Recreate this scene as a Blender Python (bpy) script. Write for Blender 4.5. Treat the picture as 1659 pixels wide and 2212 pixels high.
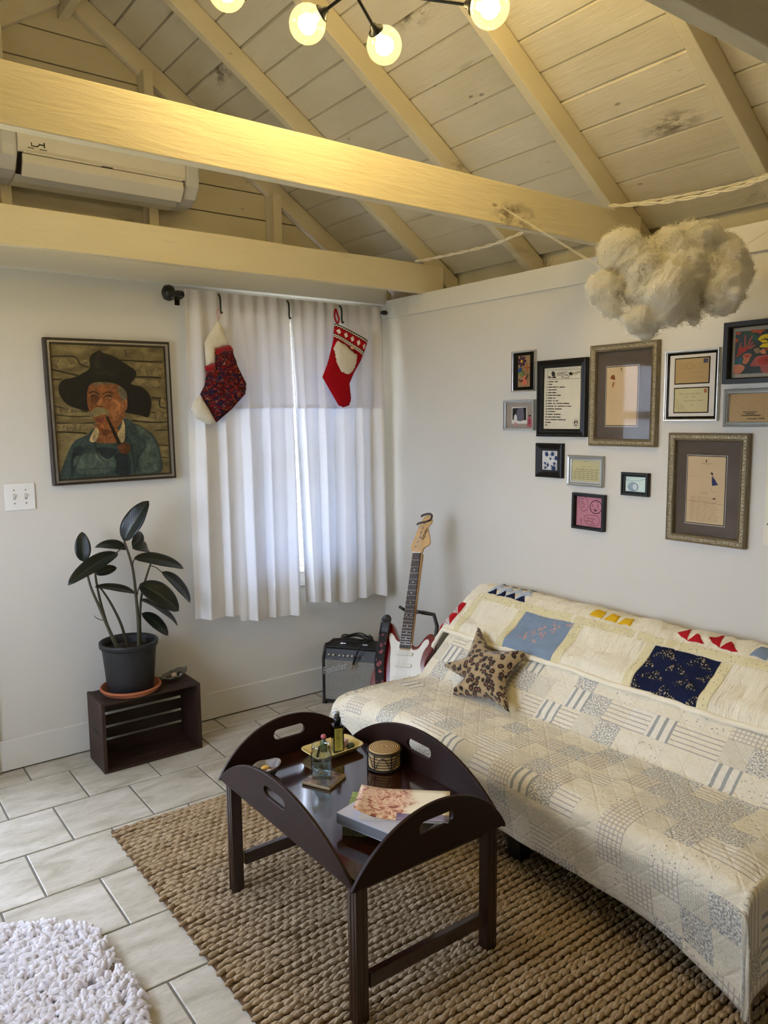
import bpy, bmesh, math, random
import numpy as np
from mathutils import Vector, Matrix, noise as mnoise
from mathutils.geometry import delaunay_2d_cdt
for _o in list(bpy.data.objects): bpy.data.objects.remove(_o)
SC = bpy.context.scene
COL = SC.collection
random.seed(7)
RNG = np.random.default_rng(7)

# ------------------------------------------------------------------ camera
YAW, PITCH, ROLL, FPX = .641631, .119573, -.0096, 1668.6
CAM = np.array([0., 0., 1.52])
_cy, _sy, _cp, _sp = math.cos(YAW), math.sin(YAW), math.cos(PITCH), math.sin(PITCH)
FW = np.array([_sy*_cp, _cy*_cp, -_sp]); _r0 = np.array([_cy, -_sy, 0.]); _u0 = np.cross(_r0, FW)
RT = math.cos(ROLL)*_r0 + math.sin(ROLL)*_u0
UP = -math.sin(ROLL)*_r0 + math.cos(ROLL)*_u0
cd = bpy.data.cameras.new('camera'); cam = bpy.data.objects.new('camera', cd); COL.objects.link(cam)
cam.matrix_world = Matrix(((RT[0], UP[0], -FW[0], CAM[0]), (RT[1], UP[1], -FW[1], CAM[1]), (RT[2], UP[2], -FW[2], CAM[2]), (0, 0, 0, 1)))
cd.sensor_fit = 'HORIZONTAL'; cd.sensor_width = 36; cd.lens = FPX/1659*36
cd.clip_start = .02; cd.clip_end = 200
SC.camera = cam

# ------------------------------------------------------------------ light and exposure
SKY_STRENGTH = 7.0
BULB_STRENGTH = 60.0
W = bpy.data.worlds.new('overcast_sky'); SC.world = W; W.use_nodes = True
_b = W.node_tree.nodes['Background']; _b.inputs[0].default_value = (.80, .85, 1.10, 1); _b.inputs[1].default_value = SKY_STRENGTH
SC.view_settings.view_transform = 'Standard'; SC.view_settings.look = 'None'
SC.view_settings.gamma = 1.0; SC.view_settings.use_curve_mapping = False
SC.view_settings.exposure = 1.26
SC.cycles.transparent_max_bounces = 32

# ------------------------------------------------------------------ photo pixel -> direction helpers
def ray(x, y): return FW + RT*(x-829.5)/FPX - UP*(y-1106)/FPX
def at_z(x, y, z): d = ray(x, y); return CAM + d*((z-CAM[2])/d[2])
def at_y(x, y, Y): d = ray(x, y); return CAM + d*(Y/d[1])
def at_x(x, y, X): d = ray(x, y); return CAM + d*(X/d[0])

# ------------------------------------------------------------------ materials
def srgb(r, g, b):
    f = lambda v: (v/255/12.92) if v/255 <= .04045 else ((v/255+.055)/1.055)**2.4
    return (f(r), f(g), f(b), 1)
MATS = {}
class NT:
    def __init__(s, name):
        s.m = bpy.data.materials.new(name); s.m.use_nodes = True; s.t = s.m.node_tree; s.p = s.t.nodes['Principled BSDF']; s.tc = None
    def n(s, typ, **kw):
        o = s.t.nodes.new(typ)
        for k, v in kw.items():
            if isinstance(k, str) and hasattr(o, k): setattr(o, k, v)
        return o
    def l(s, a, b): s.t.links.new(a, b)
    def coord(s, kind='Object', scale=(1, 1, 1), rot=(0, 0, 0)):
        if not s.tc: s.tc = s.n('ShaderNodeTexCoord')
        mp = s.n('ShaderNodeMapping'); mp.inputs['Scale'].default_value = scale; mp.inputs['Rotation'].default_value = rot
        s.l(s.tc.outputs[kind], mp.inputs[0]); return mp.outputs[0]
    def noise(s, co, scale, detail=4, rough=.55, dist=0):
        o = s.n('ShaderNodeTexNoise'); o.inputs['Scale'].default_value = scale; o.inputs['Detail'].default_value = detail
        o.inputs['Roughness'].default_value = rough; o.inputs['Distortion'].default_value = dist
        s.l(co, o.inputs['Vector']); return o.outputs['Fac']
    def voro(s, co, scale, feature='F1', out='Distance', rnd=1.0):
        o = s.n('ShaderNodeTexVoronoi'); o.feature = feature; o.inputs['Scale'].default_value = scale
        o.inputs['Randomness'].default_value = rnd
        s.l(co, o.inputs['Vector']); return o.outputs[out]
    def ramp(s, fac, stops, interp='LINEAR'):
        o = s.n('ShaderNodeValToRGB'); cr = o.color_ramp; cr.interpolation = interp
        while len(cr.elements) < len(stops): cr.elements.new(.5)
        for e, (p, c) in zip(cr.elements, stops):
            e.position = p; e.color = c if len(c) == 4 else (*c, 1)
        s.l(fac, o.inputs[0]); return o.outputs[0]
    def step(s, fac, a, b): return s.ramp(fac, [(a, (0, 0, 0, 1)), (b, (1, 1, 1, 1))])
    def mix(s, fac, a, b, blend='MIX'):
        o = s.n('ShaderNodeMix'); o.data_type = 'RGBA'; o.blend_type = blend
        for v, i in ((fac, 0), (a, 6), (b, 7)):
            if isinstance(v, (int, float, tuple)): o.inputs[i].default_value = v
            else: s.l(v, o.inputs[i])
        return o.outputs[2]
    def math(s, op, a, b=0., c=0.):
        o = s.n('ShaderNodeMath'); o.operation = op
        for v, i in ((a, 0), (b, 1), (c, 2)):
            if isinstance(v, (int, float)): o.inputs[i].default_value = v
            else: s.l(v, o.inputs[i])
        return o.outputs[0]
    def bump(s, h, strength=.3, dist=.01):
        o = s.n('ShaderNodeBump'); o.inputs['Strength'].default_value = strength; o.inputs['Distance'].default_value = dist
        s.l(h, o.inputs['Height']); s.l(o.outputs[0], s.p.inputs['Normal'])
    def base(s, c):
        if isinstance(c, tuple): s.p.inputs['Base Color'].default_value = c
        else: s.l(c, s.p.inputs['Base Color'])
    def set(s, rough=.5, metal=0., spec=.5, coat=0., trans=0., ior=1.5, sheen=0.):
        i = s.p.inputs; i['Roughness'].default_value = rough; i['Metallic'].default_value = metal; i['Specular IOR Level'].default_value = spec
        i['Coat Weight'].default_value = coat; i['Coat Roughness'].default_value = .08; i['Transmission Weight'].default_value = trans; i['IOR'].default_value = ior
        i['Sheen Weight'].default_value = sheen
        return s.m

def plain(name, rgb, rgb2=None, rough=.55, metal=0., spec=.5, coat=0., nscale=6., bump=0., bscale=60., sheen=0., stretch=(1, 1, 1)):
    if name in MATS: return MATS[name]
    k = NT(name); co = k.coord('Object', stretch)
    a = srgb(*rgb); b = srgb(*(rgb2 or tuple(max(0, v*.93) for v in rgb)))
    k.base(k.mix(k.noise(co, nscale), a, b))
    if bump: k.bump(k.noise(co, bscale, 3), bump, .004)
    MATS[name] = k.set(rough, metal, spec, coat, sheen=sheen); return MATS[name]

def wood(name, c1, c2, axis=0, rough=.35, coat=0., scale=14., bump=.1, spec=.5):
    if name in MATS: return MATS[name]
    st = [1., 1., 1.]; st[axis] = .09
    k = NT(name); co = k.coord('Object', tuple(st)); co2 = k.coord('Object', tuple(.5*v for v in st))
    g = k.noise(co, scale*5, 6, .65, .4); g2 = k.noise(co2, scale, 3)
    f = k.math('MULTIPLY_ADD', g2, .5, k.math('MULTIPLY', g, .5))
    k.base(k.ramp(f, [(.32, srgb(*c1)), (.66, srgb(*c2))]))
    if bump: k.bump(g, bump, .003)
    MATS[name] = k.set(rough, coat=coat, spec=spec); return MATS[name]

def oil(r, g, b):
    n_ = 'oil_%d_%d_%d' % (r, g, b)
    if n_ in MATS: return MATS[n_]
    k = NT(n_); co = k.coord('Object', (1, 1, .8)); a = k.noise(co, 28, 6, .7, .8); b_ = k.noise(co, 150, 3, .6)
    k.base(k.ramp(k.math('MULTIPLY_ADD', b_, .35, k.math('MULTIPLY', a, .65)), [(.34, srgb(r*.50, g*.52, b*.55)), (.5, srgb(r*.80, g*.80, b*.80)), (.66, srgb(min(255, r*1.12), min(255, g*1.10), min(255, b*1.05)))]))
    k.bump(b_, .3, .002); MATS[n_] = k.set(.45, spec=.4); return MATS[n_]
def ink(r, g, b): return plain('ink_%d_%d_%d' % (r, g, b), (r, g, b), (r*.86, g*.86, b*.86), rough=.75, spec=.2, nscale=60)

def painted_wood(name, axis, rgb, rgb2, knots=.5, bump=.35):
    """white-painted rough lumber: grain runs along axis, knots bleed through"""
    st = [1., 1., 1.]; st[axis] = .12
    k = NT(name); co = k.coord('Object', tuple(st)); st2 = [1., 1., 1.]; st2[axis] = .45; co2 = k.coord('Object', tuple(st2))
    oi = k.n('ShaderNodeObjectInfo'); va = k.n('ShaderNodeVectorMath'); va.operation = 'MULTIPLY_ADD'
    cmb = k.n('ShaderNodeCombineXYZ'); k.l(oi.outputs['Random'], cmb.inputs[0]); k.l(oi.outputs['Random'], cmb.inputs[1]); k.l(oi.outputs['Random'], cmb.inputs[2])
    k.l(cmb.outputs[0], va.inputs[0]); va.inputs[1].default_value = (37, 91, 53); k.l(co2, va.inputs[2])
    vb = k.n('ShaderNodeVectorMath'); vb.operation = 'MULTIPLY_ADD'
    k.l(cmb.outputs[0], vb.inputs[0]); vb.inputs[1].default_value = (37, 91, 53); k.l(co, vb.inputs[2])
    grain = k.noise(vb.outputs[0], 42, 5, .6, .6); blot = k.noise(va.outputs[0], 5, 4)
    kn = k.voro(va.outputs[0], 3.4); ksc = k.noise(va.outputs[0], 26, 5, .7)
    kf = k.math('MULTIPLY', k.ramp(kn, [(.08, (1, 1, 1, 1)), (.22, (0, 0, 0, 1))]), k.step(ksc, .45, .60))
    sp = k.voro(va.outputs[0], 13); spf = k.ramp(sp, [(.05, (1, 1, 1, 1)), (.09, (0, 0, 0, 1))])
    gate = k.step(k.noise(va.outputs[0], 9, 2), .48, .56)
    kf = k.math('MAXIMUM', kf, k.math('MULTIPLY', k.math('MULTIPLY', spf, gate), .75))
    c = k.mix(k.step(blot, .35, .7), srgb(*rgb), srgb(*rgb2))
    c = k.mix(k.math('MULTIPLY', k.step(grain, .62, .8), .25), c, srgb(150, 138, 112))
    c = k.mix(k.math('MULTIPLY', kf, knots), c, srgb(88, 74, 54))
    k.base(c)
    h = k.math('ADD', grain, k.math('MULTIPLY', kf, .7)); k.bump(h, bump, .006)
    MATS[name] = k.set(.62, spec=.35); return MATS[name]

def glass_mat(name, tint=(.95, .97, .98), gl=.12, rough=.02, f0=.045, f1=.8):
    """thin pane: lets light straight through, mirrors a little more at grazing angles"""
    if name in MATS: return MATS[name]
    k = NT(name); out = k.t.nodes['Material Output']; k.t.nodes.remove(k.p)
    tr = k.n('ShaderNodeBsdfTransparent'); tr.inputs[0].default_value = (*tint, 1)
    g = k.n('ShaderNodeBsdfGlossy'); g.inputs['Roughness'].default_value = rough
    lw_ = k.n('ShaderNodeLayerWeight'); lw_.inputs['Blend'].default_value = .5
    tcn = k.coord('Object'); nz = k.noise(tcn, 3, 1)
    fac = k.math('ADD', k.math('MULTIPLY_ADD', k.math('POWER', lw_.outputs['Facing'], 4.), f1, f0), k.math('MULTIPLY', nz, gl*.02))
    mx = k.n('ShaderNodeMixShader'); k.l(fac, mx.inputs[0]); k.l(tr.outputs[0], mx.inputs[1]); k.l(g.outputs[0], mx.inputs[2]); k.l(mx.outputs[0], out.inputs[0])
    MATS[name] = k.m; return k.m

def cloth_mat(name, rgb, trans=.5, trgb=None, bscale=420, bump=.05, rough=.9):
    """woven cloth that glows when lit from behind"""
    if name in MATS: return MATS[name]
    k = NT(name); out = k.t.nodes['Material Output']; co = k.coord('Object')
    k.base(k.mix(k.noise(co, 9), srgb(*rgb), srgb(*(v*.95 for v in rgb)))); k.bump(k.noise(co, bscale, 2), bump, .002); k.set(rough, spec=.1)
    tl = k.n('ShaderNodeBsdfTranslucent'); tl.inputs[0].default_value = srgb(*(trgb or rgb))
    mx = k.n('ShaderNodeMixShader'); mx.inputs[0].default_value = trans
    k.l(k.p.outputs[0], mx.inputs[1]); k.l(tl.outputs[0], mx.inputs[2]); k.l(mx.outputs[0], out.inputs[0])
    MATS[name] = k.m; return k.m

# ------------------------------------------------------------------ object helpers
def tag(o, label=None, cat=None, group=None, kind=None):
    if label: o['label'] = label
    if cat: o['category'] = cat
    if group: o['group'] = group
    if kind: o['kind'] = kind
    return o
def thing(name, label, cat, loc=(0, 0, 0), rz=0., group=None, rot=None):
    o = bpy.data.objects.new(name, None); COL.objects.link(o); o.location = loc
    o.empty_display_size = .05
    o.rotation_euler = rot or (0, 0, rz)
    return tag(o, label, cat, group)
def link(name, me, parent=None, loc=(0, 0, 0), rot=(0, 0, 0), kind=None):
    o = bpy.data.objects.new(name, me); COL.objects.link(o); o.parent = parent; o.location = loc; o.rotation_euler = rot
    if kind: o['kind'] = kind
    return o
def copy_tree(o, parent=None):
    c = o.copy(); COL.objects.link(c); c.parent = parent
    for ch in list(o.children): copy_tree(ch, c)
    return c

def catmull(pts, n=6, closed=False):
    P = [np.array(p, float) for p in pts]; N = len(P); out = []
    for i in range(N if closed else N-1):
        g = (lambda j: P[j % N]) if closed else (lambda j: P[min(max(j, 0), N-1)])
        a, b, c, d = g(i-1), g(i), g(i+1), g(i+2)
        for k in range(n):
            t = k/n
            out.append(.5*((2*b)+(-a+c)*t+(2*a-5*b+4*c-d)*t*t+(-a+3*b-3*c+d)*t**3))
    if not closed: out.append(P[-1])
    return out

class MB:
    """collects faces; build() links them as one mesh object"""
    def __init__(s): s.v = []; s.f = []; s.m = []; s.uv = None; s.sm = []
    def add(s, vs, fs, mi=0, smooth=False):
        b = len(s.v); s.v += [tuple(map(float, p)) for p in vs]; s.f += [tuple(i+b for i in f) for f in fs]; s.m += [mi]*len(fs); s.sm += [smooth]*len(fs); return s
    def box(s, x0, x1, y0, y1, z0, z1, mi=0):
        return s.add([(x0, y0, z0), (x1, y0, z0), (x1, y1, z0), (x0, y1, z0), (x0, y0, z1), (x1, y0, z1), (x1, y1, z1), (x0, y1, z1)],
                     [(3, 2, 1, 0), (4, 5, 6, 7), (0, 1, 5, 4), (1, 2, 6, 5), (2, 3, 7, 6), (3, 0, 4, 7)], mi)
    def prism(s, poly, a, b, plane='xz', mi=0):
        """polygon in plane extruded between a and b on the third axis"""
        n = len(poly)
        mk = {'xz': lambda p, q: (p[0], q, p[1]), 'xy': lambda p, q: (p[0], p[1], q), 'yz': lambda p, q: (q, p[0], p[1])}[plane]
        vs = [mk(p, a) for p in poly]+[mk(p, b) for p in poly]
        fs = [tuple(range(n)), tuple(range(2*n-1, n-1, -1))]+[(i, i+n, (i+1) % n+n, (i+1) % n) for i in range(n)]
        return s.add(vs, fs, mi)
    def tube(s, pts, r, n=8, mi=0, caps=True, flat=None):
        pts = [np.array(p, float) for p in pts]; rs = r if hasattr(r, '__len__') else [r]*len(pts)
        vs = []; up = None
        for i, p in enumerate(pts):
            t = pts[min(i+1, len(pts)-1)]-pts[max(i-1, 0)]; t = t/(np.linalg.norm(t)+1e-12)
            if up is None:
                up = np.array([0, 0, 1.]) if abs(t[2]) < .9 else np.array([1., 0, 0])
            a = np.cross(t, up); a /= np.linalg.norm(a)+1e-12; b = np.cross(a, t); up = b
            fl = flat or 1.
            for k in range(n):
                q = 2*math.pi*k/n; vs.append(p+rs[i]*(math.cos(q)*a+math.sin(q)*b*fl))
        fs = [(i*n+k, i*n+(k+1) % n, (i+1)*n+(k+1) % n, (i+1)*n+k) for i in range(len(pts)-1) for k in range(n)]
        s.add(vs, fs, mi, True)
        if caps: s.add([vs[k] for k in range(n)], [tuple(range(n-1, -1, -1))], mi); s.add(vs[-n:], [tuple(range(n))], mi)
        return s
    def lathe(s, prof, n=24, c=(0, 0, 0), mi=0, caps=True, smooth=True, ell=(1, 1)):
        vs = [(c[0]+r*math.cos(2*math.pi*k/n)*ell[0], c[1]+r*math.sin(2*math.pi*k/n)*ell[1], c[2]+z) for r, z in prof for k in range(n)]
        fs = [(i*n+k, i*n+(k+1) % n, (i+1)*n+(k+1) % n, (i+1)*n+k) for i in range(len(prof)-1) for k in range(n)]
        s.add(vs, fs, mi, smooth)
        if caps:
            m = len(prof)
            if prof[0][0] > 1e-6: s.add(vs[:n], [tuple(range(n-1, -1, -1))], mi)
            if prof[-1][0] > 1e-6: s.add(vs[-n:], [tuple(range(n))], mi)
        return s
    def ball(s, c, r, n=12, m=8, mi=0):
        rr = r if hasattr(r, '__len__') else (r, r, r)
        vs = [(c[0], c[1], c[2]+rr[2])]
        for i in range(1, m):
            a = math.pi*i/m
            vs += [(c[0]+rr[0]*math.sin(a)*math.cos(2*math.pi*k/n), c[1]+rr[1]*math.sin(a)*math.sin(2*math.pi*k/n), c[2]+rr[2]*math.cos(a)) for k in range(n)]
        vs.append((c[0], c[1], c[2]-rr[2])); L = len(vs)-1
        fs = [(0, 1+k, 1+(k+1) % n) for k in range(n)]
        fs += [(1+i*n+k, 1+(i+1)*n+k, 1+(i+1)*n+(k+1) % n, 1+i*n+(k+1) % n) for i in range(m-2) for k in range(n)]
        fs += [(L, 1+(m-2)*n+(k+1) % n, 1+(m-2)*n+k) for k in range(n)]
        return s.add(vs, fs, mi, True)
    def grid(s, P, mi=0, closed_u=False):
        """P[i][j] points"""
        a, b = len(P), len(P[0]); vs = [p for row in P for p in row]
        return s.add(vs, [(i*b+j, i*b+j+1, (i+1)*b+j+1, (i+1)*b+j) for i in range(a-1) for j in range(b-1)], mi, True)
    def xf(s, M):
        s.v = [tuple(M @ Vector(p)) for p in s.v]; return s
    def mesh(s, name, mats):
        me = bpy.data.meshes.new(name); me.from_pydata(s.v, [], s.f)
        for m in (mats if isinstance(mats, (list, tuple)) else [mats]): me.materials.append(m)
        if len(me.polygons) == len(s.m):
            me.polygons.foreach_set('material_index', s.m); me.polygons.foreach_set('use_smooth', s.sm)
        me.update(); return me
    def build(s, name, mats, parent=None, kind=None, bevel=0., seg=2, fix=True, loc=(0, 0, 0), rot=(0, 0, 0)):
        me = s.mesh(name, mats)
        if fix:
            bm = bmesh.new(); bm.from_mesh(me); bmesh.ops.recalc_face_normals(bm, faces=bm.faces); bm.to_mesh(me); bm.free()
        o = link(name, me, parent, loc, rot, kind)
        if bevel:
            b = o.modifiers.new('bevel', 'BEVEL'); b.width = bevel; b.segments = seg; b.limit_method = 'ANGLE'; b.angle_limit = math.radians(40)
        return o

def fast_mesh(name, V, F, mats, parent=None, kind=None, smooth=True):
    """numpy vertex and face arrays (all faces the same size)"""
    me = bpy.data.meshes.new(name); V = np.asarray(V, np.float32); F = np.asarray(F, np.int32); k = F.shape[1]
    me.vertices.add(len(V)); me.vertices.foreach_set('co', V.ravel()); me.loops.add(F.size); me.loops.foreach_set('vertex_index', F.ravel())
    me.polygons.add(len(F)); me.polygons.foreach_set('loop_start', np.arange(0, F.size, k, dtype=np.int32)); me.polygons.foreach_set('loop_total', np.full(len(F), k, np.int32))
    me.polygons.foreach_set('use_smooth', np.full(len(F), smooth, bool))
    for m in (mats if isinstance(mats, (list, tuple)) else [mats]): me.materials.append(m)
    me.update(calc_edges=True); me.validate(); return link(name, me, parent, kind=kind)

def puff(poly, thick, step=.01, edge=.03, back=True, flat_back=0.):
    """closed pillow-like solid from an outline in the xz plane, bulging along -y (and +y)"""
    P = np.array(poly, float); n = len(P)
    seg = []
    for i in range(n):
        a, b = P[i], P[(i+1) % n]; m = max(1, int(np.linalg.norm(b-a)/step))
        seg += [a+(b-a)*k/m for k in range(m)]
    B = np.array(seg); nb = len(B)
    lo, hi = B.min(0), B.max(0)
    def inside(q):
        c = False; j = nb-1
        for i in range(nb):
            if (B[i, 1] > q[1]) != (B[j, 1] > q[1]) and q[0] < (B[j, 0]-B[i, 0])*(q[1]-B[i, 1])/(B[j, 1]-B[i, 1])+B[i, 0]: c = not c
            j = i
        return c
    I = []
    yy = lo[1]+step/2; row = 0
    while yy < hi[1]:
        xx = lo[0]+(step/2 if row % 2 else 0)
        while xx < hi[0]:
            q = np.array([xx, yy])
            if np.min(np.hypot(*(B-q).T)) > step*.55 and inside(q): I.append(q)
            xx += step
        yy += step*.87; row += 1
    pts = [Vector(p) for p in B]+[Vector(p) for p in I]
    r = delaunay_2d_cdt(pts, [(i, (i+1) % nb) for i in range(nb)], [list(range(nb))], 1, 1e-7)
    V2 = np.array([tuple(p) for p in r[0]]); F = r[2]
    d = np.array([np.min(np.hypot(*(B-p).T)) for p in V2]); t = np.clip(d/edge, 0, 1); h = np.sqrt(np.maximum(0, 1-(1-t)**2))*thick
    mb = MB(); mb.add([(x, -hh, z) for (x, z), hh in zip(V2, h)], F, 0, True)
    if back: mb.add([(x, (hh if not flat_back else flat_back*(hh > 0)), z) for (x, z), hh in zip(V2, h)], [tuple(reversed(f)) for f in F], 0, True)
    return mb
def weld(o, d=1e-5):
    bm = bmesh.new(); bm.from_mesh(o.data); bmesh.ops.remove_doubles(bm, verts=bm.verts, dist=d); bmesh.ops.recalc_face_normals(bm, faces=bm.faces); bm.to_mesh(o.data); bm.free(); return o

def text_mesh(s, size=1., shear=0., bold=0.):
    cu = bpy.data.curves.new('lettering', 'FONT'); cu.body = s; cu.size = size; cu.shear = shear; cu.align_x = 'CENTER'; cu.align_y = 'CENTER'; cu.offset = bold
    cu.resolution_u = 3
    o = bpy.data.objects.new('lettering', cu); COL.objects.link(o); dg = bpy.context.evaluated_depsgraph_get()
    me = bpy.data.meshes.new_from_object(o.evaluated_get(dg)); bpy.data.objects.remove(o); bpy.data.curves.remove(cu)
    v = [tuple(p.co) for p in me.vertices]; f = [tuple(p.vertices) for p in me.polygons]; bpy.data.meshes.remove(me); return v, f

def stroke(pts, w, smooth=4):
    """polygon of a pen stroke"""
    p = np.array(catmull(pts, smooth) if len(pts) > 2 else pts, float); L, R_ = [], []
    for i in range(len(p)):
        t = p[min(i+1, len(p)-1)]-p[max(i-1, 0)]; t /= np.hypot(*t)+1e-12; nn = np.array([-t[1], t[0]])*w/2
        L.append(p[i]+nn); R_.append(p[i]-nn)
    return ('S', L, R_)
def blob(pts, n=4): return catmull(pts, n, True)
def print_layer(name, parent, shapes, y, dy=.00025):
    """flat print: polygons in xz, each later one laid a hair in front"""
    mb = MB(); mats = []
    for i, (pl, m) in enumerate(shapes):
        if m not in mats: mats.append(m)
        if isinstance(pl, tuple) and pl[0] == 'S':
            n = len(pl[1]); q = list(pl[1])+list(pl[2]); fs = [(j, j+1, n+j+1, n+j) for j in range(n-1)]
        elif isinstance(pl, tuple) and pl[0] == 'T': q = pl[1]; fs = pl[2]
        else: q = pl; fs = [tuple(range(len(pl)))]
        mb.add([(p[0], y-dy*(i+1), p[1]) for p in q], fs, mats.index(m))
    return mb.build(name, mats, parent, fix=False)
def homography(src, dst):
    A = []
    for (x, y), (u, v) in zip(src, dst): A += [[x, y, 1, 0, 0, 0, -u*x, -u*y], [0, 0, 0, x, y, 1, -v*x, -v*y]]
    h = np.linalg.solve(np.array(A, float), np.array(dst, float).ravel()); H = np.append(h, 1).reshape(3, 3)
    return lambda x, y: (lambda q: (q[0]/q[2], q[1]/q[2]))(H @ np.array([x, y, 1.]))
# ================================================================== STRUCTURE
XW, YW, XL, YR = 2.685, 3.59, -.485, -2.0      # right wall, back wall, left wall, rear wall (inner faces)
HP, SL = 2.455, .667                            # underside of roof planks at the right wall, roof slope
XR = (XW+XL)/2; ZR = HP+SL*(XW-XR)              # ridge
def roof_z(x): return HP+SL*(XW-x) if x >= XR else HP+SL*(x-XL)
COS = 1/math.sqrt(1+SL*SL)

M_WALL = plain('wall_paint', (214, 209, 198), (208, 203, 191), rough=.8, spec=.25, nscale=2.5, bump=.05, bscale=180)
M_TRIM = plain('trim_paint', (216, 212, 202), (211, 207, 196), rough=.55, spec=.4, nscale=3)
M_PLANK = painted_wood('painted_plank', 1, (214, 205, 186), (203, 193, 170), .8)
M_BEAM = painted_wood('painted_beam', 0, (218, 206, 176), (212, 199, 166), .75, .6)
M_SIDE = painted_wood('painted_siding', 0, (206, 195, 168), (196, 184, 155), .6)
M_RAFT = painted_wood('painted_rafter', 0, (214, 203, 176), (205, 193, 165), .55)
M_STUD = painted_wood('painted_stud', 2, (212, 200, 172), (202, 190, 160), .4)
M_DARK = plain('roof_felt', (40, 34, 28), rough=.9)
M_GROUT = plain('grout', (120, 116, 108), (98, 94, 86), rough=.95, nscale=40, bump=.2)

def tile_mat():
    k = NT('stone_tile'); oi = k.n('ShaderNodeObjectInfo')
    cmb = k.n('ShaderNodeCombineXYZ')
    for i in range(3): k.l(oi.outputs['Random'], cmb.inputs[i])
    va = k.n('ShaderNodeVectorMath'); va.operation = 'MULTIPLY_ADD'; k.l(cmb.outputs[0], va.inputs[0]); va.inputs[1].default_value = (61, 83, 29)
    k.l(k.coord('Object', (1, 2.6, 1), (0, 0, .25)), va.inputs[2]); co = va.outputs[0]
    a = k.noise(co, 5, 6, .6, .5); b = k.noise(co, 34, 4, .7); sp = k.noise(co, 90, 2)
    c = k.ramp(a, [(.3, srgb(156, 148, 130)), (.5, srgb(186, 180, 165)), (.72, srgb(208, 202, 192))])
    c = k.mix(k.math('MULTIPLY', k.step(b, .54, .70), .5), c, srgb(146, 137, 120))
    c = k.mix(k.math('MULTIPLY', oi.outputs['Random'], .18), c, srgb(170, 160, 138))
    k.base(c); k.bump(k.math('ADD', a, k.math('MULTIPLY', b, .5)), .25, .004)
    return k.set(.42, spec=.4)
M_TILE = tile_mat()

# ---- floor with single tiles
fl = MB().box(XL-.1, XW+.1, YR-.1, YW+.3, -.12, -.004).build('floor', M_GROUT); tag(fl, kind='structure')
TP, GR = .3025, .007
tile_cache = {}
def tile(x0, x1, y0, y1):
    w, h = x1-x0-GR, y1-y0-GR
    if w < .02 or h < .02: return
    key = (round(w, 4), round(h, 4))
    if key not in tile_cache:
        b = .0025; mb = MB(); X, Y = w/2, h/2
        P = lambda i, z: [(-X+i, -Y+i, z), (X-i, -Y+i, z), (X-i, Y-i, z), (-X+i, Y-i, z)]
        vs = P(0, -.006)+P(0, -.0015)+P(b, 0); mb.add(vs, [(8, 9, 10, 11)]+[(i+4*q, (i+1) % 4+4*q, (i+1) % 4+4*q+4, i+4*q+4) for q in range(2) for i in range(4)])
        tile_cache[key] = mb.mesh('tile', M_TILE)
    o = link('tile', tile_cache[key], fl, ((x0+x1)/2, (y0+y1)/2, random.uniform(-.0012, .0)), (random.uniform(-.0015, .0015), random.uniform(-.0015, .0015), random.uniform(-.004, .004)))
rows = [3.434-TP*k for k in range(-1, 13)]
for k in range(len(rows)-1):
    y1, y0 = rows[k], rows[k+1]
    off = .68 if k % 2 == 0 else .53   # running bond
    off = {0: .822, 1: .822}.get(k, .68 if k % 2 == 0 else .513)
    if k == 0: off = .97
    x = off-TP*8
    while x < XW:
        a, b = max(x, XL), min(x+TP, XW)
        if b > a and min(y1, YW) > y0: tile(a, b, y0, min(y1, YW))
        x += TP
# ---- walls
DX0, DX1, DZ1 = -.36, .49, 2.03           # door opening in the back wall
WX0, WX1, WZ0, WZ1 = 1.70, 2.50, .73, 2.05  # window opening
w = MB(); T = .28
w.box(XL-.12, DX0, YW, YW+T, 0, 2.25).box(DX0, DX1, YW, YW+T, DZ1, 2.25).box(DX1, WX0, YW, YW+T, 0, 2.25)
w.box(WX0, WX1, YW, YW+T, 0, WZ0).box(WX0, WX1, YW, YW+T, WZ1, 2.25).box(WX1, XW+.25, YW, YW+T, 0, 2.16)
tag(w.build('wall_back', M_WALL), kind='structure')
tag(MB().box(XW, XW+.12, YR-.1, YW, 0, 2.172).build('wall_right', M_WALL), kind='structure')
LW = (1.5, 2.9, .85, 2.0)                # window in the left wall, out of frame (y0,y1,z0,z1)
w = MB().box(XL-.12, XL, YR-.1, LW[0], 0, 2.172).box(XL-.12, XL, LW[1], YW, 0, 2.172).box(XL-.12, XL, LW[0], LW[1], 0, LW[2]).box(XL-.12, XL, LW[0], LW[1], LW[3], 2.172)
tag(w.build('wall_left', M_WALL), kind='structure')
w = MB(); w.prism([(XL-.12, 0), (XW+.12, 0), (XW+.12, 2.35), (XR, ZR-.02), (XL-.12, 2.35)], YR-.12, YR)
tag(w.build('wall_rear', M_WALL), kind='structure')
# boards running round the top of the walls
tag(MB().box(XW-.012, XW, YR, YW-.002, 2.08, 2.178).build('trim_1', M_TRIM, bevel=.002), kind='structure')
tag(MB().box(XL, XW-.004, YW-.05, YW, 2.155, 2.30).build('trim_2', M_TRIM, bevel=.003), kind='structure')
tag(MB().box(XL, XL+.012, YR, YW-.052, 2.08, 2.178).build('trim_3', M_TRIM, bevel=.002), kind='structure')
# eave boards added behind the walls to keep sky light from leaking in
tag(MB().box(XW+.27, XW+.30, YR-.1, 3.93, 1.9, 2.36).box(XW+.12, XW+.30, YR-.1, 3.93, 1.9, 1.93).build('light_stop_right', M_SIDE), kind='structure')
tag(MB().box(XL-.30, XL-.27, YR-.1, 3.93, 1.9, 2.36).box(XL-.30, XL-.12, YR-.1, 3.93, 1.9, 1.93).build('light_stop_left', M_SIDE), kind='structure')
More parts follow.
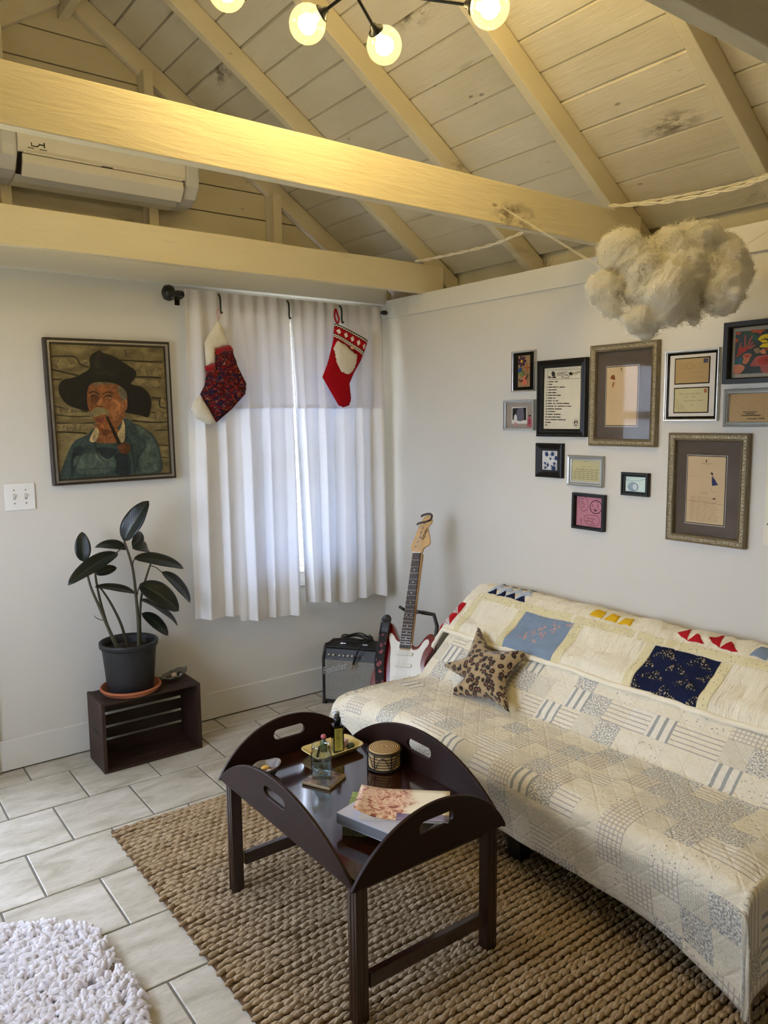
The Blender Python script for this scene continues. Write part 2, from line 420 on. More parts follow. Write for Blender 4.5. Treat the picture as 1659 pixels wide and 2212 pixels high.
# baseboards
tag(MB().box(.572, XW-.015, YW-.014, YW, .006, .142).build('baseboard_back', M_TRIM, bevel=.003), kind='structure')
tag(MB().box(XW-.014, XW, YR, YW, .006, .142).build('baseboard_right', M_TRIM, bevel=.003), kind='structure')
tag(MB().box(XL, XL+.014, YR, YW, .006, .142).build('baseboard_left', M_TRIM, bevel=.003), kind='structure')

# ---- gable: siding boards behind studs
g = MB().prism([(XL-.3, 2.0), (XW+.3, 2.0), (XW+.3, 2.25), (XR, ZR+.02), (XL-.3, 2.25)], 3.925, 3.97).build('wall_gable', M_DARK); tag(g, kind='structure')
GB = [2.06, 2.20, 2.333, 2.468, 2.602, 2.737, 2.872, 3.006, 3.142, 3.278, 3.412, 3.52]
for a, b in zip(GB[:-1], GB[1:]):
    a2, b2 = a+.003, b-.003
    xr = lambda z: min(XW+.28, XW+(HP-z)/SL+.05); xl = lambda z: max(XL-.28, XL-(HP-z)/SL-.05)
    if xr(b2)-xl(b2) < .1: b2 = ZR-.03
    o = MB().prism([(xl(a2), a2), (xr(a2), a2), (xr(b2), b2), (xl(b2), b2)], 3.888+random.uniform(0, .004), 3.925).build('board', M_SIDE, g)
for x0, x1 in ((2.118, 2.169), (1.434, 1.480), (.773, .818), (.12, .166), (-.2, -.155)):
    z1 = min(roof_z(x0), roof_z(x1))-.12
    MB().box(x0, x1, 3.80, 3.886, 2.25, z1+.05).build('stud', M_STUD, g, bevel=.002)

# ---- roof: planks, rafters
ce = MB().prism([(XR, ZR+.045), (XW+.33, HP-SL*.33+.045), (XW+.33, HP-SL*.33+.07), (XR, ZR+.07), (XL-.33, HP-SL*.33+.07), (XL-.33, HP-SL*.33+.045)], YR-.15, 4.0).build('ceiling', M_DARK); tag(ce, kind='structure')
PW = .1145
def plank(xa, xb, side):
    f = (lambda x: HP+SL*(XW-x)) if side > 0 else (lambda x: HP+SL*(x-XL))
    g_ = .0042; dz = random.uniform(0, .006)
    xa, xb = xa+g_, xb-g_
    n = 25; ys = np.linspace(YR-.1, 3.92, n); ph = random.uniform(0, 99)
    P = []
    for i, y in enumerate(ys):
        wob = .0016*mnoise.noise((y*2.1+ph, ph, 0)); wob2 = .0016*mnoise.noise((y*2.1+ph, -ph, 5))
        a, b = xa+wob, xb+wob2
        P.append([(a, y, f(a)+dz+.028), (a, y, f(a)+dz), (b, y, f(b)+dz), (b, y, f(b)+dz+.028)])
    mb = MB(); mb.v = [p for r in P for p in r]; mb.f = [(i*4+j, i*4+j+1, (i+1)*4+j+1, (i+1)*4+j) for i in range(n-1) for j in range(3)]; mb.m = [0]*len(mb.f); mb.sm = [False]*len(mb.f)
    mb.build('plank', M_PLANK, ce)
x = 2.696+PW*2
while x > XR+.01:
    plank(max(x-PW, XR), x, 1); x -= PW
x = XL-.24
while x < XR-.01:
    plank(x, min(x+PW, XR), -1); x += PW
RD = .107
def rafter(y0, y1=None):
    y1 = y1 or y0+.042
    MB().prism([(XR+.02, ZR-SL*.02-.001), (XW+.26, HP-SL*.26-.001), (XW+.26, HP-SL*.26-RD), (XR+.02, ZR-SL*.02-RD)], y0, y1).build('rafter', M_RAFT, ce, bevel=.003)
    MB().prism([(XR-.02, ZR-SL*.02-.001), (XL-.26, HP-SL*.26-.001), (XL-.26, HP-SL*.26-RD), (XR-.02, ZR-SL*.02-RD)], y0, y1).build('rafter', M_RAFT, ce, bevel=.003)
RY = [3.243-.61*k for k in range(9)]
for y in RY: rafter(y)
rafter(3.843, 3.886)
MB().box(XR-.019, XR+.019, YR, 3.886, ZR-.17, ZR-.014).build('ridge_board', M_RAFT, ce)

# ---- tie beams across the room (nailed to the camera side of every other rafter)
def beam(ry, label, wob):
    y1 = ry-.001; y0 = y1-.039; z0, z1 = (2.190, 2.331) if 1.5 < ry < 2.5 else (2.176, 2.323)
    n = 60; xs = np.linspace(XL-.1, XW+.12, n); mb = MB(); P = []
    for i, x in enumerate(xs):
        q = mnoise.noise((x*1.7+wob, wob, 0))*.004; q2 = mnoise.noise((x*2.3+wob, 7, wob))*.003
        kx = (x-(XW+.12))
        top = z1 if x < XW-.12 else min(z1+q2, roof_z(x)-.03)
        P.append([(x, y0+q*.4, z0+q), (x, y0+q*.4, top+q2), (x, y1, top+q2), (x, y1, z0+q)])
    mb.v = [p for r in P for p in r]
    mb.f = [(i*4+j, i*4+(j+1) % 4, (i+1)*4+(j+1) % 4, (i+1)*4+j) for i in range(n-1) for j in range(4)]+[(0, 1, 2, 3), tuple((n-1)*4+j for j in (3, 2, 1, 0))]
    mb.m = [0]*len(mb.f); mb.sm = [False]*len(mb.f)
    o = mb.build('ceiling_beam', M_BEAM, bevel=.003); tag(o, label, 'beam', 'tie beams across the room')
beam(RY[0], 'cream painted beam just below the air conditioner, nearest the curtained window', 3.)
beam(RY[2], 'long cream painted beam crossing in front of the air conditioner, with dark knots and chipped edge', 11.)
beam(RY[4], 'dark underside of beam in the upper right corner, nearest the viewer', 23.)

# ---- window behind the curtains
M_GLASS = glass_mat('window_glass', (.93, .97, .97))
wi = thing('window_1', None, None, ((WX0+WX1)/2, YW, WZ0)); tag(wi, kind='structure')
hw, hh = (WX1-WX0)/2, WZ1-WZ0
f_ = MB(); f_.box(-hw, -hw+.03, 0, .2, 0, hh).box(hw-.03, hw, 0, .2, 0, hh).box(-hw, hw, 0, .2, hh-.03, hh).box(-hw, hw, 0, .2, 0, .03); f_.build('window_frame', M_TRIM, wi, bevel=.003)
c_ = MB(); c_.box(-hw-.07, -hw, -.016, 0, -.02, hh+.03).box(hw, hw+.07, -.016, 0, -.02, hh+.03); c_.build('casing', M_TRIM, wi, bevel=.003)
MB().box(-hw-.09, hw+.09, -.045, .03, -.025, 0).build('window_sill', M_TRIM, wi, bevel=.004)
MB().box(-hw-.07, hw+.07, -.016, 0, -.105, -.025).build('apron', M_TRIM, wi, bevel=.003)
for z0, z1, y in ((.03, hh/2+.02, .09), (hh/2-.02, hh-.03, .13)):
    s_ = MB(); a, b = -hw+.03, hw-.03
    s_.box(a, a+.04, y, y+.035, z0, z1).box(b-.04, b, y, y+.035, z0, z1).box(a+.04, b-.04, y, y+.035, z0, z0+.045).box(a+.04, b-.04, y, y+.035, z1-.04, z1)
    so = s_.build('sash', M_TRIM, wi, bevel=.003)
    MB().box(a+.04, b-.04, y+.015, y+.019, z0+.045, z1-.04).build('pane', M_GLASS, so)
# ---- glazed entrance door at the left of the back wall (just out of frame)
do = thing('door_1', None, None, ((DX0+DX1)/2, YW, 0)); tag(do, kind='structure')
hw = (DX1-DX0)/2
c_ = MB(); c_.box(-hw-.08, -hw, -.018, 0, 0, DZ1+.08).box(hw, hw+.082, -.024, 0, .004, DZ1+.08).box(-hw, hw, -.018, 0, DZ1, DZ1+.08); c_.build('casing', M_TRIM, do, bevel=.004)
p_ = MB(); p_.box(-hw+.004, -hw+.12, .03, .07, .01, DZ1-.004).box(hw-.12, hw-.004, .03, .07, .01, DZ1-.004).box(-hw+.12, hw-.12, .03, .07, .01, .28).box(-hw+.12, hw-.12, .03, .07, DZ1-.12, DZ1-.004).box(-hw+.12, hw-.12, .035, .065, 1.50, 1.56)
po = p_.build('door_panel', M_TRIM, do, bevel=.003)
MB().box(-hw+.12, hw-.12, .048, .052, .28, 1.50).build('pane', M_GLASS, po); MB().box(-hw+.12, hw-.12, .048, .052, 1.56, DZ1-.12).build('pane', M_GLASS, po)
MB().lathe([(.0, 0), (.026, 0), (.028, .02), (.012, .03), (.012, .05)], 16, (0, 0, 0)).xf(Matrix.Translation((-hw+.06, .03, 1.0)) @ Matrix.Rotation(math.pi/2, 4, 'X')).build('door_handle', plain('brass', (170, 140, 70), rough=.3, metal=1), do)
# ---- window in the left wall (out of frame)
wl = thing('window_2', None, None, (XL, (LW[0]+LW[1])/2, LW[2]), math.pi/2); tag(wl, kind='structure')
hw, hh = (LW[1]-LW[0])/2, LW[3]-LW[2]
f_ = MB(); f_.box(-hw, -hw+.07, .02, .08, 0, hh).box(hw-.07, hw, .02, .08, 0, hh).box(-hw, hw, .02, .08, hh-.07, hh).box(-hw, hw, .02, .08, 0, .07).box(-.03, .03, .02, .08, .07, hh-.07)
f_.build('window_frame', M_TRIM, wl, bevel=.003)
MB().box(-hw+.07, -.03, .048, .052, .07, hh-.07).build('pane', M_GLASS, wl); MB().box(.03, hw-.07, .048, .052, .07, hh-.07).build('pane', M_GLASS, wl)

# ---- outdoors, seen through the slit between the curtains
M_LEAF = (lambda k: (k.base(k.ramp(k.voro(k.coord('Object'), 9), [(.1, srgb(150, 130, 95)), (.35, srgb(196, 178, 138)), (.7, srgb(120, 120, 80))])), k.set(.9))[1])(NT('leaf_litter'))
gr = MB().box(-25, 30, 4.2, 60, -.5, -.3).box(-25, XL-.4, -15, 4.2, -.5, -.3).build('ground', M_LEAF); tag(gr, kind='structure')
rd = MB().box(-25, 30, 9.5, 14, -.31, -.285).build('driveway', plain('pale_gravel', (215, 212, 205), (190, 186, 178), rough=.95, nscale=20)); tag(rd, 'pale gravel drive seen through the curtain gap', 'driveway')
nb = thing('neighbour_house', 'pale neighbouring house with grey roof seen through the curtain gap', 'house', (13.5, 19, -.3))
MB().box(-5, 5, 0, 5, 0, 3.2).build('wall', plain('white_siding', (225, 226, 224), (205, 207, 206), rough=.7), nb)
MB().prism([(-.5, 3.1), (5.5, 3.1), (2.5, 5.2)], -5.4, 5.4, 'yz').build('roof', plain('grey_shingle', (110, 118, 128), (85, 92, 100), rough=.9), nb)
for x in (-3.6, -1.2, 1.2, 3.6):
    wf = MB().box(x-.5, x+.5, -.06, .0, 1.0, 2.3).build('window', M_TRIM, nb); MB().box(x-.42, x+.42, -.08, -.06, 1.08, 2.22).build('pane', plain('dark_glass', (70, 84, 96), rough=.1), wf)
# ================================================================== LARGE OBJECTS
M_MAHOG = wood('mahogany', (26, 11, 7), (48, 21, 13), 1, .13, .9, 16, .02)
M_MAHOGX = wood('mahogany_x', (27, 12, 8), (50, 22, 14), 0, .25, .3, 16, .04)
M_MAHOGL = wood('mahogany_leaf', (20, 8, 5), (42, 18, 10), 0, .5, .0, 16, .04, .22)
M_MAHOGZ = wood('mahogany_z', (24, 11, 7), (44, 19, 12), 2, .28, .25, 16, .04)
M_BLACK = plain('black_paint', (14, 14, 15), (9, 9, 10), rough=.4)
M_BLKPL = plain('black_plastic', (20, 20, 21), (14, 14, 15), rough=.45)
M_CHROME = plain('chrome', (215, 215, 218), (200, 200, 204), rough=.15, metal=1)

# ---------------------------------------------------------------- coffee table (butler tray with four hinged leaves)
RUGZ = .010
TX0, TX1, TY0, TY1, TZ = .985, 1.475, 1.45, 2.18, .41
ct = thing('coffee_table', 'dark mahogany butler tray coffee table with four raised handled leaves', 'coffee table', ((TX0+TX1)/2, (TY0+TY1)/2, RUGZ))
hx, hy = (TX1-TX0)/2, (TY1-TY0)/2; tz = TZ-RUGZ
MB().box(-hx, hx, -hy, hy, tz-.018, tz).build('tray_top', M_MAHOG, ct, bevel=.002)
a_ = MB(); i_ = .022
a_.box(-hx+i_, hx-i_, -hy+i_, -hy+i_+.02, tz-.052, tz-.018).box(-hx+i_, hx-i_, hy-i_-.02, hy-i_, tz-.052, tz-.018).box(-hx+i_, -hx+i_+.02, -hy+i_, hy-i_, tz-.052, tz-.018).box(hx-i_-.02, hx-i_, -hy+i_, hy-i_, tz-.052, tz-.018)
a_.build('apron', M_MAHOG, ct, bevel=.002)
lw = .036
for sx in (-1, 1):
    for sy in (-1, 1):
        x0 = sx*(hx-.003)-(lw if sx > 0 else 0); y0 = sy*(hy-.003)-(lw if sy > 0 else 0)
        lg = MB().box(x0, x0+lw, y0, y0+lw, 0, tz-.018)
        for q in (.3, .7):   # reeded grooves on the outer faces
            xo = x0+lw if sx > 0 else x0; yo = y0 if sy < 0 else y0+lw
            lg.box(x0+lw*q-.003, x0+lw*q+.003, yo-.0015, yo+.0015, .0, tz-.03); lg.box(xo-.0015, xo+.0015, y0+lw*q-.003, y0+lw*q+.003, 0, tz-.03)
        lg.build('leg', M_MAHOGZ, ct, bevel=.0012)
for sy in (-1, 1):
    yc = sy*(hy-.003-lw/2); MB().box(-hx+.05, hx-.05, yc-.010, yc+.010, .085, .125).build('stretcher', M_MAHOGX, ct, bevel=.002)
def leaf(L, H, tilt):
    """D-shaped leaf with an oval hand hole; xz plane, hinge along x at z=0"""
    n = 36; R_ = (L*L/4+H*H)/(2*H); th = math.asin(L/2/R_)
    arc = [(R_*math.sin(th-2*th*k/n), R_*math.cos(th-2*th*k/n)-(R_-H)) for k in range(n+1)]
    hw_, hr, hz = .042, .0165, H*.62
    hole = [(hw_+hr*math.cos(a), hz+hr*math.sin(a)) for a in np.linspace(-math.pi/2, math.pi/2, 9)]+[(-hw_+hr*math.cos(a), hz+hr*math.sin(a)) for a in np.linspace(math.pi/2, 3*math.pi/2, 9)]
    dense = []
    for k in range(len(arc)-1): dense.append(arc[k])
    base = [(-L/2+L*k/24, 0) for k in range(24)]
    outer = base+dense
    no, nh = len(outer), len(hole)
    r = delaunay_2d_cdt([Vector(p) for p in outer+hole], [(i, (i+1) % no) for i in range(no)]+[(no+i, no+(i+1) % nh) for i in range(nh)], [], 0, 1e-7)
    V = [tuple(p) for p in r[0]]; F = []
    def inpoly(q, P):
        c = False; j = len(P)-1
        for i in range(len(P)):
            if (P[i][1] > q[1]) != (P[j][1] > q[1]) and q[0] < (P[j][0]-P[i][0])*(q[1]-P[i][1])/(P[j][1]-P[i][1])+P[i][0]: c = not c
            j = i
        return c
    for f in r[2]:
        c = (sum(V[i][0] for i in f)/len(f), sum(V[i][1] for i in f)/len(f))
        if inpoly(c, outer) and not inpoly(c, hole): F.append(tuple(f))
    t = .011; mb = MB(); m = len(V)
    mb.add([(p[0], -t/2, p[1]) for p in V]+[(p[0], t/2, p[1]) for p in V], F+[tuple(i+m for i in reversed(f)) for f in F])
    ed = {}
    for f in F:
        for i in range(len(f)):
            e = (f[i], f[(i+1) % len(f)]); ed[e] = 1
    for e in ed:
        if (e[1], e[0]) not in ed: mb.f.append((e[1], e[0], e[0]+m, e[1]+m)); mb.m.append(0); mb.sm.append(False)
    return mb
tilt = math.radians(5)
for nm, L, H, loc, rz in (('near', 2*hx+.036, .160, (0, -hy-.006, tz-.022), 0), ('far', 2*hx+.036, .150, (0, hy+.006, tz-.022), math.pi), ('left', 2*hy+.036, .152, (-hx-.006, 0, tz-.022), -math.pi/2), ('right', 2*hy+.036, .152, (hx+.006, 0, tz-.022), math.pi/2)):
    o = leaf(L, H, tilt).build('leaf', M_MAHOGL, ct, bevel=.003, seg=3)
    o.location = loc; o.rotation_euler = (Matrix.Rotation(rz, 4, 'Z') @ Matrix.Rotation(tilt, 4, 'X')).to_euler()

# ---------------------------------------------------------------- sofa under its covers
SY0, SY1 = .885, 2.60
PROF = [(1.735, .335), (1.742, .362), (1.762, .380), (1.80, .390), (1.86, .393), (1.95, .391), (2.05, .386), (2.11, .383), (2.145, .386), (2.158, .392), (2.172, .410), (2.22, .452), (2.30, .523), (2.38, .594), (2.45, .655), (2.50, .694), (2.535, .714), (2.575, .722), (2.612, .712), (2.64, .685), (2.652, .64), (2.655, .55), (2.655, .40), (2.655, .25)]
so = thing('sofa', 'low sofa hidden under a pale patchwork cover, black leg showing below', 'sofa', (2.2, (SY0+SY1)/2, 0))
def inset(P, d):
    P = [np.array(p) for p in P]; out = []
    for i in range(len(P)):
        t = P[min(i+1, len(P)-1)]-P[max(i-1, 0)]; t = t/np.hypot(*t); out.append(P[i]+np.array([t[1], -t[0]])*d)
    return out
_in = inset(PROF, .012)
seat = [(p[0]-2.2, p[1]) for p in _in[:9]]; hl = (SY1-SY0)/2
MB().prism(seat+[(2.13-2.2, .22), (1.76-2.2, .22)], -hl+.02, hl-.02).build('seat_cushion', plain('ticking', (190, 184, 168), rough=.9), so)
bk = [(p[0]-2.2, p[1]) for p in _in[9:-1]]
MB().prism(bk+[(2.60-2.2, .25), (2.16-2.2, .25)], -hl+.02, hl-.02).build('back_cushion', plain('ticking', (190, 184, 168)), so)
MB().box(1.90-2.2, 2.62-2.2, -hl+.06, hl-.06, .135, .219).build('base', M_BLACK, so, bevel=.005)
for lx, lys in ((1.865, (-.005,)), (2.06, (-hl+.12, hl-.12)), (2.53, (-hl+.12, hl-.12))):
    for ly in lys:
        MB().prism([(lx-2.2-.032, .135), (lx-2.2+.032, .135), (lx-2.2+.024, .0 if lx > 2.4 else RUGZ-.004), (lx-2.2-.024, .0 if lx > 2.4 else RUGZ-.004)], ly-.03, ly+.03).build('leg', M_BLACK, so, bevel=.003)

def patchwork():
    """printed patchwork: square cells, each a small cotton print"""
    k = NT('printed_patchwork'); uv = k.coord('UV', (1/.088, 1/.088, 1))
    fl_ = k.n('ShaderNodeVectorMath'); fl_.operation = 'FLOOR'; k.l(uv, fl_.inputs[0])
    wn = k.n('ShaderNodeTexWhiteNoise'); wn.noise_dimensions = '2D'; k.l(fl_.outputs[0], wn.inputs['Vector']); R_ = wn.outputs['Value']
    fr = k.n('ShaderNodeVectorMath'); fr.operation = 'FRACTION'; k.l(uv, fr.inputs[0])
    sx = k.n('ShaderNodeSeparateXYZ'); k.l(fr.outputs[0], sx.inputs[0]); X, Y = sx.outputs[0], sx.outputs[1]
    sel = lambda a, b: k.math('MULTIPLY', k.math('GREATER_THAN', R_, a), k.math('LESS_THAN', R_, b))
    line = lambda v, f, w, ph=0.: k.math('LESS_THAN', k.math('FRACT', k.math('MULTIPLY_ADD', v, f, ph)), w)
    cream = k.mix(k.noise(uv, 1.3, 3), srgb(240, 233, 212), srgb(231, 222, 196))
    half = k.mix(sel(0., .34), cream, k.mix(.6, cream, srgb(240, 236, 222)))
    col = half
    blue, mauve, grey = srgb(112, 120, 124), srgb(150, 138, 140), srgb(150, 148, 138)
    # dense blue sprigs
    sp = k.step(k.noise(uv, 15, 3, .65), .46, .54); col = k.mix(k.math('MULTIPLY', k.math('MULTIPLY', sel(.0, .17), sp), .72), col, blue)
    # wide stripes
    col = k.mix(k.math('MULTIPLY', k.math('MULTIPLY', sel(.17, .27), line(X, 2.6, .36, .1)), .8), col, srgb(140, 146, 146))
    # thin stripes
    col = k.mix(k.math('MULTIPLY', k.math('MULTIPLY', sel(.27, .42), line(Y, 5., .24)), .6), col, mauve)
    # plaid
    pl = k.math('MAXIMUM', line(X, 6., .26), line(Y, 6., .26)); col = k.mix(k.math('MULTIPLY', k.math('MULTIPLY', sel(.42, .58), pl), .55), col, mauve)
    # fine check
    ck = k.math('MAXIMUM', line(X, 12., .4), line(Y, 12., .4)); col = k.mix(k.math('MULTIPLY', k.math('MULTIPLY', sel(.58, .70), ck), .3), col, grey)
    # scattered little flowers
    vo = k.math('LESS_THAN', k.voro(uv, 6.), .2); col = k.mix(k.math('MULTIPLY', k.math('MULTIPLY', sel(.70, .88), vo), k.noise(uv, 9, 2)), col, srgb(96, 98, 98))
    # seams and fading
    e = k.math('MAXIMUM', k.math('LESS_THAN', X, .018), k.math('LESS_THAN', Y, .018)); col = k.mix(k.math('MULTIPLY', e, .25), col, srgb(150, 140, 118))
    k.base(col)
    # quilting: diamond stitch lines sink in, cloth puffs between
    uq = k.n('ShaderNodeSeparateXYZ'); k.l(k.coord('UV', (1/.06, 1/.06, 1), (0, 0, .785)), uq.inputs[0])
    tri = lambda v: k.math('ABSOLUTE', k.math('SUBTRACT', k.math('FRACT', v), .5))
    q = k.math('MAXIMUM', tri(uq.outputs[0]), tri(uq.outputs[1]))
    h = k.math('SUBTRACT', k.math('MULTIPLY', k.noise(uv, 1.6, 6, .68), 2.2), k.math('MULTIPLY', k.step(q, .40, .5), .22))
    k.bump(h, .55, .014)
    return k.set(.92, spec=.1, sheen=.15)
M_PATCH = patchwork()

def prof_at(P, s):
    """point on a polyline at arc length s"""
    for a, b in zip(P[:-1], P[1:]):
        d = math.hypot(b[0]-a[0], b[1]-a[1])
        if s <= d or b is P[-1]:
            t = s/d; return (a[0]+(b[0]-a[0])*t, a[1]+(b[1]-a[1])*t)
        s -= d
PLEN = sum(math.hypot(b[0]-a[0], b[1]-a[1]) for a, b in zip(PROF[:-1], PROF[1:]))
_wn = lambda x, y, s=1.: mnoise.noise((x*s, y*s, 3.7))
def cover_point(v, u):
    """v: cloth length from the front seat edge (negative hangs down in front), u: along the sofa (beyond the ends hangs down)"""
    t = max(0., -v)*(1+.55*max(0., 1-max(0., u-SY0)/.42)**2); x, z = prof_at(PROF, max(v, 0.))
    over = max(0., SY0-u, u-SY1); near = u < (SY0+SY1)/2
    r = .035
    yend = SY0 if near else SY1; sg = -1 if near else 1
    y = min(max(u, SY0), SY1)
    # puckers
    bump = .0035*_wn(u*1.0, v*1.0, 16)+.004*_wn(u, v, 6)
    if v >= 0 and over == 0:
        i = .9 if .06 < v < .42 else .6
        # far end of the seat bulges forward and is rounder
        xx = x-.03*max(0, (u-2.2)/.3)**2*(1 if v < .1 else 0)
        zz = z+bump*i
        if u > SY1-.08 and v < .43: zz -= .02*((u-SY1+.08)/.08)**2
        if u < SY0+.06: zz -= .012*((SY0+.06-u)/.06)**2
        return (xx-.6*bump*(z > .4), y, zz)
    d = math.hypot(t, over) if t and over else t+over
    drop = d-.015 if d > .03 else d*.5
    out = .012*min(1, d/.03)
    fx = fy = 0.
    if t: fx = -(out+.006*_wn(u, 2., 7)*min(1, t/.1))*(t/d)
    if over: fy = sg*(out*1.4+(.010 if near else .08*min(1, over/.32))*over/.1*.35+.008*_wn(v, 5., 9)*min(1, over/.1))*(over/d)
    if t and not over: fx += .045*min(1, t/.2)        # the front skirt hangs slightly back under the seat
    if t and over: fx += .03*min(1, t/.2)
    lo = .028
    xf = x-(.03*max(0, (u-2.2)/.3)**2 if v < .1 else 0)
    return (xf+fx+bump*.8, yend*(over > 0)+y*(over == 0)+fy, max(lo, z-drop-(.012 if over == 0 and u < SY0+.06 else 0)*0))
def cloth_grid(name, vs, us, fn, mat, parent, off=0., kind=None):
    V = np.array([[fn(v, u) for u in us] for v in vs]); a, b = V.shape[:2]
    if off:
        du = np.gradient(V, axis=1); dv = np.gradient(V, axis=0); N = np.cross(du, dv); N /= np.linalg.norm(N, axis=2, keepdims=True)+1e-12
        V = V+N*off
    idx = np.arange(a*b).reshape(a, b); F = np.stack([idx[:-1, :-1], idx[:-1, 1:], idx[1:, 1:], idx[1:, :-1]], -1).reshape(-1, 4)
    o = fast_mesh(name, V.reshape(-1, 3), F, mat, parent, kind)
    uvl = o.data.uv_layers.new(name='UVMap'); UVv = np.array([[(u, v) for u in us] for v in vs]).reshape(-1, 2)[F.ravel()]
    uvl.data.foreach_set('uv', UVv.astype(np.float32).ravel()); return o
cov = thing('sofa_cover', 'pale patchwork cover draped over the whole sofa down to the rug', 'sofa cover', (0, 0, 0))
front = .205
vs = np.concatenate([np.linspace(-front, 0, 16)[:-1], np.linspace(0, .08, 10)[:-1], np.linspace(.08, PLEN-.05, 78)])
us = np.concatenate([SY0-np.linspace(.30, 0, 16)[:-1], np.linspace(SY0, SY1, 120), SY1+np.linspace(0, .30, 16)[1:]])
o = cloth_grid('patchwork_cloth', vs, us, cover_point, M_PATCH, cov)
md = o.modifiers.new('thickness', 'SOLIDIFY'); md.thickness = .004; md.offset = 1

# ---------------------------------------------------------------- folded quilt over the sofa back
def cream_quilt():
    k = NT('cream_quilt'); uv = k.coord('UV')
    c = k.mix(k.noise(uv, 14, 3), srgb(242, 235, 214), srgb(234, 223, 192))
    h = k.math('ADD', k.noise(k.coord('UV', (60, 9, 1)), 1.0, 4, .65), k.math('MULTIPLY', k.noise(uv, 26, 3), .8))
    k.base(c); k.bump(h, .8, .016); return k.set(.92, spec=.1, sheen=.15)
def sprig_strip():
    k = NT('sprigged_strip'); uv = k.coord('UV')
    f = k.math('LESS_THAN', k.voro(uv, 75), .22); c = k.mix(k.noise(uv, 20, 2), srgb(228, 218, 178), srgb(214, 202, 154))
    c = k.mix(k.math('MULTIPLY', f, k.noise(uv, 60, 2)), c, srgb(120, 120, 104)); k.base(c); k.bump(k.noise(uv, 60, 3), .5, .008); return k.set(.92, spec=.1)
def print_cloth(name, base, dot, scale, thr, dens=1.):
    k = NT(name); uv = k.coord('UV'); f = k.math('LESS_THAN', k.voro(uv, scale), thr)
    if dens < 1: f = k.math('MULTIPLY', f, k.step(k.noise(uv, scale*.16, 2), .52, .56))
    k.base(k.mix(f, k.mix(k.noise(uv, 30, 2), srgb(*base), srgb(*(v*.88 for v in base))), srgb(*dot))); k.bump(k.noise(uv, 50, 3), .5, .008); return k.set(.9, spec=.12)
M_CQ = cream_quilt(); M_SP = sprig_strip()
M_NAVY = print_cloth('navy_cotton', (27, 34, 62), (32, 40, 70), 90, .1); M_NAVYD = print_cloth('navy_dotted', (34, 38, 54), (176, 160, 126), 150, .36)
M_BLUEF = print_cloth('blue_floral', (134, 152, 172), (196, 150, 140), 60, .36, .5); M_PALEB = print_cloth('pale_blue_print', (196, 208, 220), (160, 178, 200), 120, .3)
M_RED = print_cloth('red_cotton', (186, 30, 38), (170, 24, 32), 90, .2); M_REDP = print_cloth('white_red_print', (222, 214, 206), (150, 130, 130), 130, .34)
M_YEL = print_cloth('yellow_cotton', (232, 186, 40), (222, 170, 30), 90, .2); M_WHT = print_cloth('white_cotton', (232, 228, 214), (224, 219, 204), 90, .2)
TV0 = .405                   # cloth v of the sofa profile where the quilt is turned under (its lower front edge)
_acc = 0.
for a, b in zip(PROF[:-1], PROF[1:]):
    dd = math.hypot(b[0]-a[0], b[1]-a[1])
    if a[1] <= .535 <= b[1] and a[0] > 2.1: TV0 = _acc+dd*(.535-a[1])/(b[1]-a[1])
    _acc += dd
TU0, TU1 = .80, 2.86
def quilt_point(v, u):
    """v measured up from the lower front edge; u along the sofa (world y); thick fold lies on the cover"""
    vv = TV0+v; x, z = prof_at(PROF, min(vv, PLEN-.01))
    x2, z2 = prof_at(PROF, min(vv+.01, PLEN-.001)); tx, tz_ = x2-x, z2-z; L = math.hypot(tx, tz_)+1e-9; nx, nz = -tz_/L, tx/L
    th = .018+.009*_wn(u, v, 9)+.005*_wn(u*1.0, v, 26)+.004*mnoise.noise((u*62, v*14, 1.3))
    th += .010*math.exp(-(v/.03)**2)*-1 + .012*math.exp(-((v-.05)/.05)**2)
    th = max(th, .007)
    y = u; over = max(0, u-(SY1+.02), (SY0-.02)-u)
    zz = z+nz*th
    if over:
        # the ends sag over the end of the back
        q = over; sg = 1 if u > SY1 else -1
        zz -= 1.5*q*q/(q+.10)*1.1; y = (SY1+.02 if sg > 0 else SY0-.02)+sg*(q*.85)
    wob = .010*_wn(u, 1., 5)*math.exp(-v/.08)
    return (x+nx*th-tx/L*wob, y, zz-tz_/L*wob)
QL = 0.52
qt = thing('quilt', 'cream quilt with navy, blue, red and yellow blocks folded over the sofa back', 'quilt', (0, 0, 0))
o = cloth_grid('quilt_top', np.linspace(0, QL, 70), np.linspace(TU0, TU1, 260), quilt_point, M_CQ, qt); md = o.modifiers.new('thickness', 'SOLIDIFY'); md.thickness = .008; md.offset = 1
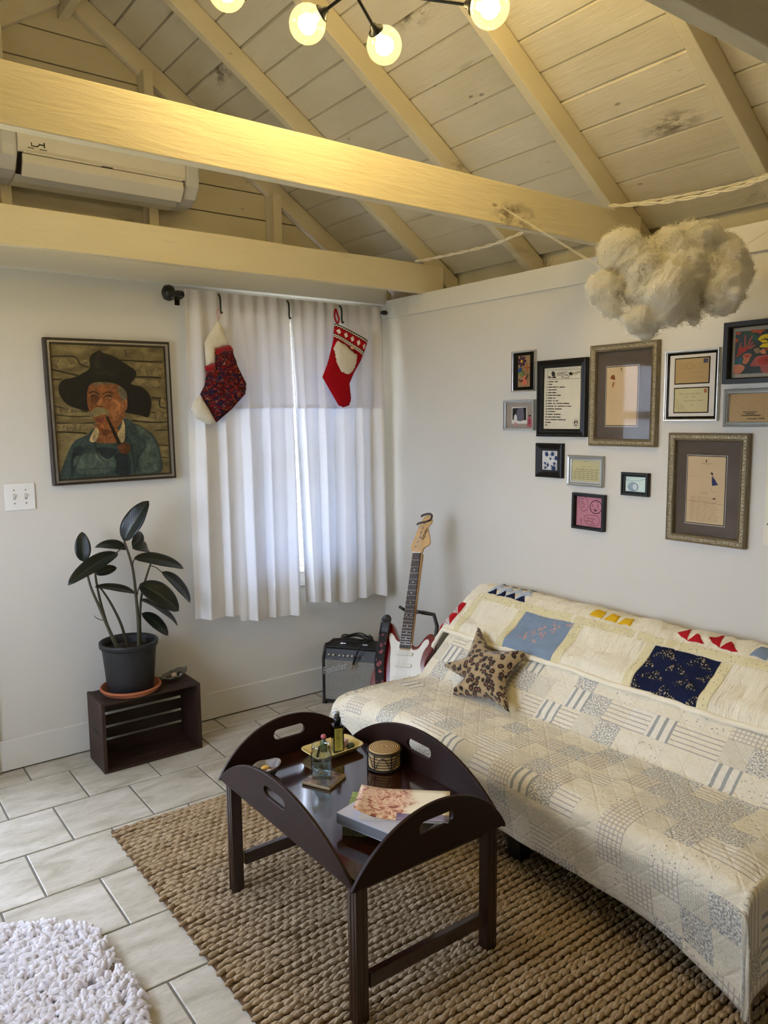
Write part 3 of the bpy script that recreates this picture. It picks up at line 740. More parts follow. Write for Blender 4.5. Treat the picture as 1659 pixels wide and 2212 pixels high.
# rolled lower edge
eg = [quilt_point(0, u) for u in np.linspace(TU0, TU1, 120)]
MB().tube([(p[0]+.004, p[1], p[2]+.002) for p in eg], .011, 8).build('rolled_edge', M_CQ, qt)
def qpatch(name, quad, mat, off=.0032, n=8):
    """quad of (u,v) corners: bottom-left, bottom-right, top-right, top-left"""
    (a, b, c, d) = [np.array(q, float) for q in quad]; V = []; UVs = []
    for i in range(n+1):
        for j in range(n+1):
            s, t = j/n, i/n; q = a*(1-s)*(1-t)+b*s*(1-t)+c*s*t+d*(1-s)*t; UVs.append(q)
            p = np.array(quilt_point(q[1], q[0])); pu = np.array(quilt_point(q[1], q[0]+.004)); pv = np.array(quilt_point(q[1]+.004, q[0]))
            nn = np.cross(pv-p, pu-p); nn /= np.linalg.norm(nn)+1e-12; 
            if nn[0] > .3 and nn[2] < 0: nn = -nn
            e = min(s, 1-s, t, 1-t)*n
            V.append(p+nn*(off if e > .5 else .0012))
    idx = np.arange((n+1)**2).reshape(n+1, n+1); F = np.stack([idx[:-1, :-1], idx[1:, :-1], idx[1:, 1:], idx[:-1, 1:]], -1).reshape(-1, 4)
    o = fast_mesh(name, V, F, mat, qt); uvl = o.data.uv_layers.new(name='UVMap'); uvl.data.foreach_set('uv', np.array(UVs)[F.ravel()].astype(np.float32).ravel()); return o
def qtri(name, tri, mat, off=.0048): return qpatch(name, [tri[0], tri[1], tri[2], tri[2]], mat, off, 5)
def rect(u0, u1, v0, v1): return [(u0, v0), (u1, v0), (u1, v1), (u0, v1)]
QS = .038   # sideways shift of the block layout
_qp = qpatch
def qpatch(name, quad, mat, off=.0032, n=8): return _qp(name, [(u-QS, v) for u, v in quad], mat, off, n)
# sashing strips, plain blocks and pieced blocks
for u0, u1 in ((2.615, 2.575), (2.34, 2.302), (2.032, 1.99), (1.70, 1.662), (1.402, 1.362), (1.08, 1.04)): qpatch('sashing', rect(u0, u1, .012, .205), M_SP, .0022, 14)
qpatch('sashing', rect(2.615, .94, .208, .243), M_SP, .0026, 40)
qpatch('block', rect(2.30, 2.035, .006, .205), M_BLUEF, n=14); qpatch('block', rect(1.66, 1.404, .001, .205), M_NAVY, n=14)
for i in range(4):
    for j in range(4):
        u0, v0, du, dv = 1.66-.064*i, .004+.05*j, -.064, .05
        a, b, c, d = rect(u0, u0+du, v0, v0+dv)
        qtri('triangle_patch', (a, b, c) if (i+j) % 2 else (a, b, d), M_NAVYD)
for i in range(4):
    u0 = 2.575-.058*i
    for j in range(2):
        v0 = .246+.042*j; a, b, c, d = rect(u0, u0-.058, v0, v0+.042)
        qtri('triangle_patch', (a, b, ((a[0]+b[0])/2, v0+.042)), M_NAVY if j == 0 else M_PALEB); qtri('triangle_patch', (c, d, ((a[0]+b[0])/2, v0+.042) if j else (u0, v0+.001)), M_PALEB if j == 0 else M_NAVY, .0042)
for i in range(3):
    u0 = 2.0-.066*i; qpatch('triangle_patch', [(u0, .262), (u0-.06, .262), (u0-.05, .285+.02), (u0-.012, .285+.02)], M_YEL, .004)
for i in range(2):
    u0 = 1.62-.125*i
    qtri('triangle_patch', ((u0, .285), (u0-.06, .255), (u0-.03, .33)), M_RED); qtri('triangle_patch', ((u0-.06, .255), (u0-.125, .258), (u0-.075, .30)), M_RED)
qpatch('triangle_patch', [(1.33, .255), (1.27, .255), (1.28, .31), (1.32, .31)], M_BLUEF, .004)
u0, u1, v0, v1 = 2.755, 2.645, .03, .165
um, vm = (u0+u1)/2, (v0+v1)/2
qtri('triangle_patch', ((u0, v0), (um, v0), (um, vm)), M_RED); qtri('triangle_patch', ((u1, vm), (u1, v1), (um, v1)), M_RED); qtri('triangle_patch', ((um, v0), (u1, v0), (um, vm)), M_REDP)
qtri('triangle_patch', ((u0, vm), (um, vm), (um, v1)), M_RED); qtri('triangle_patch', ((um, vm), (u1, vm), (um, v1)), M_REDP); qtri('triangle_patch', ((u1, v0), (u1, vm), (um, vm)), M_RED)
# ---------------------------------------------------------------- jute rug
def jute_rug():
    x0, x1, y0, y1 = .80, 2.36, .42, 2.79
    rg = thing('jute_rug', 'chunky braided natural jute rug under the coffee table and sofa', 'rug', ((x0+x1)/2, (y0+y1)/2, 0))
    cx, cy_ = (x0+x1)/2, (y0+y1)/2
    M1 = (lambda k: (k.base(k.mix(k.noise(k.coord('Object'), 140, 3, .7), k.ramp(k.noise(k.coord('Object'), 5, 3), [(.3, srgb(190, 170, 140)), (.7, srgb(218, 198, 168))]), srgb(150, 126, 96))), k.bump(k.noise(k.coord('Object', (.35, 1.4, 1)), 300, 3), .8, .005), k.set(.85, spec=.25))[2])(NT('jute'))
    MB().box(x0-cx, x1-cx, y0-cy_, y1-cy_, .001, .009).build('backing', plain('jute_backing', (110, 84, 54), (84, 62, 38), rough=.95, nscale=60), rg, bevel=.003)
    # one braid stitch: two plump strands crossing
    n, m = 8, 5
    V0 = []
    for i in range(m+1):
        a = math.pi*i/m
        for k in range(n):
            q = 2*math.pi*k/n; V0.append((math.cos(a), math.sin(a)*math.cos(q), math.sin(a)*math.sin(q)))
    V0 = np.array(V0); F0 = np.array([(i*n+k, i*n+(k+1) % n, (i+1)*n+(k+1) % n, (i+1)*n+k) for i in range(m) for k in range(n)])
    pr, pl = .0262, .030
    VV, FF = [], []; base = 0
    ny, nx = int((y1-y0)/pr), int((x1-x0)/pl)
    for j in range(ny):
        wx = RNG.normal(0, .002)
        for i in range(nx):
            cxx = x0-cx+(i+.5+(.5 if j % 2 else 0))*pl+wx; cyy = y0-cy_+(j+.5)*pr+.002*math.sin(i*.35+j)
            if cxx > x1-cx: continue
            for s in (0, 1):
                ang = (.26 if s == 0 else .02)+RNG.normal(0, .10); L = pl*.68*RNG.uniform(.85, 1.15); wdt = pr*.29*RNG.uniform(.85, 1.15); h = .0092*RNG.uniform(.8, 1.25)
                P = V0*np.array([L, wdt, h]); c, s_ = math.cos(ang), math.sin(ang)
                Q = np.stack([P[:, 0]*c-P[:, 1]*s_, P[:, 0]*s_+P[:, 1]*c, P[:, 2]+.16*P[:, 0]*(1 if s else -1)], 1)
                Q += np.array([cxx+(s-.5)*pl*.55, cyy+(s-.5)*pr*.22, .0125+RNG.normal(0, .0012)]); Q[:, 2] = np.maximum(Q[:, 2], .004)
                VV.append(Q); FF.append(F0+base); base += len(V0)
    fast_mesh('braided_weave', np.concatenate(VV), np.concatenate(FF), M1, rg, 'stuff')
jute_rug()

# ---------------------------------------------------------------- sheepskin
def sheepskin():
    px = [(-60, 2015), (0, 2003), (60, 1997), (120, 1996), (180, 2002), (215, 2018), (232, 2045), (238, 2075), (262, 2100), (290, 2118), (300, 2145), (308, 2180), (322, 2215)]
    edge = [tuple(at_z(x, y, .03)[:2]) for x, y in px]
    edge += [(.60, 1.45), (.52, 1.22), (.35, 1.08), (.12, 1.10), (-.02, 1.28), (-.06, 1.6), (-.02, 1.95), (.08, 2.25)]
    E = np.array(catmull(edge, 3, True)); c = E.mean(0)
    rg = thing('sheepskin_rug', 'white curly sheepskin lying on the tiles in the lower left corner', 'sheepskin', (c[0], c[1], 0))
    E = E-c
    pm = plain('sheepskin_hide', (250, 246, 244), rough=.95, nscale=20)
    MB().prism([tuple(p*.97) for p in E], .001, .012, 'xy').build('hide', pm, rg)
    wool = cloth_mat('wool', (255, 253, 255), .5, (255, 253, 255), 200, .1)
    def inside(q):
        cc = False; j = len(E)-1
        for i in range(len(E)):
            if (E[i, 1] > q[1]) != (E[j, 1] > q[1]) and q[0] < (E[j, 0]-E[i, 0])*(q[1]-E[i, 1])/(E[j, 1]-E[i, 1])+E[i, 0]: cc = not cc
            j = i
        return cc
    lo, hi = E.min(0), E.max(0); VV, FF = [], []; base = 0; n = 5; K = 7
    cnt = 0
    while cnt < 5600:
        q = RNG.uniform(lo, hi)
        if not inside(q): continue
        cnt += 1
        de = np.min(np.hypot(*(E-q).T))
        fl = 2*math.pi*(mnoise.noise((q[0]*4, q[1]*4, 2.2))+.2*RNG.normal()); d = np.array([math.cos(fl), math.sin(fl)])
        if de < .05: k = np.argmin(np.hypot(*(E-q).T)); o_ = E[k]/(np.hypot(*E[k])+1e-9); d = d*.4+o_*.9; d /= np.hypot(*d)
        L = RNG.uniform(.028, .05); rad = RNG.uniform(.0042, .0070); ph = RNG.uniform(0, 6.28); h0 = .016+RNG.uniform(.004, .016)*min(1, de/.04+.3); side = np.array([-d[1], d[0]])
        path = []
        for i in range(K):
            t = i/(K-1); cu = .006*math.sin(ph+t*7.5); cz = .005*math.cos(ph+t*7.5)
            path.append(np.array([*(q+d*L*(t-.3)+side*cu), max(.006, h0*(1-.25*t*t)+cz+.012*math.sin(t*3.1))]))
        rr = [rad*f for f in (.5, .95, 1.1, 1.1, 1., .8, .25)]
        ring = []
        for i, p in enumerate(path):
            t_ = path[min(i+1, K-1)]-path[max(i-1, 0)]; t_ /= np.linalg.norm(t_)+1e-9; a = np.cross(t_, (0, 0, 1.)); a /= np.linalg.norm(a)+1e-9; b = np.cross(a, t_)
            for k in range(n):
                w_ = 2*math.pi*k/n; ring.append(p+rr[i]*(math.cos(w_)*a+math.sin(w_)*b))
        VV.append(np.array(ring)); FF.append(np.array([(i*n+k, i*n+(k+1) % n, (i+1)*n+(k+1) % n, (i+1)*n+k) for i in range(K-1) for k in range(n)])+base); base += K*n
    V = np.concatenate(VV); V[:, 2] = np.maximum(V[:, 2], .002)
    fast_mesh('wool_locks', V, np.concatenate(FF), wool, rg, 'stuff')
sheepskin()

# ---------------------------------------------------------------- curtains on their rod
ROD_Y, ROD_Z = 3.50, 2.105
rd = thing('curtain_rod', 'black metal curtain rod with round finial above the window', 'curtain rod', (2.02, ROD_Y, ROD_Z))
MB().tube([(1.425-2.02, 0, 0), (2.635-2.02, 0, 0)], .008, 12).build('rod', M_BLACK, rd)
MB().lathe([(0, 0), (.014, .0), (.015, .028), (.012, .034), (.014, .042), (.032, .050), (.037, .068), (.031, .088), (.012, .098), (0, .099)], 20).xf(Matrix.Translation((1.462-2.02, 0, 0)) @ Matrix.Rotation(-math.pi/2, 4, 'Y')).build('finial', M_BLACK, rd)
MB().lathe([(0, 0), (.012, 0), (.013, .02), (.006, .03), (0, .031)], 16).xf(Matrix.Translation((2.62-2.02, 0, 0)) @ Matrix.Rotation(math.pi/2, 4, 'Y')).build('finial', M_BLACK, rd)
for x in (1.468, 2.605):
    MB().tube([(x-2.02, 0, -.004), (x-2.02, .04, -.012), (x-2.02, YW-ROD_Y-.004, -.012)], .006, 8).box(x-2.02-.012, x-2.02+.012, YW-ROD_Y-.005, YW-ROD_Y-.001, -.04, .02).build('bracket', M_BLACK, rd)
M_CURT = cloth_mat('white_cotton_voile', (240, 238, 234), .075, (196, 216, 250))
M_CURT2 = cloth_mat('white_cotton_sheer', (244, 242, 240), .60, (248, 246, 248))
def curtain(x0, x1, zb, seed, label, gapside):
    ct_ = thing('curtain', label, 'curtain', ((x0+x1)/2, ROD_Y, zb(0)), group='curtain panels on the black rod')
    cxm, z0 = (x0+x1)/2, zb(0)
    def fold(s, t):   # s across 0..1, t down 0..1
        a = min(1, t*2.2)
        g_ = .013*math.sin(s*52+seed*3+2*mnoise.noise((s*5, seed, 0)))*math.exp(-t*9)          # gathers at the rod
        w_ = .012*a*math.sin(s*15.5+seed*1.7+.6*mnoise.noise((s*2, seed, t*1.5)))+.006*a*math.sin(s*31+seed+t)
        q_ = (s*4.6+seed*.37+.10*(t-.5)*math.sin(s*7+seed)) % 1; sharp = .052*a*((q_/.78 if q_ < .78 else (1-q_)/.22)-.5)
        return g_+w_+sharp
    def pt(s, t, top=ROD_Z+.022, dy=0.):
        z = top+(zb(s)-top)*t
        flare = (s-.5)*.02*t
        x = x0+(x1-x0)*s+flare*0
        if gapside < 0: x += ((1-s)**4)*(.064*t**.75)      # the inner edges swing apart toward the hem
        if gapside > 0: x += (s**3)*.018*t
        y = -.010+fold(s, t)*(1 if t > .02 else t/.02)-.012*t+dy
        return (x-cxm, y, z-z0)
    ns, nt = 120, 60
    V = np.array([[pt(i/ns, j/nt) for i in range(ns+1)] for j in range(nt+1)]).reshape(-1, 3)
    idx = np.arange((ns+1)*(nt+1)).reshape(nt+1, ns+1); F = np.stack([idx[:-1, :-1], idx[1:, :-1], idx[1:, 1:], idx[:-1, 1:]], -1).reshape(-1, 4)
    fast_mesh('long_panel', V, F, M_CURT, ct_)
    def pt2(s, t):
        tz_ = (ROD_Z+.024-1.582-.008*mnoise.noise((s*3, seed, 0)))/(ROD_Z+.022-zb(s)); p = pt(s, t*tz_)
        return (p[0], p[1]-.006-.006*t+.004*mnoise.noise((s*6, t*2, seed+9)), p[2]+.001)
    V = np.array([[pt2(i/ns, j/24) for i in range(ns+1)] for j in range(25)]).reshape(-1, 3); idx = np.arange((ns+1)*25).reshape(25, ns+1); F = np.stack([idx[:-1, :-1], idx[1:, :-1], idx[1:, 1:], idx[:-1, 1:]], -1).reshape(-1, 4)
    fast_mesh('upper_layer', V, F, M_CURT2, ct_)
    # hems: a doubled strip of cloth
    V = np.array([[(lambda p: (p[0], p[1]-.0015, p[2]))(pt2(i/ns, t)) for i in range(ns+1)] for t in (.965, 1.0)]).reshape(-1, 3); idx = np.arange((ns+1)*2).reshape(2, ns+1); F = np.stack([idx[:-1, :-1], idx[1:, :-1], idx[1:, 1:], idx[:-1, 1:]], -1).reshape(-1, 4)
    fast_mesh('hem', V, F, M_CURT2, ct_)
    V = np.array([[(lambda p: (p[0], p[1]-.0015, p[2]))(pt2(i/ns, t)) for i in range(ns+1)] for t in (.0, .09, .165)]).reshape(-1, 3); idx = np.arange((ns+1)*3).reshape(3, ns+1); F = np.stack([idx[:-1, :-1], idx[1:, :-1], idx[1:, 1:], idx[:-1, 1:]], -1).reshape(-1, 4)
    fast_mesh('rod_pocket', V, F, M_CURT2, ct_)
curtain(1.462, 2.012, lambda s: .53-.035*s+.03*(s < .42), 1.3, 'white curtain panel left of the gap, behind the patterned stocking', 1)
curtain(2.016, 2.592, lambda s: .545-.03*s+.01*math.sin(s*9), 4.1, 'white curtain panel right of the gap, next to the room corner', -1)
# hooks over the rod
for hx_, lab in ((1.632, 'black hook on the rod holding the patterned stocking'), (2.004, 'empty black hook on the rod between the two curtain panels'), (2.322, 'black hook on the rod holding the red gnome stocking')):
    h = thing('rod_hook', lab, 'hook', (hx_, ROD_Y, ROD_Z), group='hooks on the curtain rod')
    pts = catmull([(0, .013, -.012), (0, .012, .006), (0, 0, .012), (0, -.024, .008), (0, -.036, -.014), (0, -.037, -.06), (0, -.042, -.078), (0, -.052, -.076)], 4)
    MB().tube(pts, .0045, 8).build('hook_wire', M_BLACK, h)

# ---------------------------------------------------------------- stockings
def stock(px, Y=3.425, sc=3.95, ox=400, oy=640):
    return [(lambda q: (q[0], q[2]))(at_y(ox+x/sc, oy+y/sc, Y)) for x, y in px]
def pattern_cloth(name, cols, scale):
    k = NT(name); co = k.coord('Object', (1, 1, 1.5)); v = k.voro(co, scale, out='Color'); s = k.n('ShaderNodeSeparateColor'); k.l(v, s.inputs[0])
    c = k.ramp(s.outputs[0], [(i/len(cols), srgb(*q)) for i, q in enumerate(cols)], 'CONSTANT'); ln = k.step(k.noise(co, scale*.9, 3, .6, 1.), .60, .63)
    k.base(k.mix(k.math('MULTIPLY', ln, .5), c, srgb(190, 150, 110))); k.bump(k.noise(co, 300, 2), .3, .003); return k.set(.9, spec=.1)
M_TAPES = pattern_cloth('tapestry_print', [(86, 18, 26), (40, 28, 60), (110, 22, 28), (70, 20, 24), (58, 34, 30), (30, 34, 62), (120, 40, 30), (96, 16, 24), (52, 20, 40)], 85)
M_REDV = plain('red_velvet', (150, 18, 30), (122, 12, 24), rough=.85, spec=.1, nscale=30, sheen=.4)
M_FELT = plain('red_felt', (164, 16, 28), (146, 12, 24), rough=.9, spec=.1, nscale=30)
M_PLUSH = plain('white_plush', (226, 220, 206), (206, 198, 180), rough=.95, spec=.1, nscale=60, bump=.6, bscale=240)
def stocking_part(px, th, edge, name, mat, parent, Y, org, step=.009):
    o = puff([(p[0]-org[0], p[1]-org[1]) for p in stock(px, Y)], th, step, edge).build(name, mat, parent, fix=False); o.location.y = Y-3.43; return weld(o)
L0 = stock([(278, 150)], 3.43)[0]
sl = thing('christmas_stocking', 'tapestry print stocking with white plush toe, hanging on the left curtain panel', 'stocking', (L0[0], 3.43, L0[1]), group='stockings on the curtains')
stocking_part([(258, 470), (330, 440), (398, 446), (412, 490), (450, 600), (522, 745), (512, 835), (400, 962), (265, 1078), (200, 955), (126, 836), (163, 765), (180, 660), (255, 610)], .026, .05, 'stocking_body', M_TAPES, sl, 3.432, L0)
stocking_part([(255, 452), (300, 430), (378, 414), (408, 455), (404, 480), (330, 478), (262, 518)], .032, .03, 'cuff', M_REDV, sl, 3.428, L0)
stocking_part([(168, 598), (250, 566), (262, 618), (236, 648), (200, 656), (172, 636)], .024, .03, 'cuff', M_REDV, sl, 3.428, L0)
stocking_part([(280, 198), (318, 270), (376, 412), (258, 452), (252, 570), (178, 598), (163, 400), (225, 280)], .018, .04, 'plush_lining', M_PLUSH, sl, 3.432, L0)
stocking_part([(124, 842), (200, 960), (262, 1080), (196, 1096), (92, 1044), (48, 955), (78, 885)], .027, .04, 'toe', M_PLUSH, sl, 3.43, L0)
hk = stock([(280, 92), (270, 130), (272, 165), (284, 200), (290, 165), (288, 120), (281, 92)], 3.43); MB().tube([(p[0]-L0[0], 0, p[1]-L0[1]) for p in catmull(hk, 3)], .0022, 6).build('loop', plain('pink_ribbon', (200, 150, 150)), sl)
R0 = stock([(1290, 150)], 3.43)[0]
sr = thing('christmas_stocking', 'red felt gnome stocking with white beard and knitted band, on the right curtain panel', 'stocking', (R0[0], 3.43, R0[1]), group='stockings on the curtains')
stocking_part([(1272, 250), (1550, 395), (1500, 545), (1440, 655), (1402, 745), (1416, 872), (1400, 930), (1350, 948), (1308, 930), (1170, 690), (1216, 570), (1264, 372)], .020, .045, 'stocking_body', M_FELT, sr, 3.432, R0)
def knit():
    k = NT('knit_band'); co = k.coord('UV'); s = k.n('ShaderNodeSeparateXYZ'); k.l(co, s.inputs[0]); u, v = s.outputs[0], s.outputs[1]
    st = k.math('FRACT', k.math('MULTIPLY', u, 5.)); cr = k.math('LESS_THAN', k.math('ADD', k.math('ABSOLUTE', k.math('SUBTRACT', st, .5)), k.math('MULTIPLY', k.math('ABSOLUTE', k.math('SUBTRACT', v, .55)), 1.6)), .30)
    zz = k.math('MULTIPLY', k.math('ABSOLUTE', k.math('SUBTRACT', k.math('FRACT', k.math('MULTIPLY', u, 14.)), .5)), .12)
    vv = k.math('ADD', v, zz)
    c = k.ramp(vv, [(0, srgb(160, 24, 34)), (.10, srgb(228, 222, 210)), (.16, srgb(24, 26, 24)), (.21, srgb(228, 222, 210)), (.28, srgb(40, 60, 40)), (.33, srgb(164, 22, 34)), (.84, srgb(24, 26, 24)), (.89, srgb(228, 222, 210)), (.96, srgb(24, 26, 24))], 'CONSTANT')
    k.base(k.mix(k.math('MULTIPLY', cr, k.math('MULTIPLY', k.math('GREATER_THAN', v, .36), k.math('LESS_THAN', v, .80))), c, srgb(232, 224, 216))); k.bump(k.noise(co, 60, 2), .5, .004); return k.set(.95, spec=.1)
q = [np.array(p) for p in stock([(1258, 352), (1508, 522), (1556, 386), (1272, 234)], 3.43)]
mb = MB(); nn = 14
P = [[(lambda w_: (w_[0]-R0[0], -(.024*math.sqrt(max(0, 1-(2*i/nn-1)**4))+.003), w_[1]-R0[1]))((q[0]*(1-i/nn)+q[1]*i/nn)*(1-j/6)+(q[3]*(1-i/nn)+q[2]*i/nn)*j/6) for i in range(nn+1)] for j in range(7)]
mb.grid(P); o = mb.build('knit_band', knit(), sr, fix=False); uvl = o.data.uv_layers.new(name='UVMap')
for poly in o.data.polygons:
    for li, vi in zip(poly.loop_indices, poly.vertices): uvl.data[li].uv = ((vi % (nn+1))/nn, (vi//(nn+1))/6)
stocking_part([(1282, 372), (1350, 402), (1420, 470), (1460, 492), (1452, 580), (1420, 650), (1380, 682), (1340, 668), (1310, 652), (1268, 570), (1254, 445)], .034, .035, 'beard', M_PLUSH, sr, 3.43, R0)
bn = stock([(1388, 442)], 3.43)[0]; MB().ball((bn[0]-R0[0], -.044, bn[1]-R0[1]), (.012, .010, .010)).build('nose', plain('tan_felt', (206, 160, 120)), sr)
hk = stock([(1283, 108), (1274, 150), (1280, 195), (1300, 232), (1312, 200), (1304, 165), (1285, 108)], 3.43); MB().tube([(p[0]-R0[0], 0, p[1]-R0[1]) for p in catmull(hk, 3)], .0042, 6).build('loop', M_FELT, sr)
# ---------------------------------------------------------------- chandelier
def globe_mat():  # warm tint and translucency put the bulb's bloom into clear glass
    m = glass_mat('globe_glass_glow', (1., .97, .86)); t = m.node_tree; out = t.nodes['Material Output']; src = out.inputs[0].links[0].from_socket
    tl = t.nodes.new('ShaderNodeBsdfTranslucent'); tl.inputs[0].default_value = (1., .93, .7, 1); mx = t.nodes.new('ShaderNodeMixShader'); mx.inputs[0].default_value = .035
    t.links.new(src, mx.inputs[1]); t.links.new(tl.outputs[0], mx.inputs[2]); t.links.new(mx.outputs[0], out.inputs[0]); return m
M_GLOBE = globe_mat()
def bulb_mat():
    k = NT('lit_bulb'); out = k.t.nodes['Material Output']; e = k.n('ShaderNodeEmission'); e.inputs[1].default_value = BULB_STRENGTH
    k.l(k.mix(k.noise(k.coord('Object'), 20, 1), (1., .77, .34, 1), (1., .79, .37, 1)), e.inputs[0]); k.l(e.outputs[0], out.inputs[0]); k.t.nodes.remove(k.p); return k.m
M_BULB = bulb_mat()
HUB = CAM+ray(762, -23)*1.86
ch = thing('chandelier', 'black multi-arm chandelier with round glowing glass globes', 'chandelier', (HUB[0], HUB[1], HUB[2]))
gl = [CAM+ray(490, -20)*1.86, CAM+ray(664, 52)*1.91, CAM+ray(830, 98)*1.98, CAM+ray(1058, 16)*1.77]
H2 = HUB+np.array([.03, -.08, .36])
fill_globes = [HUB+np.array(q) for q in ((-.34, -.04, .34), (.05, -.26, .33), (.38, -.02, .34), (-.22, -.24, .43), (.28, -.24, .42), (.02, .06, .47), (.54, -.14, .30))]  # unseen upper globes, added to spread the lamp light more evenly
rz_ = roof_z(H2[0])-.10-HUB[2]; h2 = H2-HUB
MB().tube([(h2[0], h2[1], h2[2]), (h2[0], h2[1], rz_)], .006, 10).tube([(0, 0, 0), h2], .006, 10).lathe([(.0, rz_-.03), (.05, rz_-.03), (.055, rz_-.005), (.0, rz_)], 20, (h2[0], h2[1], 0)).build('stem', M_BLACK, ch)
for c_ in ((0, 0, 0), tuple(h2)): MB().lathe([(0, -.018), (.016, -.014), (.02, 0), (.016, .014), (0, .018)], 16, c_).build('hub', M_BLACK, ch)
for hb, p in [(HUB, q) for q in gl]+[(H2, q) for q in fill_globes]:
    d = p-hb; L = np.linalg.norm(d); u = d/L; R_ = .0453; o_ = hb-HUB
    s0 = o_+u*(L-R_-.010); d = p-HUB
    MB().tube([o_+u*.01, s0], .0042, 8).build('arm', M_BLACK, ch)
    Mx = Matrix.Translation(Vector(s0)) @ Vector((0, 0, 1)).rotation_difference(Vector(u)).to_matrix().to_4x4()
    MB().lathe([(.005, -.006), (.008, -.004), (.011, .004), (.020, .010), (.021, .014), (.015, .016), (0, .016)], 16).xf(Mx).build('socket', M_BLACK, ch)
    g_ = MB().ball(d, R_, 28, 18).build('globe', M_GLOBE, ch)
    c = d-u*.004
    MB().lathe([(.0082, -.027), (.0094, -.018), (.0190, -.009), (.0240, .004), (.0227, .013), (.015, .022), (0, .025)], 18).xf(Matrix.Translation(Vector(c)) @ Vector((0, 0, 1)).rotation_difference(Vector(u)).to_matrix().to_4x4()).build('bulb', M_BULB, ch)

# ---------------------------------------------------------------- wall air conditioner on the gable studs
M_ACW = plain('ac_white', (226, 222, 212), (221, 216, 206), rough=.4, nscale=3)
AX0, AX1, AY = .735, 1.605, 3.585
ac = thing('air_conditioner', 'white wall-mounted split air conditioner with open louvre, under the roof', 'air conditioner', ((AX0+AX1)/2, 3.80, 2.55))
hw = (AX1-AX0)/2; dp = 3.80-AY
prof = catmull([(0, .29), (-dp*.75, .29), (-dp*.97, .27), (-dp, .22), (-dp, .105), (-dp*.93, .09)], 3)
body = [tuple(p) for p in prof]+[(-dp*.80, .085), (-dp*.55, .022), (-dp*.38, .0), (0, 0)]
MB().prism(body, -hw+.07, hw-.07, 'yz').build('body', M_ACW, ac, bevel=.004)
for s in (-1, 1):
    endp = [(0, .29), (-dp*.75, .29), (-dp*.97, .27), (-dp, .22), (-dp, .11), (-dp*.97, .07), (-dp*.80, .02), (-dp*.5, 0), (0, 0)]
    a, b = sorted((s*(hw-.07), s*hw)); MB().prism(endp, a, b, 'yz').build('end_cap', plain('ac_grey', (206, 206, 206), (199, 199, 200), rough=.35), ac, bevel=.012, seg=3)
MB().prism([(-dp*.92, .098), (-dp*.99, .102), (-dp*.62, .018), (-dp*.55, .028)], -hw+.075, hw-.075, 'yz').build('air_slot', M_DARK, ac)
lv = MB().prism([(-dp*.985, .083), (-dp*1.03, .080), (-dp*1.05, .045), (-dp*.86, -.004), (-dp*.80, .004), (-dp*.93, .05)], -hw+.085, hw-.085, 'yz').build('louvre', M_ACW, ac, bevel=.003)
for a, b in ((-hw+.09, -.025), (.025, hw-.09)): MB().box(a, b, -dp*1.03, -dp*.95, .084, .092).build('louvre_fin', M_ACW, ac, bevel=.002)
tx = [(-.34+x*.001, .155+z*.001) for x, z in ()]
S_ = lambda a: a
E0 = at_y(78, 312, AY); ex_, ez_ = E0[0]-(AX0+AX1)/2, E0[2]-2.55
lg = [stroke([(ex_+a, ez_+b) for a, b in q], w_, 1) for q, w_ in (([(-.018, .011), (.004, .011), (.014, .001), (.004, -.009), (-.018, -.009), (-.018, .011)], .005), ([(.014, .001), (.032, .001)], .005), ([(.032, .012), (.032, -.010)], .005), ([(-.034, -.018), (-.008, -.018)], .0028), ([(.012, -.018), (.042, -.018)], .0028))]
print_layer('emblem', ac, [(s, ink(30, 28, 26)) for s in lg], -dp-.0008)

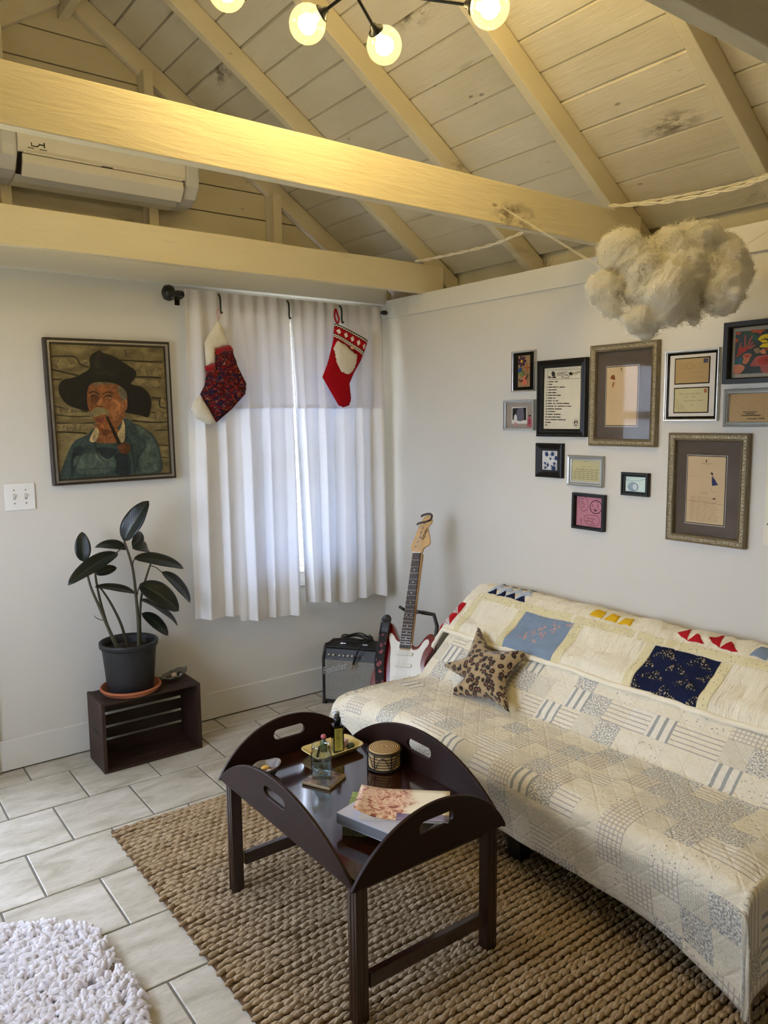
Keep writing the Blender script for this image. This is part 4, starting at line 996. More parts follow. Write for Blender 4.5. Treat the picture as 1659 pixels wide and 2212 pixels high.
# ---------------------------------------------------------------- cotton cloud
def cloud():
    cb = CAM+ray(1455, 612)*2.40
    cl = thing('cotton_cloud', 'fluffy white cotton cloud hanging on threads in front of the picture wall', 'cloud', tuple(cb))
    blobs = [(1345, 545, 50, 0), (1312, 625, 34, 0), (1330, 600, 40, .05), (1322, 660, 24, 0), (1385, 590, 52, 0), (1430, 570, 58, .03), (1452, 535, 40, 0), (1500, 530, 50, 0), (1530, 515, 38, 0), (1550, 545, 42, .02), (1480, 590, 62, 0), (1440, 630, 56, -.04), (1400, 640, 46, 0), (1395, 672, 36, 0), (1378, 692, 28, -.02), (1402, 700, 28, 0), (1360, 690, 16, -.01), (1430, 668, 44, -.02), (1470, 640, 40, 0), (1530, 590, 52, 0), (1570, 570, 46, 0), (1600, 575, 28, 0), (1612, 585, 18, .02), (1565, 620, 46, -.04), (1560, 645, 38, -.03), (1545, 660, 28, -.02), (1590, 600, 34, 0), (1498, 660, 16, 0), (1492, 682, 11, 0), (1505, 690, 10, 0), (1365, 560, 44, .04), (1470, 560, 55, .08), (1520, 570, 50, .08), (1400, 600, 55, .08)]
    mb = MB()
    for x, y, r, dz in blobs:
        p = CAM+ray(x, y)*(2.40+dz)-cb; R_ = r*2.4/FPX
        mb.ball(tuple(p), R_*.93, 14, 10)
    me = mb.mesh('cotton', M_PLUSH); o = bpy.data.objects.new('cotton', me); COL.objects.link(o)
    md = o.modifiers.new('r', 'REMESH'); md.mode = 'VOXEL'; md.voxel_size = .0075; md.use_smooth_shade = True
    sm = o.modifiers.new('s', 'SMOOTH'); sm.factor = .6; sm.iterations = 4
    dg = bpy.context.evaluated_depsgraph_get(); me2 = bpy.data.meshes.new_from_object(o.evaluated_get(dg)); bpy.data.objects.remove(o)
    N = len(me2.vertices); co = np.empty(N*3, np.float32); me2.vertices.foreach_get('co', co); co = co.reshape(-1, 3); no = np.empty(N*3, np.float32); me2.vertices.foreach_get('normal', no); no = no.reshape(-1, 3)
    d = np.array([.024*mnoise.fractal(Vector(c)*17, .75, 2.1, 6)+.008*mnoise.noise(Vector(c)*52) for c in co]); co = co+no*d[:, None]
    me2.vertices.foreach_set('co', co.ravel().astype(np.float32)); me2.update()
    k = NT('cotton_wool'); k.base(k.mix(k.noise(k.coord('Object'), 14), srgb(252, 250, 242), srgb(246, 242, 230))); k.bump(k.noise(k.coord('Object'), 120, 5, .75), .7, .01); k.set(1., spec=.05, sheen=.3)
    out = k.t.nodes['Material Output']; tl = k.n('ShaderNodeBsdfTranslucent'); tl.inputs[0].default_value = srgb(252, 248, 236); mx = k.n('ShaderNodeMixShader'); mx.inputs[0].default_value = .45
    k.l(k.p.outputs[0], mx.inputs[1]); k.l(tl.outputs[0], mx.inputs[2]); k.l(mx.outputs[0], out.inputs[0])
    me2.materials.clear(); me2.materials.append(k.m); me2.name = 'cotton'
    link('cotton', me2, cl)
    # loose fibres standing off the surface
    pick = RNG.integers(0, N, 26000); VV, FF = [], []; b0 = 0
    for i in pick:
        p, n_ = co[i], no[i]; t = RNG.normal(size=3); t -= t.dot(n_)*n_; t /= np.linalg.norm(t)+1e-9; L = RNG.uniform(.008, .026); cu = RNG.uniform(-1, 1)
        s_ = np.cross(n_, t); pts = [p+n_*L*(.55*a-.35*a*a)+t*L*a*1.1+s_*L*cu*a*a for a in (0, .35, .7, 1.)]
        w_ = s_*.0006
        VV.append(np.array([q for c in pts for q in (c-w_, c+w_)])); FF.append(np.array([(0, 1, 3, 2), (2, 3, 5, 4), (4, 5, 7, 6)])+b0); b0 += 8
    fast_mesh('loose_fibres', np.concatenate(VV), np.concatenate(FF), k.m, cl, 'stuff')
    # hanging threads
    th = plain('nylon_thread', (220, 214, 196), rough=.4)
    a1 = at_y(1085, 447, RY[2]-.041)
    for (tgt, s) in (((1308, 582), a1), ((1330, 600), a1+np.array([.004, 0, -.004])), ((1560, 560), np.array([2.55, .80, 2.34])), ((1540, 575), np.array([2.56, .80, 2.34]))):
        e = CAM+ray(*tgt)*2.40
        MB().tube([np.array(s)-cb, e-cb], .0007, 5).build('thread', th, cl)
cloud()

# ---------------------------------------------------------------- twisted white cord strung under the rafters
M_CORD = plain('white_cord', (226, 218, 200), (208, 198, 178), rough=.7, nscale=60)
def cord(pts, label, r=.0045):
    c = catmull(pts, 14); t = thing('cord', label, 'cord', tuple(c[0]), group='white cords under the rafters')
    for s in (0, 1):
        path = []
        for i, p in enumerate(c):
            a = i*.75+s*math.pi; path.append(np.array(p)-c[0]+np.array([.35*math.cos(a), 0, math.sin(a)])*r)
        MB().tube(path, r*.85, 6).build('strand', M_CORD, t)
cord([(2.60, 3.19, 2.327), (2.61, 2.95, 2.318), (2.615, 2.655, 2.315), (2.62, 2.45, 2.335), (2.62, 2.22, 2.36)], 'white twisted cord strung beside the corner, under the rafters')
cord([(2.58, 1.972, 2.335), (2.61, 1.75, 2.305), (2.62, 1.48, 2.293), (2.62, 1.30, 2.31), (2.63, .98, 2.33), (2.63, .5, 2.33)], 'white twisted cord sagging above the cotton cloud')
cord([(2.58, 1.975, 2.332), (2.615, 1.74, 2.318), (2.625, 1.47, 2.307), (2.625, 1.30, 2.318), (2.635, .98, 2.335), (2.635, .5, 2.335)], 'thinner white cord above the sagging twisted cord at upper right', .003)

# ---------------------------------------------------------------- painting, switch
M_SILV = plain('silver_leaf', (178, 172, 160), (150, 144, 130), rough=.32, metal=.9, nscale=30)
M_WALNUT = plain('dark_frame_edge', (52, 38, 28), (36, 26, 18), rough=.4)
def mitred(mb, W_, H_, prof, mi=0):
    """picture frame: profile of (inset, forward) swept round a W x H rectangle whose lower centre is the origin"""
    cs = [(-1, 0), (1, 0), (1, 1), (-1, 1)]; rings = []
    for ins, fw in prof: rings.append([(cx*(W_/2-ins), -fw, ins+cz*(H_-2*ins)) for cx, cz in cs])
    n = len(prof); vs = [p for r in rings for p in r]
    return mb.add(vs, [(i*4+k, i*4+(k+1) % 4, (i+1)*4+(k+1) % 4, (i+1)*4+k) for i in range(n-1) for k in range(4)], mi)
def wallframe(name, label, cat, right, c, zb, W_, H_, tilt=0., group=None):
    """on the right wall c is world y of the centre; on the back wall c is world x"""
    t = thing(name, label, cat, (XW-.001, c, zb) if right else (c, YW-.001, zb), 0, group)
    t.rotation_euler = (0, tilt, -math.pi/2 if right else 0); return t
pa = wallframe('framed_painting', 'oil portrait of a man in a floppy black hat smoking a pipe, silver frame', 'painting', False, 1.138, 1.247, .556, .638, -.012)
PWd, PH = .556, .638
mitred(MB(), PWd, PH, [(0, 0), (0, .034), (.004, .038), (.010, .038)]).build('frame', M_WALNUT, pa, fix=False)
mitred(MB(), PWd, PH, [(.010, .036), (.012, .042), (.019, .042), (.022, .036), (.022, .030)]).build('silver_slip', M_SILV, pa, fix=False)
mitred(MB(), PWd, PH, [(.022, .034), (.026, .034), (.027, .026)]).build('inner_lip', M_WALNUT, pa, fix=False)
cw, chh = PWd-.054, PH-.054
def stone():
    k = NT('painted_stone'); co = k.coord('Object', (1, 1, 2.2)); n1 = k.noise(co, 9, 5, .6, .6)
    k.base(k.ramp(n1, [(.30, srgb(70, 60, 36)), (.5, srgb(108, 94, 58)), (.7, srgb(136, 120, 78))])); k.bump(k.noise(co, 120, 3), .3, .002); return k.set(.5, spec=.4)
MB().box(-cw/2, cw/2, -.027, -.006, .027, .027+chh).build('canvas', stone(), pa)
Hm = homography([(135, 205), (1420, 240), (1510, 1690), (255, 1765)], [(-cw/2, .027+chh), (cw/2, .027+chh), (cw/2, .027), (-cw/2, .027)])
pp = lambda pts: [Hm(*p) for p in pts]
ps = []
for a, w_ in (([(150, 350), (330, 345), (430, 362), (480, 440), (570, 470)], 16), ([(930, 385), (1180, 398), (1410, 405)], 16), ([(160, 500), (330, 540), (450, 565)], 18), ([(165, 612), (270, 612)], 14), ([(1105, 582), (1250, 578), (1400, 592)], 16), ([(190, 920), (330, 950), (560, 985)], 12), ([(210, 1020), (400, 1040), (600, 1035)], 10), ([(215, 1112), (420, 1124), (640, 1108)], 14), ([(220, 1218), (400, 1222), (560, 1235)], 16), ([(985, 270), (1000, 340)], 10), ([(1290, 815), (1450, 830)], 12), ([(1380, 840), (1385, 920), (1460, 940)], 14), ([(1285, 990), (1470, 1000)], 12), ([(1060, 1085), (1300, 1105), (1480, 1100)], 14), ([(1330, 1200), (1490, 1190)], 12), ([(1380, 1370), (1500, 1380)], 12), ([(1410, 1510), (1500, 1520)], 10)):
    ps.append((stroke(pp(a), w_*.00040), oil(44, 38, 24)))
for a in ([(160, 400), (300, 380), (420, 400), (400, 480), (200, 480)], [(480, 400), (560, 385), (580, 440), (520, 440)], [(960, 420), (1380, 430), (1380, 560), (1130, 560), (1080, 480)], [(230, 1130), (600, 1125), (620, 1180), (250, 1200)], [(1070, 610), (1370, 610), (1390, 680), (1200, 690)], [(1400, 820), (1430, 825), (1420, 900), (1390, 890)], [(1320, 1000), (1450, 985), (1460, 1060), (1340, 1070)], [(210, 960), (420, 940), (480, 985), (240, 1010)]): ps.append((blob(pp(a)), oil(140, 122, 80)))
coat, dcoat, lcoat = oil(58, 76, 70), oil(34, 46, 50), oil(84, 100, 86)
ps += [(blob(pp([(250, 1762), (290, 1600), (350, 1440), (420, 1320), (560, 1250), (650, 1170), (760, 1250), (960, 1060), (1090, 1120), (1250, 1200), (1350, 1320), (1400, 1500), (1400, 1692), (1100, 1706), (800, 1728), (500, 1750)]), 3), coat)]
for a, m in (([(1100, 1150), (1250, 1220), (1330, 1340), (1380, 1500), (1370, 1660), (1200, 1680), (1150, 1500), (1230, 1350)], lcoat), ([(880, 1480), (1020, 1480), (1060, 1700), (900, 1710)], dcoat), ([(400, 1420), (520, 1400), (440, 1600), (380, 1720)], dcoat), ([(430, 1500), (820, 1480), (860, 1660), (480, 1700)], lcoat), ([(660, 1400), (900, 1420), (820, 1520), (740, 1510)], dcoat)): ps.append((blob(pp(a)), m))
for a, w_ in (([(570, 1370), (480, 1500), (400, 1690)], 12), ([(640, 1350), (680, 1480), (760, 1560)], 12), ([(1060, 1340), (1080, 1500), (1110, 1690)], 14), ([(1230, 1380), (1140, 1520), (1120, 1640)], 12), ([(980, 1080), (1000, 1250), (1050, 1330)], 10), ([(460, 1660), (700, 1640), (980, 1630)], 6), ([(1240, 1580), (1280, 1590), (1320, 1580)], 5)): ps.append((stroke(pp(a), w_*.00040), dcoat))
hat = oil(24, 22, 18)
ps += [(blob(pp([(585, 345), (690, 272), (720, 300), (850, 342), (960, 412), (1080, 492), (1110, 540), (1092, 600), (1052, 662), (1180, 700), (1258, 780), (1286, 880), (1276, 960), (1250, 1045), (1150, 1020), (985, 990), (700, 900), (590, 975), (450, 950), (330, 900), (250, 800), (232, 700), (275, 622), (400, 590), (500, 540), (580, 480)]), 3), hat)]
for a in ([(640, 340), (690, 300), (700, 460), (650, 480)], [(640, 540), (760, 500), (900, 570), (760, 560)]): ps.append((blob(pp(a)), oil(40, 36, 28)))
skin, skd, skl = oil(152, 92, 46), oil(112, 62, 30), oil(176, 112, 62)
ps += [(blob(pp([(650, 1140), (760, 1200), (900, 1180), (935, 1290), (890, 1342), (780, 1346), (660, 1335), (640, 1250)])), skin), (blob(pp([(690, 1150), (860, 1200), (760, 1260)])), skd),
       (blob(pp([(560, 720), (610, 655), (700, 640), (830, 650), (930, 690), (1000, 770), (1006, 870), (985, 1000), (940, 1110), (870, 1190), (760, 1190), (680, 1140), (620, 1050), (575, 960), (553, 870)]), 3), skin),
       (blob(pp([(900, 690), (980, 730), (1004, 820), (960, 852), (925, 800)])), oil(122, 112, 84)), (blob(pp([(600, 660), (700, 640), (830, 648), (880, 670), (740, 668), (640, 680)])), oil(118, 104, 74)),
       (blob(pp([(948, 862), (1004, 850), (1004, 950), (962, 985), (945, 930)])), skl), (stroke(pp([(965, 870), (985, 900), (968, 960)]), .004), skd),
       (blob(pp([(590, 810), (640, 790), (690, 815), (650, 890), (600, 880)])), skd), (blob(pp([(830, 850), (930, 880), (920, 1050), (860, 1090), (820, 980)])), skl), (blob(pp([(690, 840), (720, 830), (745, 920), (690, 940), (655, 930)])), skl),
       (stroke(pp([(570, 770), (630, 752), (690, 785)]), .006), oil(70, 42, 24)), (stroke(pp([(725, 780), (790, 755), (850, 775)]), .006), oil(70, 42, 24)),
       (stroke(pp([(592, 806), (625, 795), (662, 808)]), .006), oil(60, 36, 22)), (stroke(pp([(750, 806), (795, 795), (835, 815)]), .006), oil(60, 36, 22)), (stroke(pp([(765, 820), (800, 828), (830, 818)]), .003), oil(190, 150, 100)),
       (stroke(pp([(640, 905), (690, 925), (745, 920)]), .006), skd), (blob(pp([(590, 1000), (630, 945), (700, 935), (770, 955), (808, 1020), (740, 1010), (650, 1040), (610, 1045)])), oil(150, 134, 88)), (blob(pp([(650, 1070), (700, 1050), (760, 1075), (720, 1110), (665, 1100)])), oil(140, 70, 50)), (stroke(pp([(660, 1140), (720, 1190), (760, 1240)]), .005), skd),
       (blob(pp([(655, 1165), (690, 1240), (645, 1330), (582, 1325), (600, 1260)])), oil(196, 172, 120)), (blob(pp([(962, 1075), (985, 1180), (975, 1320), (925, 1330), (900, 1235), (930, 1180)])), oil(196, 172, 120)),
       (pp([(762, 1042), (790, 1034), (945, 1352), (905, 1368)]), oil(40, 28, 22)), (blob(pp([(902, 1372), (985, 1345), (1046, 1385), (1030, 1450), (975, 1475), (920, 1440)])), oil(104, 58, 28))]
print_layer('portrait', pa, ps, -.0272, .00012)

sw = wallframe('light_switch', 'white double light switch plate on the wall under the painting', 'light switch', False, .726, 1.146, .122, .117)
MB().box(-.061, .061, -.006, 0, 0, .117).build('plate', plain('switch_white', (236, 234, 228), rough=.35), sw, bevel=.003, seg=3)
for x in (-.023, .023):
    MB().box(x-.005, x+.005, -.0072, -.005, .046, .071).build('slot', plain('switch_slot', (170, 168, 160)), sw)
    MB().prism([(-.006, .052), (-.017, .064), (-.016, .069), (-.006, .066)], x-.0035, x+.0035, 'yz').build('toggle', plain('switch_white', (236, 234, 228)), sw, bevel=.001)
    for z in (.030, .087): MB().lathe([(0, 0), (.003, 0), (.003, .0015), (0, .002)], 10).xf(Matrix.Translation((x, -.006, z)) @ Matrix.Rotation(math.pi/2, 4, 'X')).build('screw', M_SILV, sw)

# ---------------------------------------------------------------- pictures on the right wall
M_BLKF = plain('black_frame', (11, 11, 12), (7, 7, 8), rough=.45, spec=.35)
M_PEWT = plain('pewter_frame', (184, 186, 184), (164, 166, 162), rough=.38, metal=.6, nscale=30)
M_SILF = plain('silver_frame', (206, 204, 198), (190, 188, 180), rough=.25, metal=.85, nscale=30)
M_CHAMP_SHADE = plain('champagne_shaded_hollow', (150, 138, 112), (112, 100, 76), rough=.38, metal=.55, nscale=90, bump=.6, bscale=160)  # darkened base: shade in the carved hollows is put into the colour
M_CARVE_LIT = plain('champagne_lit_carving', (226, 218, 194), (196, 184, 154), rough=.34, metal=.5, nscale=120)  # same finish in a paler tone, light on the raised carving painted in
M_PANE = glass_mat('picture_glass', (.97, .97, .97), 0., .04, .008, .35)
IK = ink(34, 30, 28)
def paper(t, x0, x1, z0, z1, y, rgb, name='paper', mat=None):
    return MB().box(x0, x1, y, y+.001, z0, z1).build(name, mat or plain('paper_%d_%d_%d' % rgb, rgb, tuple(v*.93 for v in rgb), rough=.85, spec=.15, nscale=12), t)
def pic(name, label, y0, y1, z0, z1, fw, depth, fmat, tilt=0., glass=True, prof=None):
    W_, H_ = y0-y1, z1-z0; t = wallframe(name, label, 'picture', True, (y0+y1)/2, z0, W_, H_, tilt, 'pictures on the right wall')
    p = prof or [(0, 0), (0, depth*.8), (fw*.15, depth), (fw*.55, depth), (fw*.7, depth*.72), (fw*.95, depth*.66), (fw, depth*.4), (fw, .001)]
    mitred(MB(), W_, H_, p).build('frame', fmat, t, fix=False)
    MB().box(-W_/2+fw*.5, W_/2-fw*.5, -.003, -.001, fw*.5, H_-fw*.5).build('backing', plain('backing_board', (120, 104, 80), rough=.9), t)
    if glass: MB().box(-W_/2+fw*.97, W_/2-fw*.97, -depth*.42, -depth*.42+.001, fw*.97, H_-fw*.97).build('glass', M_PANE, t)
    return t, W_, H_
def scrawl(x0, x1, z, h, w_=.0007, rough=.9, words=0):
    """a line of handwriting"""
    out = []; n_w = words or max(1, int((x1-x0)/.022)); gap = .003; L = (x1-x0-gap*(n_w-1))/n_w
    for k in range(n_w):
        a = x0+k*(L+gap); l2 = L*random.uniform(.75, 1.); n = max(4, int(l2/(h*.55)))
        out.append(stroke([(a+l2*i/n, z+(h*.5*(1 if i % 2 else -1)*random.uniform(.3, 1.)*rough)) for i in range(n+1)], w_, 3))
    return out
def bars(lines, x0, z0, dz, s, hgt):
    """typed words too small to read: short dark runs"""
    out = []
    for i, ws in enumerate(lines):
        for a, b in ws:
            x = x0+a*s
            while x < x0+b*s-.001:
                w_ = min(random.uniform(.0012, .0024), x0+b*s-x); z = z0-i*dz; out.append([(x, z-hgt*random.uniform(.3, .5)), (x+w_*.8, z-hgt*.5), (x+w_*.8, z+hgt*random.uniform(.3, .5)), (x, z+hgt*.5)]); x += w_
    return out
# 1 flower drawing
t, W_, H_ = pic('framed_picture', 'small silver and black frame with a painted flower, top left of the group', 2.572, 2.428, 1.640, 1.826, .007, .014, M_SILF)
paper(t, -W_/2+.008, W_/2-.008, .008, H_-.008, -.004, (16, 16, 17), 'mat'); paper(t, -.036, .037, .022, H_-.022, -.0052, (164, 134, 96), 'drawing')
s = []
for k in range(7): a = k*.9; s.append((blob([(-.012+.006*math.cos(a+1.57), .138+.006*math.sin(a+1.57)), (-.012+.024*math.cos(a-.3), .138+.022*math.sin(a-.3)), (-.012+.027*math.cos(a), .138+.025*math.sin(a)), (-.012+.024*math.cos(a+.3), .138+.022*math.sin(a+.3))]), ink(60, 30, 60)))
s.append((blob([(-.020, .138), (-.012, .146), (-.004, .138), (-.012, .130)]), ink(214, 160, 50)))
for k in range(8): a = k*.78; s.append((stroke([(.022, .108), (.022+.018*math.cos(a), .108+.020*math.sin(a))], .004), ink(196, 130, 40) if k % 2 else ink(150, 50, 40)))
s += [(blob([(-.034, .098), (-.018, .112), (-.010, .098), (-.022, .086)]), ink(40, 70, 130)), (blob([(-.032, .084), (0, .092), (.012, .07), (-.014, .07)]), ink(110, 120, 70)), (blob([(-.006, .040), (.004, .072), (.014, .072), (.024, .036), (.006, .030)]), ink(206, 110, 84)), (stroke([(-.026, .058), (-.016, .048), (0, .052)], .005), ink(30, 24, 30)), (stroke([(.012, .056), (.026, .066), (.030, .080)], .005), ink(30, 24, 30)), (stroke([(-.010, .115), (.002, .085), (.006, .072)], .003), ink(80, 100, 50))]
print_layer('flower_print', t, s, -.0054)
# 2 set list
t, W_, H_ = pic('framed_picture', 'black frame with a typed numbered list under a star logo', 2.409, 2.131, 1.436, 1.772, .034, .024, M_BLKF, 0., True, [(0, 0), (0, .018), (.004, .022), (.012, .024), (.018, .018), (.026, .020), (.034, .014), (.034, .001)])
px0, px1, pz0, pz1 = -W_/2+.034, W_/2-.034, .034, H_-.034
paper(t, px0, px1, pz0, pz1, -.006, (232, 224, 200))
Hs = homography([(105, 180), (1215, 110), (1180, 2030), (65, 2035)], [(px0, pz1), (px1, pz1), (px1, pz0), (px0, pz0)])
hp = lambda pts: [Hs(*p) for p in pts]
LN = [[(175, 195), (228, 380), (415, 505)], [(175, 195), (225, 340)], [(165, 190), (222, 350), (370, 455), (480, 520), (555, 720)], [(165, 185), (220, 320), (330, 468)], [(160, 190), (215, 320), (340, 455)], [(160, 195), (215, 340), (350, 450), (465, 592)], [(155, 175), (210, 340), (370, 430)], [(148, 185), (208, 320), (360, 410), (440, 520)], [(148, 180), (205, 330), (375, 430), (465, 640), (665, 845)], [(145, 190), (215, 285), (300, 375), (410, 470), (505, 690), (715, 770), (790, 905)], [(145, 195), (210, 400), (425, 632)], [(145, 190), (215, 260), (275, 425)], [(140, 190), (210, 355), (385, 595)], [(130, 185), (210, 325), (340, 450), (465, 585)], [(135, 190), (205, 260), (285, 500), (520, 655), (670, 750)], [(135, 290)], [(130, 190)]]
s = []
for i, ws in enumerate(LN):
    yy = 583+i*83.2
    for a, b in ws:
        x = a
        while x < b-4:
            w_ = min(random.uniform(13, 24), b-x); q = random.uniform(-5, 5); s.append((hp([(x, yy-15+q), (x+w_*.82, yy-15-q), (x+w_*.82, yy+15), (x, yy+14-q)]), IK)); x += w_
for a, b in (((215, 238), (1190, 205)), ((205, 512), (1185, 490)), ((215, 238), (205, 512)), ((1190, 205), (1185, 490))): s.append((stroke(hp([a, b]), .0011), IK))
st_ = []
for k in range(10): a = math.pi/2+k*math.pi/5; r = 78 if k % 2 == 0 else 32; st_.append((895+r*math.cos(a)*1.1, 345-r*math.sin(a)))
s += [(hp(st_), IK)]+[(stroke(hp(q), .0016), IK) for q in ([(490, 350), (540, 310), (620, 310), (660, 350), (600, 385), (520, 390), (490, 350)], [(520, 350), (600, 345), (700, 300), (800, 290)], [(620, 440), (720, 470), (850, 460), (780, 390), (700, 400), (620, 440)], [(960, 360), (1060, 300), (1170, 290), (1080, 350), (1030, 385)], [(660, 330), (740, 350), (800, 380)])]
s += [(blob(hp([(330, 300), (380, 270), (430, 320), (420, 380), (440, 420), (350, 420)])), ink(60, 56, 52)), (blob(hp([(210, 430), (290, 430), (320, 470), (250, 460)])), IK), (blob(hp([(330, 450), (440, 435), (455, 470), (360, 468)])), IK)]
s += [(stroke(hp([(1045+100*math.cos(a), 1850-115*math.sin(a)) for a in np.linspace(0, 6.28, 17)]), .001, 1), ink(150, 144, 128)), (blob(hp([(985, 1860), (1010, 1780), (1035, 1770), (1030, 1830), (1000, 1870)])), IK), (blob(hp([(1105, 1865), (1085, 1775), (1065, 1770), (1065, 1830), (1095, 1870)])), IK), (hp([(1005, 1900), (1085, 1898), (1085, 1925), (1005, 1927)]), IK)]
print_layer('typed_list', t, s, -.0063, .00001)
# ornate champagne frames
def ornate(label, y0, y1, z0, z1, tilt, rel, draw):
    t, W_, H_ = pic('framed_picture', label, y0, y1, z0, z1, .030, .026, M_CHAMP_SHADE, tilt, True, [(0, 0), (0, .020), (.003, .024), (.006, .021), (.010, .019), (.020, .019), (.024, .023), (.027, .021), (.030, .012), (.030, .001)])
    mb = MB()
    def leafy(p, dx, dz):   # carved acanthus along the hollow of the moulding
        L = math.hypot(dx, dz); n = int(L/.0125)
        for i in range(n):
            c = (p[0]+dx*(i+.5)/n, p[1]+dz*(i+.5)/n); a = math.atan2(dz, dx)+(.75 if i % 2 else -.75)
            ex, ez = math.cos(a), math.sin(a); rr = .0062
            v = [(c[0]-ex*rr*1.4, -.0185, c[1]-ez*rr*1.4), (c[0]-ez*rr*.6, -.0185, c[1]+ex*rr*.6), (c[0]+ex*rr*1.4, -.0185, c[1]+ez*rr*1.4), (c[0]+ez*rr*.6, -.0185, c[1]-ex*rr*.6), (c[0], -.0245, c[1])]
            mb.add(v, [(0, 1, 4), (1, 2, 4), (2, 3, 4), (3, 0, 4)])
    i_ = .0145
    leafy((-W_/2+i_, i_), W_-2*i_, 0); leafy((-W_/2+i_, H_-i_), W_-2*i_, 0); leafy((-W_/2+i_, i_), 0, H_-2*i_); leafy((W_/2-i_, i_), 0, H_-2*i_)
    mb.build('carving', M_CARVE_LIT, t)
    MB().box(-W_/2+.028, W_/2-.028, -.006, -.004, .028, H_-.028).build('mat', plain('taupe_mat', (92, 80, 68), (86, 74, 62), rough=.9, nscale=60), t)
    a, b, c, d = [rel[0]*W_-W_/2, rel[1]*W_-W_/2, rel[2]*H_, rel[3]*H_]
    paper(t, a-.005, b+.005, c-.006, d+.005, -.0068, (226, 220, 206), 'mat_bevel'); paper(t, a-.003, b+.003, c-.0035, d+.003, -.0075, (22, 20, 20), 'inner_mat'); paper(t, a, b, c, d, -.0082, (216, 188, 146), 'letter')
    print_layer('letter_print', t, draw(a, b, c, d), -.0084, .00001)
LB = ink(150, 118, 84)
def draw_a(a, b, c, d):
    w_, h = b-a, d-c; P = lambda u, v: (a+u*w_, d-v*h)
    s = [(blob([P(.14, .16), P(.20, .13), P(.25, .14), P(.28, .20), P(.24, .22), P(.18, .20), P(.13, .20)]), ink(136, 72, 40)), (blob([P(.22, .25), P(.27, .27), P(.24, .32), P(.20, .35), P(.18, .31)]), ink(178, 116, 76)), (blob([P(.46, .02), P(.49, .03), P(.50, .05), P(.47, .06)]), ink(90, 70, 50))]
    s += [(q, LB) for q in scrawl(*[P(.36, 0)[0], P(.62, 0)[0]], P(0, .085)[1], .002, .0005)]
    for v in np.linspace(.36, .92, 14): s += [(q, ink(196, 164, 122)) for q in scrawl(P(.12, 0)[0], P(.88, 0)[0], P(0, v)[1], .003, .0004)]
    return s
def draw_b(a, b, c, d):
    w_, h = b-a, d-c; P = lambda u, v: (a+u*w_, d-v*h)
    s = [(blob([P(.49, .045), P(.515, .06), P(.51, .085), P(.48, .085)]), ink(96, 70, 50)), (stroke([P(.36, .10), P(.50, .104), P(.64, .10)], .0012), LB), (stroke([P(.40, .115), P(.60, .115)], .0008), LB),
         (blob([P(.66, .29), P(.72, .32), P(.80, .39), P(.83, .41), P(.74, .42), P(.67, .42)]), ink(44, 52, 104)), (blob([P(.62, .24), P(.66, .23), P(.69, .26), P(.66, .275)]), ink(60, 50, 48)), (stroke([P(.64, .46), P(.69, .52), P(.76, .52), P(.84, .49)], .0007), ink(110, 110, 120)), (blob([P(.70, .62), P(.77, .605), P(.77, .62), P(.72, .632)]), ink(50, 36, 30)),
         (stroke([P(0, .30), P(.5, .305), P(1, .33)], .0007), ink(190, 158, 114)), (stroke([P(0, .67), P(.5, .68), P(1, .70)], .0010), ink(128, 96, 66))]
    s += [(q, ink(112, 84, 60)) for v in (.535, .56) for q in scrawl(P(.38, 0)[0], P(.60, 0)[0], P(0, v)[1], .003, .0005)]
    for v in np.linspace(.60, .95, 16): s += [(q, ink(124, 96, 70)) for q in scrawl(P(.10, 0)[0], P(random.uniform(.75, .92), 0)[0], P(0, v)[1]-.002, .0036, .00055)]
    return s
ornate('ornate champagne frame holding a faded letter with a small brown sketch, beside the typed list', 2.113, 1.790, 1.401, 1.815, 0., (.24, .70, .205, .775), draw_a)
ornate('ornate champagne frame hung lowest at right, letter with a small blue sketch', 1.732, 1.415, 1.044, 1.458, 0., (.245, .72, .185, .79), draw_b)
# two envelopes
t, W_, H_ = pic('framed_picture', 'silver frame with two old envelopes, one above the other', 1.764, 1.543, 1.502, 1.767, .009, .014, M_SILF)
paper(t, -W_/2+.009, W_/2-.009, .009, H_-.009, -.004, (18, 17, 17), 'outer_mat'); paper(t, -W_/2+.018, W_/2-.018, .018, H_-.018, -.005, (222, 214, 202), 'mat')
for z0, z1, rgb in ((.142, .232, (176, 148, 104)), (.034, .122, (196, 184, 142))):
    paper(t, -.072, .072, z0-.004, z1+.004, -.0058, (24, 20, 18), 'inner_mat'); paper(t, -.068, .068, z0, z1, -.0066, rgb, 'envelope')
s = [([(.046, .212), (.064, .213), (.064, .229), (.046, .229)], ink(84, 82, 104)), (stroke([(-.01+.012*math.cos(a), .205+.011*math.sin(a)) for a in np.linspace(0, 6.28, 13)], .0012, 1), ink(140, 112, 74)), ([(.052, .104), (.064, .104), (.064, .119), (.052, .119)], ink(170, 110, 84))]
for z in (.212, .204, .196): s += [(stroke([(-.060+.008*i, z+.0015*(i % 2)) for i in range(6)], .0006), ink(140, 112, 74)), (stroke([(.008+.009*i, z+.0015*(i % 2)) for i in range(6)], .0006), ink(140, 112, 74))]
for x0, x1, z in ((-.01, .05, .18), (.0, .05, .162)): s += [(q, ink(134, 106, 70)) for q in scrawl(x0, x1, z, .004, .0006)]
for x0, x1, z in ((-.05, .04, .102), (-.025, -.005, .090), (.005, .02, .090), (-.028, .05, .076), (0, .012, .060)): s += [(q, ink(92, 88, 62)) for q in scrawl(x0, x1, z, .005, .0009)]
for k in range(4): s.append((stroke([(-.066, .088-.009*k), (-.014-.010*k, .036)], .0008), ink(110, 106, 72)))
print_layer('envelope_print', t, s, -.0068, .00001)
